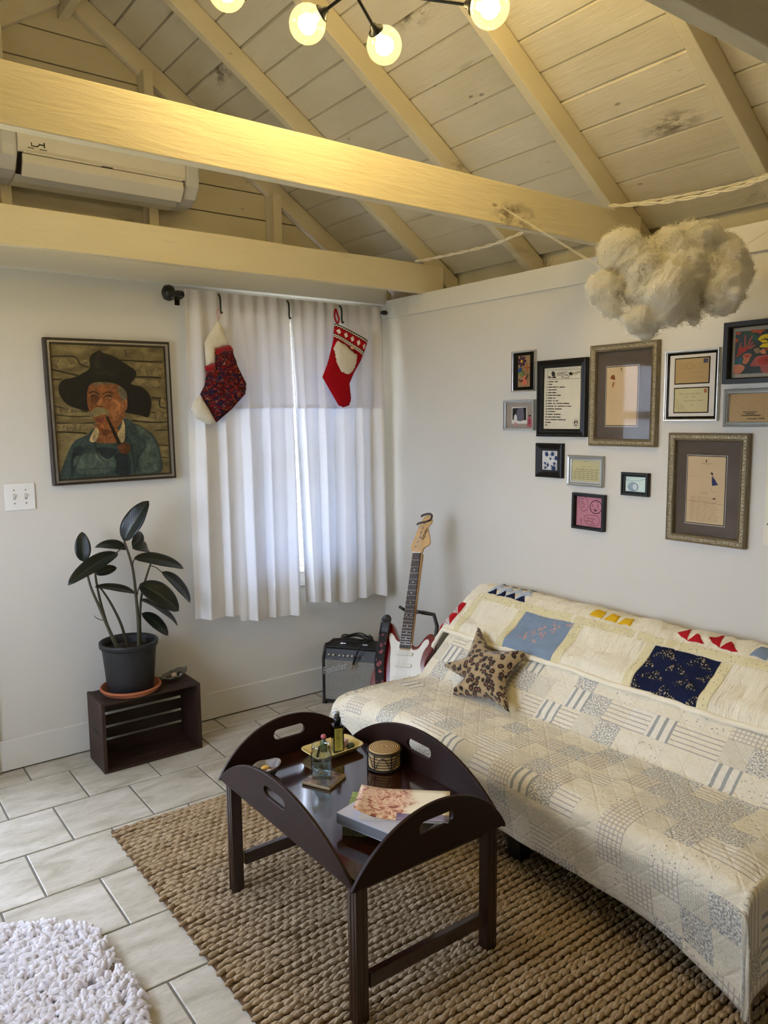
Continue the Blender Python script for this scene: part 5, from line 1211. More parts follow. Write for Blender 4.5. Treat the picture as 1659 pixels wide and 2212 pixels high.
# hand and moon drawing
t, W_, H_ = pic('framed_picture', 'black frame with a colourful drawing of a red hand and yellow moon', 1.520, 1.308, 1.633, 1.848, .020, .032, M_BLKF, 0., True, [(0, 0), (0, .032), (.016, .032), (.020, .028), (.020, .001)])
paper(t, -W_/2+.02, W_/2-.02, .02, H_-.02, -.005, (172, 164, 148), 'mat')
Hd = homography([(280, 190), (890, 150), (865, 1160), (245, 1165)], [(-.075, .182), (.064, .182), (.064, .034), (-.075, .034)]); dp_ = lambda p: [Hd(*q) for q in p]
paper(t, -.075, .064, .034, .182, -.006, (64, 74, 76), 'drawing'); oran, red_, yel, rose = ink(206, 96, 62), ink(176, 66, 56), ink(228, 196, 40), ink(176, 92, 84)
s = [(blob(dp_([(520, 160), (640, 165), (750, 185), (690, 220), (660, 275), (630, 230), (540, 220)])), oran), (blob(dp_([(290, 200), (350, 200), (355, 240), (290, 250)])), oran), (blob(dp_([(280, 340), (320, 370), (310, 410), (275, 430)])), oran), (blob(dp_([(390, 230), (440, 190), (520, 220), (600, 280), (620, 420), (560, 400), (500, 280), (440, 240), (390, 300)])), ink(58, 96, 76)),
     (blob(dp_([(330, 540), (450, 560), (520, 540), (430, 640), (330, 730), (255, 800), (310, 680)])), red_)]
for q in ([(350, 560), (360, 440)], [(420, 560), (430, 270)], [(450, 560), (540, 290)], [(480, 570), (545, 430)], [(500, 590), (580, 500)]): s.append((stroke(dp_(q), .0056), rose))
s += [(blob(dp_([(622, 390), (680, 300), (780, 270), (870, 300), (888, 420), (880, 540), (800, 580), (700, 570), (650, 550), (700, 480), (640, 400)])), yel)]+[(stroke(dp_(q), .0028), ink(40, 36, 30)) for q in ([(680, 400), (740, 390), (830, 410)], [(730, 350), (760, 400), (790, 340)], [(760, 410), (830, 450)], [(690, 470), (760, 470), (800, 440)])]
s += [(blob(dp_([(390, 740), (450, 690), (530, 720), (500, 800), (480, 880), (430, 940), (380, 900), (400, 820)])), ink(196, 120, 84)), (blob(dp_([(410, 740), (470, 720), (490, 770), (430, 780)])), red_), (blob(dp_([(600, 780), (720, 750), (860, 760), (865, 1150), (690, 1140), (660, 1010), (510, 990), (560, 850)])), rose), (blob(dp_([(640, 830), (780, 780), (840, 900), (720, 980), (640, 920)])), red_), (blob(dp_([(250, 960), (340, 930), (420, 1010), (370, 1120), (320, 1160), (246, 1140)])), ink(206, 130, 96)), (blob(dp_([(560, 600), (640, 580), (660, 680), (600, 700)])), ink(150, 120, 96)), (blob(dp_([(660, 660), (720, 600), (760, 700), (700, 720)])), ink(206, 130, 100)), (blob(dp_([(720, 620), (840, 590), (800, 630)])), oran), (blob(dp_([(270, 830), (370, 780), (380, 900), (280, 940)])), ink(58, 100, 110))]
for k in range(6): a = k*1.05; s.append((stroke(dp_([(770, 870), (770+80*math.cos(a), 870+80*math.sin(a))]), .0014), ink(120, 40, 40)))
print_layer('drawing_print', t, s, -.0063, .00002)
# single envelope
t, W_, H_ = pic('framed_picture', 'ribbed pewter frame with one brown envelope, below the hand drawing', 1.520, 1.318, 1.481, 1.615, .018, .018, M_PEWT, 0., True, [(0, 0), (0, .014), (.003, .017), (.006, .013), (.009, .017), (.012, .012), (.015, .014), (.018, .008), (.018, .001)])
paper(t, -W_/2+.018, W_/2-.018, .018, H_-.018, -.005, (190, 158, 112), 'envelope')
s = [([(.058, .078), (.076, .079), (.075, .102), (.057, .101)], ink(216, 210, 190)), ([(.060, .081), (.074, .082), (.073, .100), (.059, .099)], ink(76, 98, 118)), (stroke([(.042, .02), (.044, .114)], .0006), ink(150, 120, 80)), (stroke([(-.08, .11), (-.02, .06), (.042, .11)], .0005), ink(160, 128, 88))]
for x0, x1, z in ((-.03, .02, .052), (-.02, .012, .046), (-.036, .034, .040), (-.014, .022, .028), (.028, .05, .029)): s += [(q, ink(70, 60, 46)) for q in bars([[(0, 1)]], x0, z, 0, x1-x0, .0035)]
print_layer('envelope_print', t, s, -.0053, .00001)
# instant photo
t, W_, H_ = pic('framed_picture', 'small brushed silver frame with an instant photograph, leftmost of the group', 2.620, 2.425, 1.463, 1.603, .013, .020, M_PEWT)
paper(t, -W_/2+.013, W_/2-.013, .013, H_-.013, -.005, (168, 156, 142), 'mat'); paper(t, -.050, .046, .030, .108, -.006, (226, 222, 212), 'instant_photo')
s = [([(-.045, .048), (.041, .046), (.041, .104), (-.045, .102)], ink(30, 30, 34)), (blob([(-.02, .048), (-.012, .098), (.02, .098), (.026, .048)]), ink(112, 110, 124)), (blob([(-.034, .034), (-.035, .062), (-.026, .074), (-.017, .062), (-.018, .034)]), ink(236, 232, 226)), (blob([(-.034, .018), (-.016, .020), (-.018, .034), (-.032, .034)]), ink(206, 150, 160)), (blob([(.048, .016), (.074, .016), (.076, .044), (.066, .066), (.054, .060), (.050, .036)]), ink(190, 104, 116)), (blob([(.056, .03), (.066, .03), (.066, .05), (.058, .05)]), ink(150, 60, 76)), (blob([(.056, .064), (.068, .064), (.070, .070), (.058, .070)]), ink(60, 46, 40)), (blob([(.018, .093), (.022, .096), (.018, .099)]), ink(230, 230, 236))]
print_layer('photo_print', t, s, -.0063, .00002)
# blue splashes
t, W_, H_ = pic('framed_picture', 'small black frame with blue ink splashes on white', 2.415, 2.256, 1.252, 1.406, .034, .020, M_BLKF, 0., True, [(0, 0), (0, .012), (.003, .017), (.010, .020), (.024, .012), (.034, .010), (.034, .001)])
paper(t, -.046, .046, .033, H_-.033, -.005, (232, 230, 226), 'drawing'); s = []
for x, z, r in ((-.020, .104, .011), (.014, .106, .010), (.036, .088, .010), (.002, .084, .005), (-.028, .064, .006), (-.012, .056, .007), (.026, .064, .007), (.010, .052, .004), (-.026, .036+.008, .006), (.022, .042, .012)):
    s.append((blob([(x+r*random.uniform(.8, 1.1)*math.cos(a), z+r*random.uniform(.8, 1.1)*math.sin(a)) for a in np.linspace(0, 5.6, 9)]), ink(42, 66, 118)))
    for k in range(7): a = random.uniform(0, 6.28); L = r*random.uniform(1.3, 2.4); e = (min(.044, max(-.044, x+L*math.cos(a))), min(.118, max(.036, z+L*math.sin(a)))); s.append((stroke([(x, z), e], .0013), ink(60, 84, 130)))
print_layer('splash_print', t, s, -.0053, .00002)
# note card
t, W_, H_ = pic('framed_picture', 'pewter frame with a yellowed handwritten note card', 2.229, 2.040, 1.226, 1.357, .020, .018, M_PEWT, 0., True, [(0, 0), (0, .014), (.004, .018), (.010, .016), (.014, .010), (.020, .009), (.020, .001)])
paper(t, -W_/2+.02, W_/2-.02, .02, H_-.02, -.005, (206, 196, 150), 'note'); s = []
s += [(q, ink(110, 100, 70)) for q in scrawl(-.012, .014, .104, .002, .0006)]+[(q, ink(80, 72, 52)) for q in scrawl(-.024, .03, .082, .005, .0007)]
for i, z in enumerate((.071, .062, .054, .046, .038, .030)): s += [(q, ink(58, 52, 38)) for q in scrawl(-.066+(.012 if i == 0 else 0), .068, z, 0.0045, .0012)]
print_layer('note_print', t, s, -.0053, .00001)
# pink cartoon
t, W_, H_ = pic('framed_picture', 'small black frame with a pink cartoon face and speech bubbles, lowest left', 2.195, 2.027, 1.039, 1.195, .014, .022, M_BLKF, .008, True, [(0, 0), (0, .022), (.010, .022), (.014, .018), (.014, .001)])
paper(t, -W_/2+.014, W_/2-.014, .014, H_-.014, -.005, (206, 138, 150), 'cartoon_sheet')
Hk = homography([(235, 240), (1345, 280), (1360, 1680), (270, 1610)], [(-W_/2+.014, H_-.014), (W_/2-.014, H_-.014), (W_/2-.014, .014), (-W_/2+.014, .014)]); kp = lambda p: [Hk(*q) for q in p]; mr = ink(70, 20, 36)
el = lambda cx, cy, rx, ry, n=17, r0=0.: [(cx+rx*math.cos(a+r0), cy+ry*math.sin(a+r0)) for a in np.linspace(0, 2*math.pi, n)]
s = [(stroke(kp(el(1050, 725, 245, 310)), .0034, 1), ink(44, 8, 20)), (stroke(kp([(340, 400), (380, 270), (560, 262), (660, 400), (725, 620), (720, 800), (610, 930), (520, 950), (440, 830), (350, 560), (340, 400)]), .0018), mr), (stroke(kp([(590, 1280), (620, 1180), (720, 1130), (1000, 1125), (1150, 1170), (1220, 1320), (1190, 1500), (1050, 1590), (850, 1590), (700, 1500), (640, 1400), (585, 1370), (600, 1300)]), .0018), mr)]
for q in ([(880, 620), (950, 610)], [(1095, 610), (1170, 615)], [(870, 695), (975, 690)], [(1090, 690), (1175, 705)], [(1000, 775), (1050, 780)], [(1060, 500), (1100, 515), (1140, 495)], [(990, 910), (1050, 940), (1095, 905)], [(880, 780), (900, 830), (880, 850)], [(1145, 760), (1170, 800), (1150, 825)]): s.append((stroke(kp(q), .0022), ink(54, 12, 26)))
s.append((blob(kp([(955, 875), (1000, 840), (1070, 845), (1115, 880), (1040, 895)])), ink(44, 8, 20)))
for x0, x1, y in ((430, 550, 365), (420, 545, 505), (450, 650, 605), (485, 640, 740), (680, 1125, 1265), (660, 1000, 1385), (845, 1090, 1490)):
    a, b = kp([(x0, y)])[0], kp([(x1, y)])[0]; s += [(q, mr) for q in scrawl(a[0], b[0], a[1], .007, .0017, .9, 1)]
s += [(stroke(kp(el(465, 1360, 30, 40, 9)), .0018, 1), mr), (stroke(kp([(455, 1430), (470, 1470), (480, 1500)]), .0025), mr), (stroke(kp([(470, 1540), (480, 1580), (510, 1590)]), .002), mr)]
print_layer('cartoon_print', t, s, -.0053, .00002)
# small green-white photo
t, W_, H_ = pic('framed_picture', 'tiny black frame with a pale green abstract photo, alone between the frames', 1.949, 1.819, 1.202, 1.296, .017, .018, M_BLKF)
paper(t, -W_/2+.017, W_/2-.017, .017, H_-.017, -.005, (206, 226, 212), 'photo')
s = [(blob([(-.012+.026*math.cos(a), .036+.019*math.sin(a)) for a in np.linspace(0, 5.9, 12)]), ink(140, 156, 160)), (blob([(-.004+.010*math.cos(a), .036+.011*math.sin(a)) for a in np.linspace(0, 5.9, 10)]), ink(222, 232, 226)), (stroke([(-.046, .066), (-.02, .06), (.02, .064), (.046, .070)], .0014), ink(110, 136, 120)), (stroke([(-.046, .064), (-.034, .052)], .0012), ink(110, 136, 120)), (stroke([(-.005, .032), (-.005, .040)], .002), ink(130, 150, 150))]
s = [(q if isinstance(q, tuple) else [(min(.047, max(-.047, p[0])), max(.0175, p[1])) for p in q], m) for q, m in s]
print_layer('photo_print', t, s, -.0053, .00002)
# unframed sheet at the right edge
t = wallframe('paper_sheet', 'unframed white drawing sheet at the right edge, beside the lowest ornate frame', 'paper', True, 1.235, 1.066, .23, .345)
paper(t, -.122, .11, 0, .345, -.0012, (232, 224, 204), 'sheet')
print_layer('sheet_print', t, [(blob([(-.118, .228), (-.108, .224), (-.11, .222)]), IK), (blob([(-.112, .074), (-.1, .085), (-.08, .09), (-.07, .08), (-.09, .07)]), ink(70, 66, 64)), (blob([(-.105, .093), (-.1, .098), (-.095, .093), (-.1, .089)]), IK), (blob([(-.098, .08), (-.08, .086), (-.076, .08)]), ink(230, 224, 214))], -.0014, .00003)
# ---------------------------------------------------------------- crate with plant
M_CRATE = wood('crate_wood', (26, 15, 10), (52, 30, 20), 0, .6, 0, 18, .4); M_CRATEZ = wood('crate_wood_end', (30, 17, 11), (56, 33, 22), 2, .6, 0, 18, .4)
cr = thing('wooden_crate', 'dark stained wooden crate lying on its side against the back wall', 'crate', (1.1575, 3.393, 0))
cw, cdp, chh = .4515, .105, .314
for s in (-1, 1):
    a, b = sorted((s*cw/2, s*(cw/2-.016))); MB().box(a, b, -cdp, cdp, .001, chh).build('end_panel', M_CRATEZ, cr, bevel=.002)
    a, b = sorted((s*cw/2+s*.001, s*(cw/2)-s*.001)); MB().box(a, b, -.045, .045, .15, .172).build('hand_slot', M_DARK, cr)
for z0, z1 in ((.004, .065), (.078, .124), (.138, .187), (.201, .310)): MB().box(-cw/2+.017, cw/2-.017, cdp-.009, cdp, z0, z1).build('slat', M_CRATE, cr, bevel=.0015)
for y0, y1 in ((-cdp, -.040), (-.034, .030), (.036, cdp-.010)):
    MB().box(-cw/2+.0165, cw/2-.0165, y0, y1, chh-.010, chh).build('slat', M_CRATE, cr, bevel=.0015); MB().box(-cw/2+.0165, cw/2-.0165, y0, y1, .0015, .011).build('slat', M_CRATE, cr, bevel=.0015)
PX, PY, PZ = 1.097, 3.392, chh+.0005
sa = thing('plant_saucer', 'terracotta saucer under the plant pot on the crate', 'saucer', (PX, PY, PZ))
MB().lathe([(0, 0), (.112, 0), (.121, .004), (.128, .022), (.133, .024), (.133, .018), (.130, .028), (.124, .028), (.116, .008), (0, .006)], 48).build('saucer_dish', plain('terracotta', (176, 104, 66), (158, 90, 56), rough=.8, nscale=20, bump=.1), sa)
pl_ = thing('rubber_plant', 'rubber plant with dark glossy leaves in a black nursery pot', 'plant', (PX, PY, PZ+.0068))
M_POT = plain('pot_plastic', (27, 29, 33), (21, 23, 26), rough=.5, nscale=5)
pr = []
n = 48; prof = [(.0, .0), (.098, .0), (.100, .004), (.116, .195), (.118, .2), (.126, .203), (.128, .222), (.126, .226), (.119, .226), (.117, .2), (.112, .15)]
vs = []
for i, (r, z) in enumerate(prof):
    for k in range(n):
        rr = r*(1+(.008 if k % 3 == 0 and .004 < z < .196 and i < 5 else 0)); vs.append((rr*math.cos(2*math.pi*k/n), rr*math.sin(2*math.pi*k/n), z))
MB().add(vs, [(i*n+k, i*n+(k+1) % n, (i+1)*n+(k+1) % n, (i+1)*n+k) for i in range(len(prof)-1) for k in range(n)], 0, True).build('pot', M_POT, pl_)
MB().lathe([(0, .188), (.06, .192), (.117, .186)], 24, caps=False).build('soil', plain('potting_soil', (38, 28, 20), (26, 18, 12), rough=1, nscale=80, bump=.8, bscale=120), pl_)
O = np.array([PX, PY, PZ+.0068])
M_STEM = plain('plant_stem', (74, 58, 42), (52, 62, 40), rough=.6, nscale=10)
def pp3(x, y, dy=0.): return at_y(x, y, PY+dy)-O
for pts, r0, r1 in (([(257, 1400, -.02), (240, 1370, -.02), (215, 1312, -.01), (195, 1265, 0), (183, 1212, .01)], .0085, .004), ([(253, 1400, .01), (235, 1360, .01), (217, 1300, .01), (207, 1250, .02), (206, 1228, .02)], .007, .004), ([(275, 1396, .03), (262, 1350, .03), (243, 1310, .03), (226, 1282, .03), (210, 1262, .02)], .007, .0035), ([(300, 1398, 0), (299, 1350, 0), (294, 1290, -.005), (286, 1225, -.01), (268, 1168, -.01)], .009, .0045), ([(304, 1398, .03), (302, 1340, .03), (306, 1285, .03), (318, 1240, .03), (330, 1205, .04)], .0075, .004), ([(222, 1340, 0), (210, 1336, -.01), (203, 1330, -.015)], .002, .0012)):
    P = catmull([pp3(*p) for p in pts], 5); MB().tube(P, list(np.linspace(r0, r1, len(P))), 8).build('stem', M_STEM, pl_)
def leaf_mat():
    k = NT('rubber_leaf'); uv = k.coord('UV'); s = k.n('ShaderNodeSeparateXYZ'); k.l(uv, s.inputs[0]); m = k.math('ABSOLUTE', k.math('SUBTRACT', s.outputs[1], .5))
    c = k.mix(k.noise(uv, 5, 3), srgb(13, 19, 16), srgb(22, 30, 24)); c = k.mix(k.ramp(m, [(.0, (1, 1, 1, 1)), (.05, (0, 0, 0, 1))]), c, srgb(62, 72, 46)); k.base(c)
    vein = k.math('SINE', k.math('MULTIPLY_ADD', s.outputs[0], 90., k.math('MULTIPLY', m, -60.))); k.bump(vein, .06, .003); return k.set(.36, spec=.4)
M_LEAFR = leaf_mat()
def rleaf(b, t, w_, up=(0, 0, 1), droop=.02, fold=.25, stem=None):
    """leaf blade from base pixel to tip pixel"""
    B, T_ = pp3(*b), pp3(*t); d = T_-B; L = np.linalg.norm(d); d /= L; upv = np.array(up, float); sd = np.cross(d, upv); sd /= np.linalg.norm(sd)+1e-9; nn = np.cross(sd, d)
    ns, nw = 16, 9; P = []; UV_ = []
    for i in range(ns+1):
        s = i/ns; half = w_/2*(math.sin(math.pi*min(1, s**.85*.985+.01))**.62)*(1 if s < .97 else .5); c = B+d*L*s+nn*(droop*4*s*(1-s))
        row = []
        for j in range(nw):
            q = j/(nw-1)*2-1; row.append(c+sd*half*q+nn*(fold*half*abs(q)*(.8+.2*math.sin(s*9)))); UV_.append((s, j/(nw-1)))
        P.append(row)
    mb = MB().grid(P); o = mb.build('leaf', M_LEAFR, pl_, fix=False); u_ = o.data.uv_layers.new(name='UVMap')
    for poly in o.data.polygons:
        for li, vi in zip(poly.loop_indices, poly.vertices): u_.data[li].uv = UV_[vi]
    md = o.modifiers.new('thickness', 'SOLIDIFY'); md.thickness = .0012
    if stem is not None: S = pp3(*stem); MB().tube(catmull([S, (S+B)/2+np.array([0, 0, .006]), B+d*.01], 4), .0024, 6).build('petiole', M_STEM, pl_)
TOC = tuple(CAM-O)
face = (-.55, -.8, .25)
rleaf((268, 1168, -.01), (321, 1082, -.04), .092, (-.8, -.5, -.2), .015, .35)
rleaf((181, 1213, .01), (177, 1149, .03), .066, (-.3, -.95, .1), .01, .2)
rleaf((253, 1194, -.03), (147, 1264, -.13), .082, (-.1, -.55, .85), .018, .25, (272, 1182, -.01))
rleaf((274, 1186, -.01), (205, 1182, .06), .064, (.1, -.6, .8), .02, .2)
rleaf((286, 1184, 0), (318, 1192, .10), .060, (.2, -.75, .5), .03, .2)
rleaf((286, 1180, 0), (306, 1150, .06), .055, (.3, -.9, .3), .01, .2)
rleaf((290, 1206, -.01), (397, 1228, -.04), .078, (0, -.6, .8), .02, .22, (287, 1222, -.01))
rleaf((292, 1281, -.005), (205, 1268, -.04), .052, (0, -.55, .85), .012, .25)
rleaf((350, 1236, .03), (411, 1302, .03), .075, (.5, -.8, .5), .02, .2, (325, 1222, .035))
rleaf((302, 1262, -.01), (386, 1320, -.09), .118, (.25, -.85, .45), .02, .15, (297, 1285, 0))
rleaf((303, 1295, 0), (384, 1352, -.05), .058, (.4, -.5, .8), .02, .3)
rleaf((307, 1325, .01), (363, 1373, -.03), .068, (.35, -.85, .4), .015, .2, (301, 1330, .01))
rleaf((207, 1240, .02), (252, 1226, .03), .045, (.2, -.8, .5), .01, .2)
# shell dish
SHX, SHY = 1.306, 3.40
sh = thing('shell_dish', 'abalone shell holding trinkets on the crate beside the pot', 'shell', (SHX, SHY, chh+.0005), .15)
k = NT('abalone'); c_ = k.coord('Object'); k.base(k.ramp(k.noise(c_, 28, 5, .7, 1.), [(.3, srgb(52, 48, 40)), (.45, srgb(120, 110, 92)), (.55, srgb(86, 98, 96)), (.7, srgb(70, 56, 44))])); k.bump(k.noise(c_, 60, 4), .6, .006); k.set(.3)
P = []
for i in range(9):
    row = []
    for j in range(29):
        a = 2*math.pi*j/28; t = i/8; R_ = (1+.07*math.sin(3*a)+.05*math.sin(7*a))*t; row.append((.066*R_*math.cos(a), .046*R_*math.sin(a), .004+.030*t*t+.012*t*t*math.cos(a)+.003*math.sin(9*a)*t))
    P.append(row)
o = MB().grid(P).build('shell', k.m, sh, fix=False); md = o.modifiers.new('thickness', 'SOLIDIFY'); md.thickness = .003
for nm, x, y, r, rgb in (('pebble', -.004, -.004, (.018, .013, .011), (206, 184, 150)), ('pebble', .028, -.012, (.009, .008, .007), (220, 216, 210)), ('pebble', -.028, .0, (.014, .011, .008), (86, 60, 62)), ('pebble', .008, -.024, (.008, .006, .005), (230, 228, 222)), ('pebble', .03, .012, (.014, .012, .009), (60, 48, 44))):
    lab = {206: 'cream stone in the abalone shell', 220: 'white pebble at the right inside the abalone shell', 86: 'purplish stone in the abalone shell', 230: 'small white pebble at the front of the abalone shell', 60: 'dark brown stone in the abalone shell'}[rgb[0]]
    p = thing('trinket_stone', lab, 'stone', (SHX+x, SHY+y, chh+.012+r[2]+.004), random.uniform(0, 3), 'stones in the abalone shell')
    MB().ball((0, 0, 0), r, 10, 7).build('stone_body', plain('stone_%d' % rgb[0], rgb, rough=.4), p)

# ---------------------------------------------------------------- guitar amplifier
M_TOLEX = plain('black_tolex', (24, 25, 26), (17, 18, 19), rough=.6, nscale=80, bump=.5, bscale=420)
def grille():
    k = NT('grille_cloth'); s = k.n('ShaderNodeSeparateXYZ'); k.l(k.coord('Object'), s.inputs[0]); l = k.math('SINE', k.math('MULTIPLY', s.outputs[2], 6.283/.0052)); l2 = k.math('SINE', k.math('MULTIPLY', s.outputs[0], 6.283/.003))
    k.base(k.mix(k.step(k.math('MULTIPLY_ADD', l2, .25, l), -.1, .5), srgb(104, 102, 96), srgb(186, 184, 176))); k.bump(l, .5, .002); return k.set(.6, spec=.4)
au = math.atan2(-.80, .60)
A0 = at_z(697, 1519, 0)[:2]
AWd, AH, AD = .308, .312, .185
ax = np.array([math.cos(au), math.sin(au)]); an = np.array([ax[1], -ax[0]])   # an: outward front normal
ctr = A0+ax*AWd/2-an*AD/2
am = thing('guitar_amplifier', 'small black combo guitar amplifier with silver grille in the room corner', 'amplifier', (ctr[0], ctr[1], 0), au)
hw, hd = AWd/2, AD/2
sidep = [(-hd, .012), (hd, .012), (hd, AH), (-hd+.035, AH), (-hd, AH-.055)]
cab = MB()
cab.prism(sidep, -hw, -hw+.014, 'yz').prism(sidep, hw-.014, hw, 'yz').box(-hw+.014, hw-.014, -hd+.035, hd, AH-.013, AH).box(-hw+.014, hw-.014, -hd, hd, .012, .025).box(-hw+.014, hw-.014, hd-.01, hd, .025, AH-.013)
cab.build('cabinet', M_TOLEX, am, bevel=.004)
MB().prism([(-hd+.008, AH-.068), (-hd+.033, AH-.014), (-hd+.045, AH-.014), (-hd+.03, AH-.068)], -hw+.015, hw-.015, 'yz').build('control_panel', M_BLKPL, am)
MB().box(-hw+.015, hw-.015, -hd+.004, -hd+.011, AH-.073, AH-.068).build('grille_trim', M_SILV, am)
MB().box(-hw+.015, hw-.015, -hd+.006, -hd+.02, .026, AH-.073).build('grille_cloth', grille(), am)
sl_ = math.atan2(.025, .054)
for i, x in enumerate((-.118, -.092, -.058, -.034, -.010, .014)):
    MB().lathe([(0, 0), (.0075, 0), (.0065, .011), (.0, .012)], 14).xf(Matrix.Translation((x, -hd+.020, AH-.043)) @ Matrix.Rotation(math.pi/2-sl_*0, 4, 'X')).build('knob', plain('knob_silver', (206, 206, 202), rough=.3, metal=.7), am)
for x in (.042, .075): MB().lathe([(0, 0), (.006, 0), (.006, .004), (.003, .004), (.003, 0)], 12).xf(Matrix.Translation((x, -hd+.019, AH-.045)) @ Matrix.Rotation(math.pi/2, 4, 'X')).build('socket', M_SILV, am)
v, f = text_mesh('Fender', .052, .35, .0012)
mb = MB().add([(p[0], -.004, p[1]) for p in v]+[(p[0], 0, p[1]) for p in v], f+[tuple(i+len(v) for i in reversed(q)) for q in f]); e_ = {}
mb.xf(Matrix.Translation((-.085, -hd+.004, AH-.112)) @ Matrix.Rotation(-.32, 4, 'Y')).build('logo', plain('logo_grey', (176, 176, 174), rough=.35, metal=.4), am)
print_layer('panel_print', am, [([(-.128+.0, AH-.062), (-.10, AH-.062), (-.10, AH-.0605), (-.128, AH-.0605)], ink(150, 150, 150)), ([(-.06, AH-.062), (.02, AH-.062), (.02, AH-.0605), (-.06, AH-.0605)], ink(150, 150, 150))], -hd+.006)
for x in (-hw, hw-.02):
    for y in (-hd, hd-.02): MB().box(x, x+.02, y, y+.02, .0, .012).build('foot', M_BLKPL, am)
for x in (-.062, .062): MB().box(x-.016, x+.016, -.008, .010, AH, AH+.004).build('handle_clip', M_CHROME, am, bevel=.001)
MB().tube(catmull([(-.062, 0, AH+.006), (-.03, 0, AH+.014), (.03, 0, AH+.014), (.062, 0, AH+.006)], 5), .008, 8, flat=.5).build('handle', M_TOLEX, am)
# coiled cable on the amp
cb = thing('instrument_cable', 'coiled black instrument cable lying on the amplifier, plug hanging down in front', 'cable', (ctr[0], ctr[1], AH), au)
pts = []
for i in range(90):
    a = i*.22; r = .070+.006*math.sin(i*.7); pts.append((.012+r*math.cos(a)*1.15, .012+.058*math.sin(a)+.004*math.sin(i), .020+.00028*i+.004*math.sin(i*.9)))
pts += [(.10, -.03, .05), (.085, -.075, .046), (.062, -.105, .012), (.045, -.110, -.03)]
MB().tube(catmull([(-.15, -.05, .0045), (-.12, -.01, .012), (-.09, .02, .02)]+pts, 2), .0042, 7).build('cord', M_BLKPL, cb)
MB().tube([(.045, -.110, -.03), (.030, -.112, -.075)], .0065, 10).build('plug_body', M_BLKPL, cb); MB().tube([(.030, -.112, -.075), (.021, -.113, -.104)], .0031, 10).build('plug_tip', plain('brass', (170, 140, 70), rough=.3, metal=1), cb)

# ---------------------------------------------------------------- electric guitar on its stand
Pn = CAM+ray(905, 1198)*3.86; Pe = CAM+ray(880, 1396)*3.73
gz = (Pn-Pe); gl_ = np.linalg.norm(gz); gz = gz/gl_
gx = RT*.90+FW*(-.42); gx = gx-gx.dot(gz)*gz; gx /= np.linalg.norm(gx); gy = np.cross(gz, gx)
GS = gl_/.460                                 # fretboard length fixes the scale
GO = Pe-gz*.285*GS
def rotm(): return Matrix(((gx[0], gy[0], gz[0]), (gx[1], gy[1], gz[1]), (gx[2], gy[2], gz[2])))
gu = thing('electric_guitar', 'red electric guitar with white pickguard standing in the corner beside the sofa', 'guitar', tuple(GO), rot=rotm().to_euler())
gu.scale = (GS, GS, GS)
outl = catmull([(x/1000, z/1000) for x, z in [(0, 2), (-90, 8), (-148, 50), (-163, 110), (-146, 170), (-118, 215), (-122, 260), (-140, 310), (-139, 350), (-120, 384), (-98, 392), (-78, 374), (-60, 340), (-46, 318), (-30, 306), (30, 292), (45, 282), (66, 292), (92, 330), (116, 350), (136, 342), (146, 312), (136, 268), (118, 225), (115, 190), (136, 150), (160, 100), (150, 45), (95, 8)]], 4, True)
M_GRED = plain('red_lacquer', (118, 12, 22), (96, 8, 16), rough=.12, coat=.8, nscale=3)
o = MB().prism([tuple(p) for p in outl], -.022, .022).build('body', M_GRED, gu, bevel=.007, seg=3)
pg = catmull([(x/1000, z/1000) for x, z in [(-20, 60), (30, 50), (95, 70), (118, 110), (102, 160), (88, 205), (96, 260), (118, 300), (112, 322), (92, 312), (70, 276), (46, 266), (30, 276), (28, 300), (-28, 300), (-50, 306), (-70, 330), (-88, 340), (-92, 318), (-76, 270), (-72, 220), (-66, 180), (-60, 130), (-52, 84)]], 3, True)
MB().prism([tuple(p) for p in pg], -.0245, -.0225).build('pickguard', plain('pickguard_white', (226, 222, 208), rough=.3), gu)
for z, sk in ((.245, 0), (.190, 0), (.130, .006)): MB().prism([(-.042, z-.009-sk), (.042, z-.009+sk), (.046, z+sk), (.042, z+.009+sk), (-.042, z+.009-sk), (-.046, z-sk)], -.031, -.0246).build('pickup', plain('pickup_cream', (220, 216, 202), (204, 200, 186), rough=.35), gu, bevel=.002)
MB().box(-.038, .038, -.034, -.0246, .062, .100).build('bridge', M_CHROME, gu, bevel=.002)
for x, z in ((.062, .120), (.082, .090), (.098, .062)): MB().lathe([(0, 0), (.012, 0), (.010, .014), (0, .015)], 16).xf(Matrix.Translation((x, -.0246, z)) @ Matrix.Rotation(math.pi/2, 4, 'X')).build('knob', plain('pickguard_white', (226, 222, 208)), gu)
MB().box(-.027, .027, -.026, .0, .262, .745).build('neck', plain('maple', (196, 158, 104), (182, 142, 90), rough=.4, nscale=6, stretch=(4, 4, .6)), gu, bevel=.003)
MB().prism([(-.028, .270), (.028, .270), (.0215, .745), (-.0215, .745)], -.031, -.0262).build('fretboard', plain('rosewood', (44, 28, 22), (30, 19, 15), rough=.5, nscale=20), gu)
sc_ = .648; nutz = .745
for i in range(1, 22):
    z = nutz-sc_*(1-2**(-i/12)); h = .0215+.0065*(nutz-z)/.475; MB().box(-h, h, -.0322, -.0308, z-.0012, z+.0012).build('fret', M_CHROME, gu)
for i in (3, 5, 7, 9, 12, 15, 17, 19, 21):
    z = nutz-sc_*(1-(2**(-i/12)+2**(-(i-1)/12))/2)
    for x in ((0,) if i != 12 else (-.012, .012)): MB().lathe([(0, 0), (.003, 0), (.003, .0004)], 10).xf(Matrix.Translation((x, -.0311, z)) @ Matrix.Rotation(math.pi/2, 4, 'X')).build('inlay', plain('inlay_pearl', (220, 216, 204)), gu)
MB().box(-.0215, .0215, -.034, -.026, .745, .750).build('nut', plain('nut_bone', (226, 220, 204)), gu)
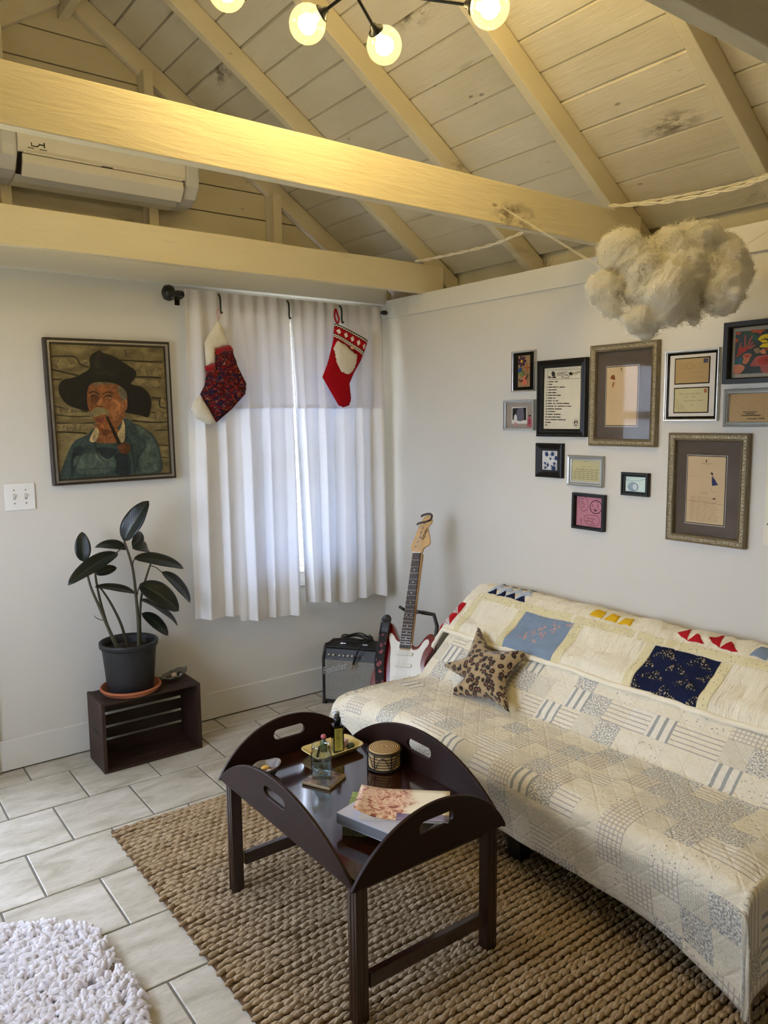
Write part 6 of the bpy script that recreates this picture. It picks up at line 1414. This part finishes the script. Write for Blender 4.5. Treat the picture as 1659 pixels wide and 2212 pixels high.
hs = catmull([(-.022, .748), (.022, .748), (.030, .772), (.056, .792), (.060, .812), (.048, .850), (.040, .880), (.052, .900), (.058, .922), (.046, .942), (.026, .944), (.010, .930), (-.010, .880), (-.030, .812), (-.040, .778), (-.034, .762)], 3, True)
MB().prism([tuple(p) for p in hs], -.024, -.010).build('headstock', plain('maple_head', (214, 176, 122), (202, 164, 110), rough=.35, nscale=6), gu, bevel=.002)
for i in range(6):
    x, z = -.026+.0068*i, .780+.0245*i
    MB().lathe([(0, 0), (.0055, 0), (.004, .010), (0, .011)], 12).xf(Matrix.Translation((x+.012, -.024, z)) @ Matrix.Rotation(math.pi/2, 4, 'X')).build('tuning_post', M_CHROME, gu); MB().ball((x-.014, -.016, z+.002), (.009, .004, .006), 10, 7).build('tuning_peg', M_CHROME, gu)
v, f = text_mesh('Squier', .026, .3, .0003); MB().add([(p[0], 0, p[1]) for p in v], f).xf(Matrix.Translation((.026, -.0246, .845)) @ Matrix.Rotation(-1.25, 4, 'Y')).build('logo', ink(40, 36, 30), gu, fix=False)
for i in range(6):
    x0, x1 = -.026+.0104*i, -.0165+.0066*i; MB().tube([(x0, -.036, .095), (x1, -.035, .747), (-.014+.0068*i, -.030, .780+.0245*i)], .0005, 5).build('string', M_CHROME, gu)
stk = [blob([(-.135, .10), (-.118, .118), (-.10, .112), (-.088, .095), (-.10, .078), (-.125, .080)])]
print_layer('sticker', gu, [(stk[0], ink(216, 214, 208)), (blob([(-.124, .098), (-.112, .106), (-.104, .094), (-.116, .088)]), ink(120, 116, 114)), (blob([(-.112, .078), (-.102, .076), (-.108, .062)]), ink(50, 46, 46)), (stroke([(-.128, .090), (-.115, .096), (-.10, .086)], .003), ink(60, 56, 56))], -.0228)
Gp = lambda x, y, z: GO+(gx*x+gy*y+gz*z)*GS
# capo clipped on the headstock
cp_ = thing('capo', 'dark spring capo clipped on the guitar headstock', 'capo', tuple(Gp(.03, -.02, .915)), rot=rotm().to_euler())
MB().tube(catmull([(-.048, -.012, -.022), (-.03, -.016, -.014), (0, -.016, -.008), (.016, -.012, .0), (.020, .0, .006), (.016, .012, .004)], 4), [.0045]*20+[.005]*1, 8).build('lower_arm', plain('capo_brown', (58, 42, 32), rough=.35), cp_)
MB().tube(catmull([(.018, -.004, .002), (.026, -.008, .024), (.014, -.012, .034), (-.012, -.014, .030), (-.030, -.014, .020)], 4), .0055, 8).build('upper_arm', plain('capo_brown', (58, 42, 32)), cp_)
# strap
sp_ = thing('guitar_strap', 'black guitar strap with pink woven roses hanging down the left side of the guitar', 'strap', tuple(Gp(-.115, -.03, .36)), rot=rotm().to_euler())
def strapmat():
    k = NT('woven_roses'); co = k.coord('Object'); v = k.voro(co, 34); m = k.noise(co, 90, 3); k.base(k.mix(k.math('MULTIPLY', k.ramp(v, [(.18, (1, 1, 1, 1)), (.4, (0, 0, 0, 1))]), k.step(m, .4, .55)), srgb(26, 24, 26), srgb(176, 92, 98))); k.bump(m, .4, .003); return k.set(.85)
P = [[(-.022+w_, -.012-.004*math.sin(z*20), z) for w_ in (0, .011, .022, .033, .044)] for z in (.045, .03, .0)]
def strip(cz, wd): return [[(c[0]+wd*(j/4-.5), c[1], c[2]) for j in range(5)] for c in cz]
o = MB().grid(strip([(.004, -.010, .040), (.004, -.013, .02), (.003, -.012, -.01), (.001, -.010, -.035)], .052)).build('leather_end', M_BLKPL, sp_, fix=False); md = o.modifiers.new('thickness', 'SOLIDIFY'); md.thickness = .003
MB().lathe([(.026, 0), (.026, .003), (0, .003)], 16).xf(Matrix.Translation((.004, -.008, .040)) @ Matrix.Rotation(math.pi/2, 4, 'X')).build('leather_tip', M_BLKPL, sp_)
o = MB().grid(strip(catmull([(.001, -.012, -.030), (-.002, -.010, -.10), (.000, -.006, -.18), (.010, -.004, -.26), (.02, -.003, -.34)], 5), .046)).build('woven_band', strapmat(), sp_, fix=False); md = o.modifiers.new('thickness', 'SOLIDIFY'); md.thickness = .0025
# stand
gs = thing('guitar_stand', 'black tubular stand holding the guitar by its neck', 'guitar stand', (GO[0], GO[1], 0))
b0 = Gp(0, .09, .10); tip = Gp(.02, .075, .46)
rel = lambda p: np.array(p)-np.array([GO[0], GO[1], 0])
MB().tube([rel((b0[0], b0[1], .10)), rel(Gp(.115, .07, .20)), rel(Gp(.118, .06, .40)), rel(Gp(.10, .045, .455)), rel(Gp(.04, .03, .46))], .010, 10).build('post', M_BLACK, gs)
MB().tube(catmull([rel(Gp(.045, -.035, .452)), rel(Gp(.048, 0, .455)), rel(Gp(.03, .03, .46)), rel(Gp(-.03, .03, .46)), rel(Gp(-.048, 0, .466)), rel(Gp(-.05, -.035, .468))], 4), .008, 8).build('neck_yoke', M_BLACK, gs)
MB().tube([rel(Gp(-.07, -.03, -.01)), rel(Gp(-.07, .06, -.012)), rel(Gp(.07, .06, -.012)), rel(Gp(.07, -.03, -.01))], .009, 8).build('cradle', M_BLACK, gs)
for dx, dy in ((-.12, -.03), (.12, -.02), (.02, .16)): MB().tube([rel((b0[0], b0[1], .12)), rel((b0[0]+dx, b0[1]+dy, .010))], .009, 8).build('leg', M_BLACK, gs)

# ---------------------------------------------------------------- star pillow
def leopard():
    k = NT('leopard_plush'); co = k.coord('Object'); dn = k.n('ShaderNodeVectorMath'); dn.operation = 'ADD'; nz = k.n('ShaderNodeTexNoise'); nz.inputs['Scale'].default_value = 30; k.l(co, nz.inputs['Vector']); sc = k.n('ShaderNodeVectorMath'); sc.operation = 'SCALE'; sc.inputs['Scale'].default_value = .018; k.l(nz.outputs['Color'], sc.inputs[0]); k.l(co, dn.inputs[0]); k.l(sc.outputs[0], dn.inputs[1])
    v = k.voro(dn.outputs[0], 42, rnd=.85); c = k.ramp(v, [(0., srgb(104, 62, 40)), (.26, srgb(112, 70, 46)), (.30, srgb(26, 20, 18)), (.47, srgb(24, 18, 17)), (.52, srgb(158, 136, 100)), (1., srgb(174, 152, 114))]); k.base(c); k.bump(k.noise(co, 260, 3), .5, .004); return k.set(.9, spec=.15, sheen=.4)
bn_ = np.array([-(.69-.40), 0, .33]); bn_ /= np.linalg.norm(bn_)        # normal of the sofa back
def on_back(x, y, off): d = ray(x, y); a = np.array([2.17, 0, .40])+bn_*off; return CAM+d*(((a-CAM)@bn_)/(d@bn_))
star_px = [(1037, 1357), (1063, 1413), (1138, 1410), (1092, 1466), (1100, 1538), (1055, 1506), (978, 1500), (1010, 1469), (960, 1440), (1013, 1426)]
S3 = [on_back(x, y, .058) for x, y in star_px]; S3[4] = S3[4]+np.array([-.012, 0, .010]); S3[6] = S3[6]+np.array([-.012, 0, .010])
cen = np.mean(S3, 0); ez = np.array([.33, 0, .29]); ez /= np.linalg.norm(ez); ex = np.array([0, -1., 0]); ey = np.cross(ez, ex)
st2 = [((p-cen)@ex, (p-cen)@ez) for p in S3]
out = []
for i in range(10):
    a, b, c = np.array(st2[i-1]), np.array(st2[i]), np.array(st2[(i+1) % 10])
    if i % 2 == 0: out += [b+(a-b)*.14, b+(a-b)*.04, b+(c-b)*.04, b+(c-b)*.14]
    else: out += [b+(a-b)*.22, b*1.03, b+(c-b)*.22]
sp = thing('star_pillow', 'leopard print star-shaped pillow leaning on the sofa back', 'pillow', tuple(cen)); sp.rotation_euler = Matrix(((ex[0], ey[0], ez[0]), (ex[1], ey[1], ez[1]), (ex[2], ey[2], ez[2]))).to_euler()
weld(puff([tuple(p) for p in out], .046, .009, .062).build('pillow_body', leopard(), sp, fix=False))

# ---------------------------------------------------------------- things on the coffee table
TT = TZ+.0006
def item(name, label, cat, x, y, z=TT, rz=0., group=None): return thing(name, label, cat, (x, y, z), rz, group)
M_CLEAR = glass_mat('clear_glass', (.93, .97, .96), .1, .01, .09, 1.); 
# square coaster and jar of water
co_ = item('coaster', 'square brown picture coaster under the glass jar', 'coaster', 1.207, 1.938, TT, .46)
MB().box(-.05, .05, -.05, .05, .0, .009).build('tile_body', plain('coaster_edge', (196, 180, 140), (176, 160, 122), rough=.6), co_, bevel=.002)
MB().box(-.0485, .0485, -.0485, .0485, .009, .0098).build('picture_face', (lambda k: (k.base(k.ramp(k.noise(k.coord('Object'), 30, 4, .6, 1.), [(.3, srgb(44, 34, 28)), (.5, srgb(88, 66, 48)), (.7, srgb(150, 112, 60))])), k.set(.25))[1])(NT('coaster_print')), co_)
jz = TT+.0102
ja = item('glass_jar', 'clear glass jar half full of water on the square coaster', 'jar', 1.204, 1.948, jz)
R_ = .0325
MB().lathe([(0, .0), (.024, .0), (.030, .003), (R_, .010), (R_, .078), (.0285, .086), (.0285, .089), (.030, .091), (.0285, .094), (.030, .097), (.0285, .100), (.0285, .106), (.0268, .106), (.0268, .086), (.0305, .077), (.0305, .010), (.028, .005), (0, .004)], 36).build('glass', M_CLEAR, ja)
k = NT('water'); k.base((.95, .98, 1., 1)); wn_ = k.noise(k.coord('Object'), 20, 1); k.set(.02, trans=1., ior=1.33)
MB().lathe([(0, .0045), (.0278, .0055), (.0302, .0105), (.0302, .044), (0, .044)], 32).build('water', glass_mat('water_body', (.90, .95, .96)), ja)
# cream dish
dish = item('cream_dish', 'cream rectangular ceramic dish holding the spray bottle', 'dish', 1.340, 2.094, TT, .04)
def rrect(hx_, hy_, r, n=5): return [(sx*(hx_-r)+r*math.cos(a), sy*(hy_-r)+r*math.sin(a)) for sx, sy, a0 in ((1, 1, 0), (-1, 1, 90), (-1, -1, 180), (1, -1, 270)) for a in [math.radians(a0+90*k/n) for k in range(n+1)]]
rings = [(rrect(.075, .040, .016), .0), (rrect(.086, .050, .02), .012), (rrect(.096, .060, .026), .021), (rrect(.097, .061, .026), .024), (rrect(.093, .057, .024), .0235), (rrect(.082, .046, .018), .013), (rrect(.073, .038, .014), .005)]
m_ = len(rings[0][0]); vs = [(p[0], p[1], z) for r, z in rings for p in r]
MB().add(vs, [(i*m_+k, i*m_+(k+1) % m_, (i+1)*m_+(k+1) % m_, (i+1)*m_+k) for i in range(len(rings)-1) for k in range(m_)], 0, True).add(vs[:m_], [tuple(range(m_-1, -1, -1))]).add(vs[-m_:], [tuple(range(m_))]).build('dish_body', plain('cream_glaze', (228, 212, 150), (214, 196, 130), rough=.2, coat=.4), dish)
DZ = TT+.0056
bo = item('spray_bottle', 'tall black square spray bottle with yellow label standing in the cream dish', 'bottle', 1.352, 2.082, DZ, -.35)
MB().box(-.0185, .0185, -.0185, .0185, 0, .094).build('bottle_body', plain('black_glass', (12, 10, 9), rough=.1, coat=.5), bo, bevel=.003)
MB().lathe([(0, .094), (.010, .094), (.010, .100), (.0125, .100), (.0125, .116), (.009, .118), (0, .118)], 20).build('neck', M_BLACK, bo)
MB().lathe([(0, .117), (.0085, .117), (.0085, .136), (.007, .138), (0, .138)], 20).build('cap', plain('smoked_chrome', (150, 156, 160), rough=.15, metal=.8), bo)
lb = MB().box(-.0135, .0135, -.0193, -.0186, .010, .086).build('label', plain('olive_label', (176, 166, 72), (160, 150, 60), rough=.5), bo)
print_layer('label_print', lb, [([(-.009, z), (-.009+random.uniform(.008, .018), z), (-.009+.012, z+.0012), (-.009, z+.0012)], ink(70, 62, 26)) for z in np.linspace(.014, .080, 16)]+[(stroke([(-.008, .05), (-.004, .06), (.002, .046), (.006, .056)], .0012), ink(80, 72, 28))], -.0194, .00001)
pn = item('pen', 'dark pen lying at the left end of the cream dish', 'pen', 1.283, 2.092, DZ+.010, .9); MB().tube([(-.034, 0, 0), (.028, 0, .006), (.036, 0, .007)], [.0042, .0042, .0012], 10).build('barrel', M_BLKPL, pn)
gs_ = item('green_stone', 'dark green stone at the right end of the cream dish', 'stone', 1.398, 2.072, DZ+.006, .3); MB().ball((0, 0, .004), (.017, .013, .010), 9, 6).build('stone_body', plain('moss_stone', (46, 62, 40), (30, 42, 28), rough=.35), gs_)
pk = item('pink_box', 'small pale pink box behind the green stone in the cream dish', 'box', 1.392, 2.100, DZ+.001, .5); MB().box(-.013, .013, -.009, .009, 0, .022).build('box_body', plain('pale_pink', (216, 186, 206), rough=.4), pk, bevel=.002)
fg = item('flower_vial', 'tiny glass vial with pink flowers behind the spray bottle', 'vial', 1.316, 2.112, DZ, 0); MB().lathe([(0, 0), (.012, 0), (.012, .030), (.007, .036), (.007, .042), (.006, .042), (.006, .03), (0, .028)], 16).build('vial_glass', plain('green_glass', (70, 92, 60), rough=.1, coat=.5), fg)
MB().ball((0, 0, .050), (.010, .010, .009), 8, 6).build('flower', plain('dusty_pink', (176, 96, 104)), fg)
# holder with cork coasters
ho = item('coaster_holder', 'round black wire holder filled with woven coasters', 'coaster holder', 1.413, 1.902, TT)
wr = MB()
ring_ = lambda r, z: [(r*math.cos(a), r*math.sin(a), z) for a in np.linspace(0, 2*math.pi, 41)]
for z in (.005, .060): wr.tube(ring_(.0545, z), .0022, 6, caps=False)
for i in range(6):
    a = i*math.pi/3+.3; wr.tube([(.0545*math.cos(a), .0545*math.sin(a), z) for z in (.003, .06)], .0018, 6)
    b = a+math.pi/6; sc_p = []
    for q in np.linspace(-.42, .42, 13): sc_p.append((.0550*math.cos(b+q), .0550*math.sin(b+q), .014+.036*(1-(q/.42)**2)))
    wr.tube(sc_p, .0013, 5)
wr.tube([(-.05, 0, .003), (.05, 0, .003)], .0018, 6).tube([(0, -.05, .003), (0, .05, .003)], .0018, 6)
wr.build('wire_frame', M_BLACK, ho)
def coil():
    k = NT('coiled_rush'); co = k.coord('Object'); l = k.n('ShaderNodeVectorMath'); l.operation = 'LENGTH'; k.l(co, l.inputs[0]); w_ = k.math('SINE', k.math('ADD', k.math('MULTIPLY', l.outputs['Value'], 6.283/.0062), k.math('MULTIPLY', k.noise(co, 12, 2), 2.)))
    k.base(k.mix(k.step(w_, -.6, .3), srgb(140, 112, 74), k.mix(k.noise(co, 90, 2), srgb(206, 176, 130), srgb(186, 154, 108)))); k.bump(w_, .6, .003); return k.set(.85, spec=.2)
MC = coil(); cm = MB().lathe([(0, 0), (.047, 0), (.0505, .0025), (.0505, .0062), (.047, .0088), (0, .0088)], 36).mesh('disc', MC)
for i in range(7):
    c = item('coaster', ('bottom', 'second lowest', 'third lowest', 'middle', 'third highest', 'second highest', 'topmost')[i]+' round woven rush coaster of the stack in the wire holder', 'coaster', 1.413+random.uniform(-.0008, .0008), 1.902+random.uniform(-.0008, .0008), TT+.0056+.0090*i, i*.7, 'woven coasters in the wire holder'); link('disc', cm, c)
# shell bowl with little things
bw = item('glass_bowl', 'irregular pearly bowl of small shells and coins at the far left of the table', 'bowl', 1.088, 2.085, TT)
P = []
for i in range(10):
    row = []
    for j in range(33):
        a = 2*math.pi*j/32; t = i/9; q = (1+.06*math.sin(2*a+.6)+.05*math.sin(5*a+1)+.03*math.sin(3*a)); row.append((.047*q*t*math.cos(a), .041*q*t*math.sin(a), .002+.030*t**2.2+.003*math.sin(4*a)*t*t))
    P.append(row)
k = NT('pearl_glass'); k.base(k.ramp(k.noise(k.coord('Object'), 22, 4, .6, .8), [(.3, srgb(96, 94, 98)), (.5, srgb(140, 138, 142)), (.7, srgb(112, 114, 106))])); k.set(.15, coat=.5)
o = MB().grid(P).build('bowl_body', k.m, bw, fix=False); md = o.modifiers.new('thickness', 'SOLIDIFY'); md.thickness = .0025
MB().lathe([(.02, 0), (.022, .0), (.018, .004), (0, .004)], 18).build('foot', plain('dark_green_glass', (24, 34, 28), rough=.15), bw)
for lab, x, y, r, rgb in (('golden shell on top of the pearly bowl', -.004, .006, (.014, .010, .007), (222, 178, 84)), ('brown seed in the pearly bowl', .008, .002, (.011, .009, .006), (84, 54, 34)), ('pale pink shell in the pearly bowl', .004, -.012, (.012, .008, .006), (204, 170, 154)), ('copper coin at the right side of the pearly bowl', .022, -.004, (.011, .011, .003), (150, 98, 62)), ('tan shell at the left of the pearly bowl', -.018, -.010, (.012, .010, .006), (166, 138, 104)), ('grey pebble at the front of the pearly bowl', -.006, -.020, (.009, .008, .006), (120, 112, 100))):
    p = item('bowl_trinket', lab, 'trinket', 1.088+x, 2.085+y, TT+.012+r[2]*.5+(.006 if rgb[0] == 222 else 0), random.uniform(0, 3), 'small things in the pearly bowl'); MB().ball((0, 0, 0), r, 10, 7).build('trinket_body', plain('trinket_%d' % rgb[0], rgb, rough=.3), p)
# books
def book(name, label, cat, A, e1, L, Wd, z, th, cover, pages, spine_th=.0025):
    e1 = np.array(e1); e1 = e1/np.hypot(*e1); e2 = np.array([-e1[1], e1[0]]); c = np.array(A)+e1*L/2+e2*Wd/2
    t = item(name, label, cat, c[0], c[1], z, math.atan2(e1[1], e1[0]))
    MB().box(-L/2, L/2, -Wd/2, Wd/2, 0, spine_th).build('back_cover', cover, t, bevel=.0006); MB().box(-L/2, L/2, -Wd/2, Wd/2, th-spine_th, th).build('front_cover', cover, t, bevel=.0006)
    MB().box(-L/2, L/2, -Wd/2, -Wd/2+.002, spine_th, th-spine_th).build('spine', cover if not pages[1] else pages[1], t); MB().box(-L/2+.003, L/2-.003, -Wd/2+.0021, Wd/2-.004, spine_th, th-spine_th).build('pages', pages[0], t)
    return t
M_PAGE = plain('book_pages', (226, 218, 200), (206, 198, 178), rough=.9, nscale=4, stretch=(1, 1, 300))
def garden():
    k = NT('garden_cover'); co = k.coord('Object'); k.base(k.ramp(k.noise(co, 45, 5, .7, .5), [(.3, srgb(62, 84, 40)), (.5, srgb(128, 150, 66)), (.62, srgb(176, 186, 120)), (.72, srgb(150, 70, 50))])); return k.set(.3)
g = book('book', 'green gardening book at the bottom of the stack on the table', 'book', (1.075, 1.640), (.734, -.679), .20, .195, TT, .026, garden(), (M_PAGE, plain('sage_spine', (116, 122, 104), rough=.5)))
gb = book('book', 'thick grey paperback in the middle of the stack, turned askew', 'book', (1.072, 1.662), (.267, -.964), .215, .150, TT+.0262, .031, plain('grey_cover', (186, 188, 200), (176, 178, 192), rough=.35), (M_PAGE, plain('grey_spine', (120, 122, 124), rough=.5)))
print_layer_flat = []
mbp = MB(); sg = [stroke([(-.055, .032), (-.040, .036), (-.022, .044), (-.012, .052)], .0035), stroke([(-.012, .052), (-.004, .050)], .003)]
for x in (-.004, .010, .024): sg += [stroke([(x, .012), (x, -.012)], .0024), stroke([(x, .012), (x+.008, .010)], .0022), stroke([(x, 0), (x+.007, .0)], .002), stroke([(x, -.012), (x+.008, -.010)], .0022)]
for pl in sg:
    n = len(pl[1]); q = list(pl[1])+list(pl[2]); mbp.add([(p[0]-.02, p[1]-.03, .0311) for p in q], [(j, j+1, n+j+1, n+j) for j in range(n-1)])
mbp.build('cover_print', ink(50, 48, 50), gb, fix=False)
# magazine with a curling cover on top
e1 = np.array([.734, -.679]); e2 = np.array([.679, .734]); c0 = np.array([1.140, 1.600])
mg = item('magazine', 'softcover magazine with flower and figure cover, curling open on top of the stack', 'magazine', c0[0]+.099, c0[1]-.027, TT+.0574, math.atan2(e1[1], e1[0]))
def magmat():
    k = NT('magazine_cover'); s = k.n('ShaderNodeSeparateXYZ'); co = k.coord('Object'); k.l(co, s.inputs[0]); n1 = k.noise(co, 42, 5, .65, .9); x = k.math('ADD', s.outputs[0], k.math('MULTIPLY', k.math('SUBTRACT', k.noise(co, 14, 3), .5), .10))
    pic_ = k.ramp(n1, [(.30, srgb(70, 46, 60)), (.40, srgb(150, 70, 50)), (.48, srgb(214, 170, 140)), (.56, srgb(232, 214, 190)), (.64, srgb(196, 110, 80)), (.74, srgb(150, 150, 100))])
    c = k.mix(k.step(x, -.01, .03), pic_, srgb(236, 228, 204)); y_ = k.math('SUBTRACT', k.math('ADD', x, 0.), 0.)
    c = k.mix(k.math('MULTIPLY', k.math('LESS_THAN', s.outputs[1], -.05), k.math('MULTIPLY', k.math('GREATER_THAN', s.outputs[0], -.02), .85)), c, srgb(84, 78, 128)); k.base(c); return k.set(.3)
MM = magmat()
MB().box(-.118, .118, -.083, .083, 0, .005).build('pages', M_PAGE, mg)
P = []
for i in range(15):
    s = i/14; x = -.132+.252*s; row = []
    for j in range(9):
        t = j/8; y = -.085+.17*t; lift = .030*max(0, 1-s*2.4)**2*(.4+.6*(1-t)); row.append((x, y-.008*max(0, .4-s), .0055+lift))
    P.append(row)
o = MB().grid(P).build('front_cover', MM, mg, fix=False); md = o.modifiers.new('thickness', 'SOLIDIFY'); md.thickness = .0006

print_sheet = MB()
for (x, y, r) in ((.095, -.03, .0), (.098, -.012, 0)): pass
for q in (([(.090, -.052), (.102, -.050), (.102, -.044), (.092, -.046)]), ([(.090, -.040), (.104, -.038), (.104, -.032), (.092, -.034)]), ([(.090, -.028), (.100, -.026), (.100, -.021), (.092, -.022)])): print_sheet.add([(p[0], p[1], .0063) for p in q], [(0, 1, 2, 3)])
print_sheet.build('cover_print', ink(196, 128, 76), mg, fix=False)
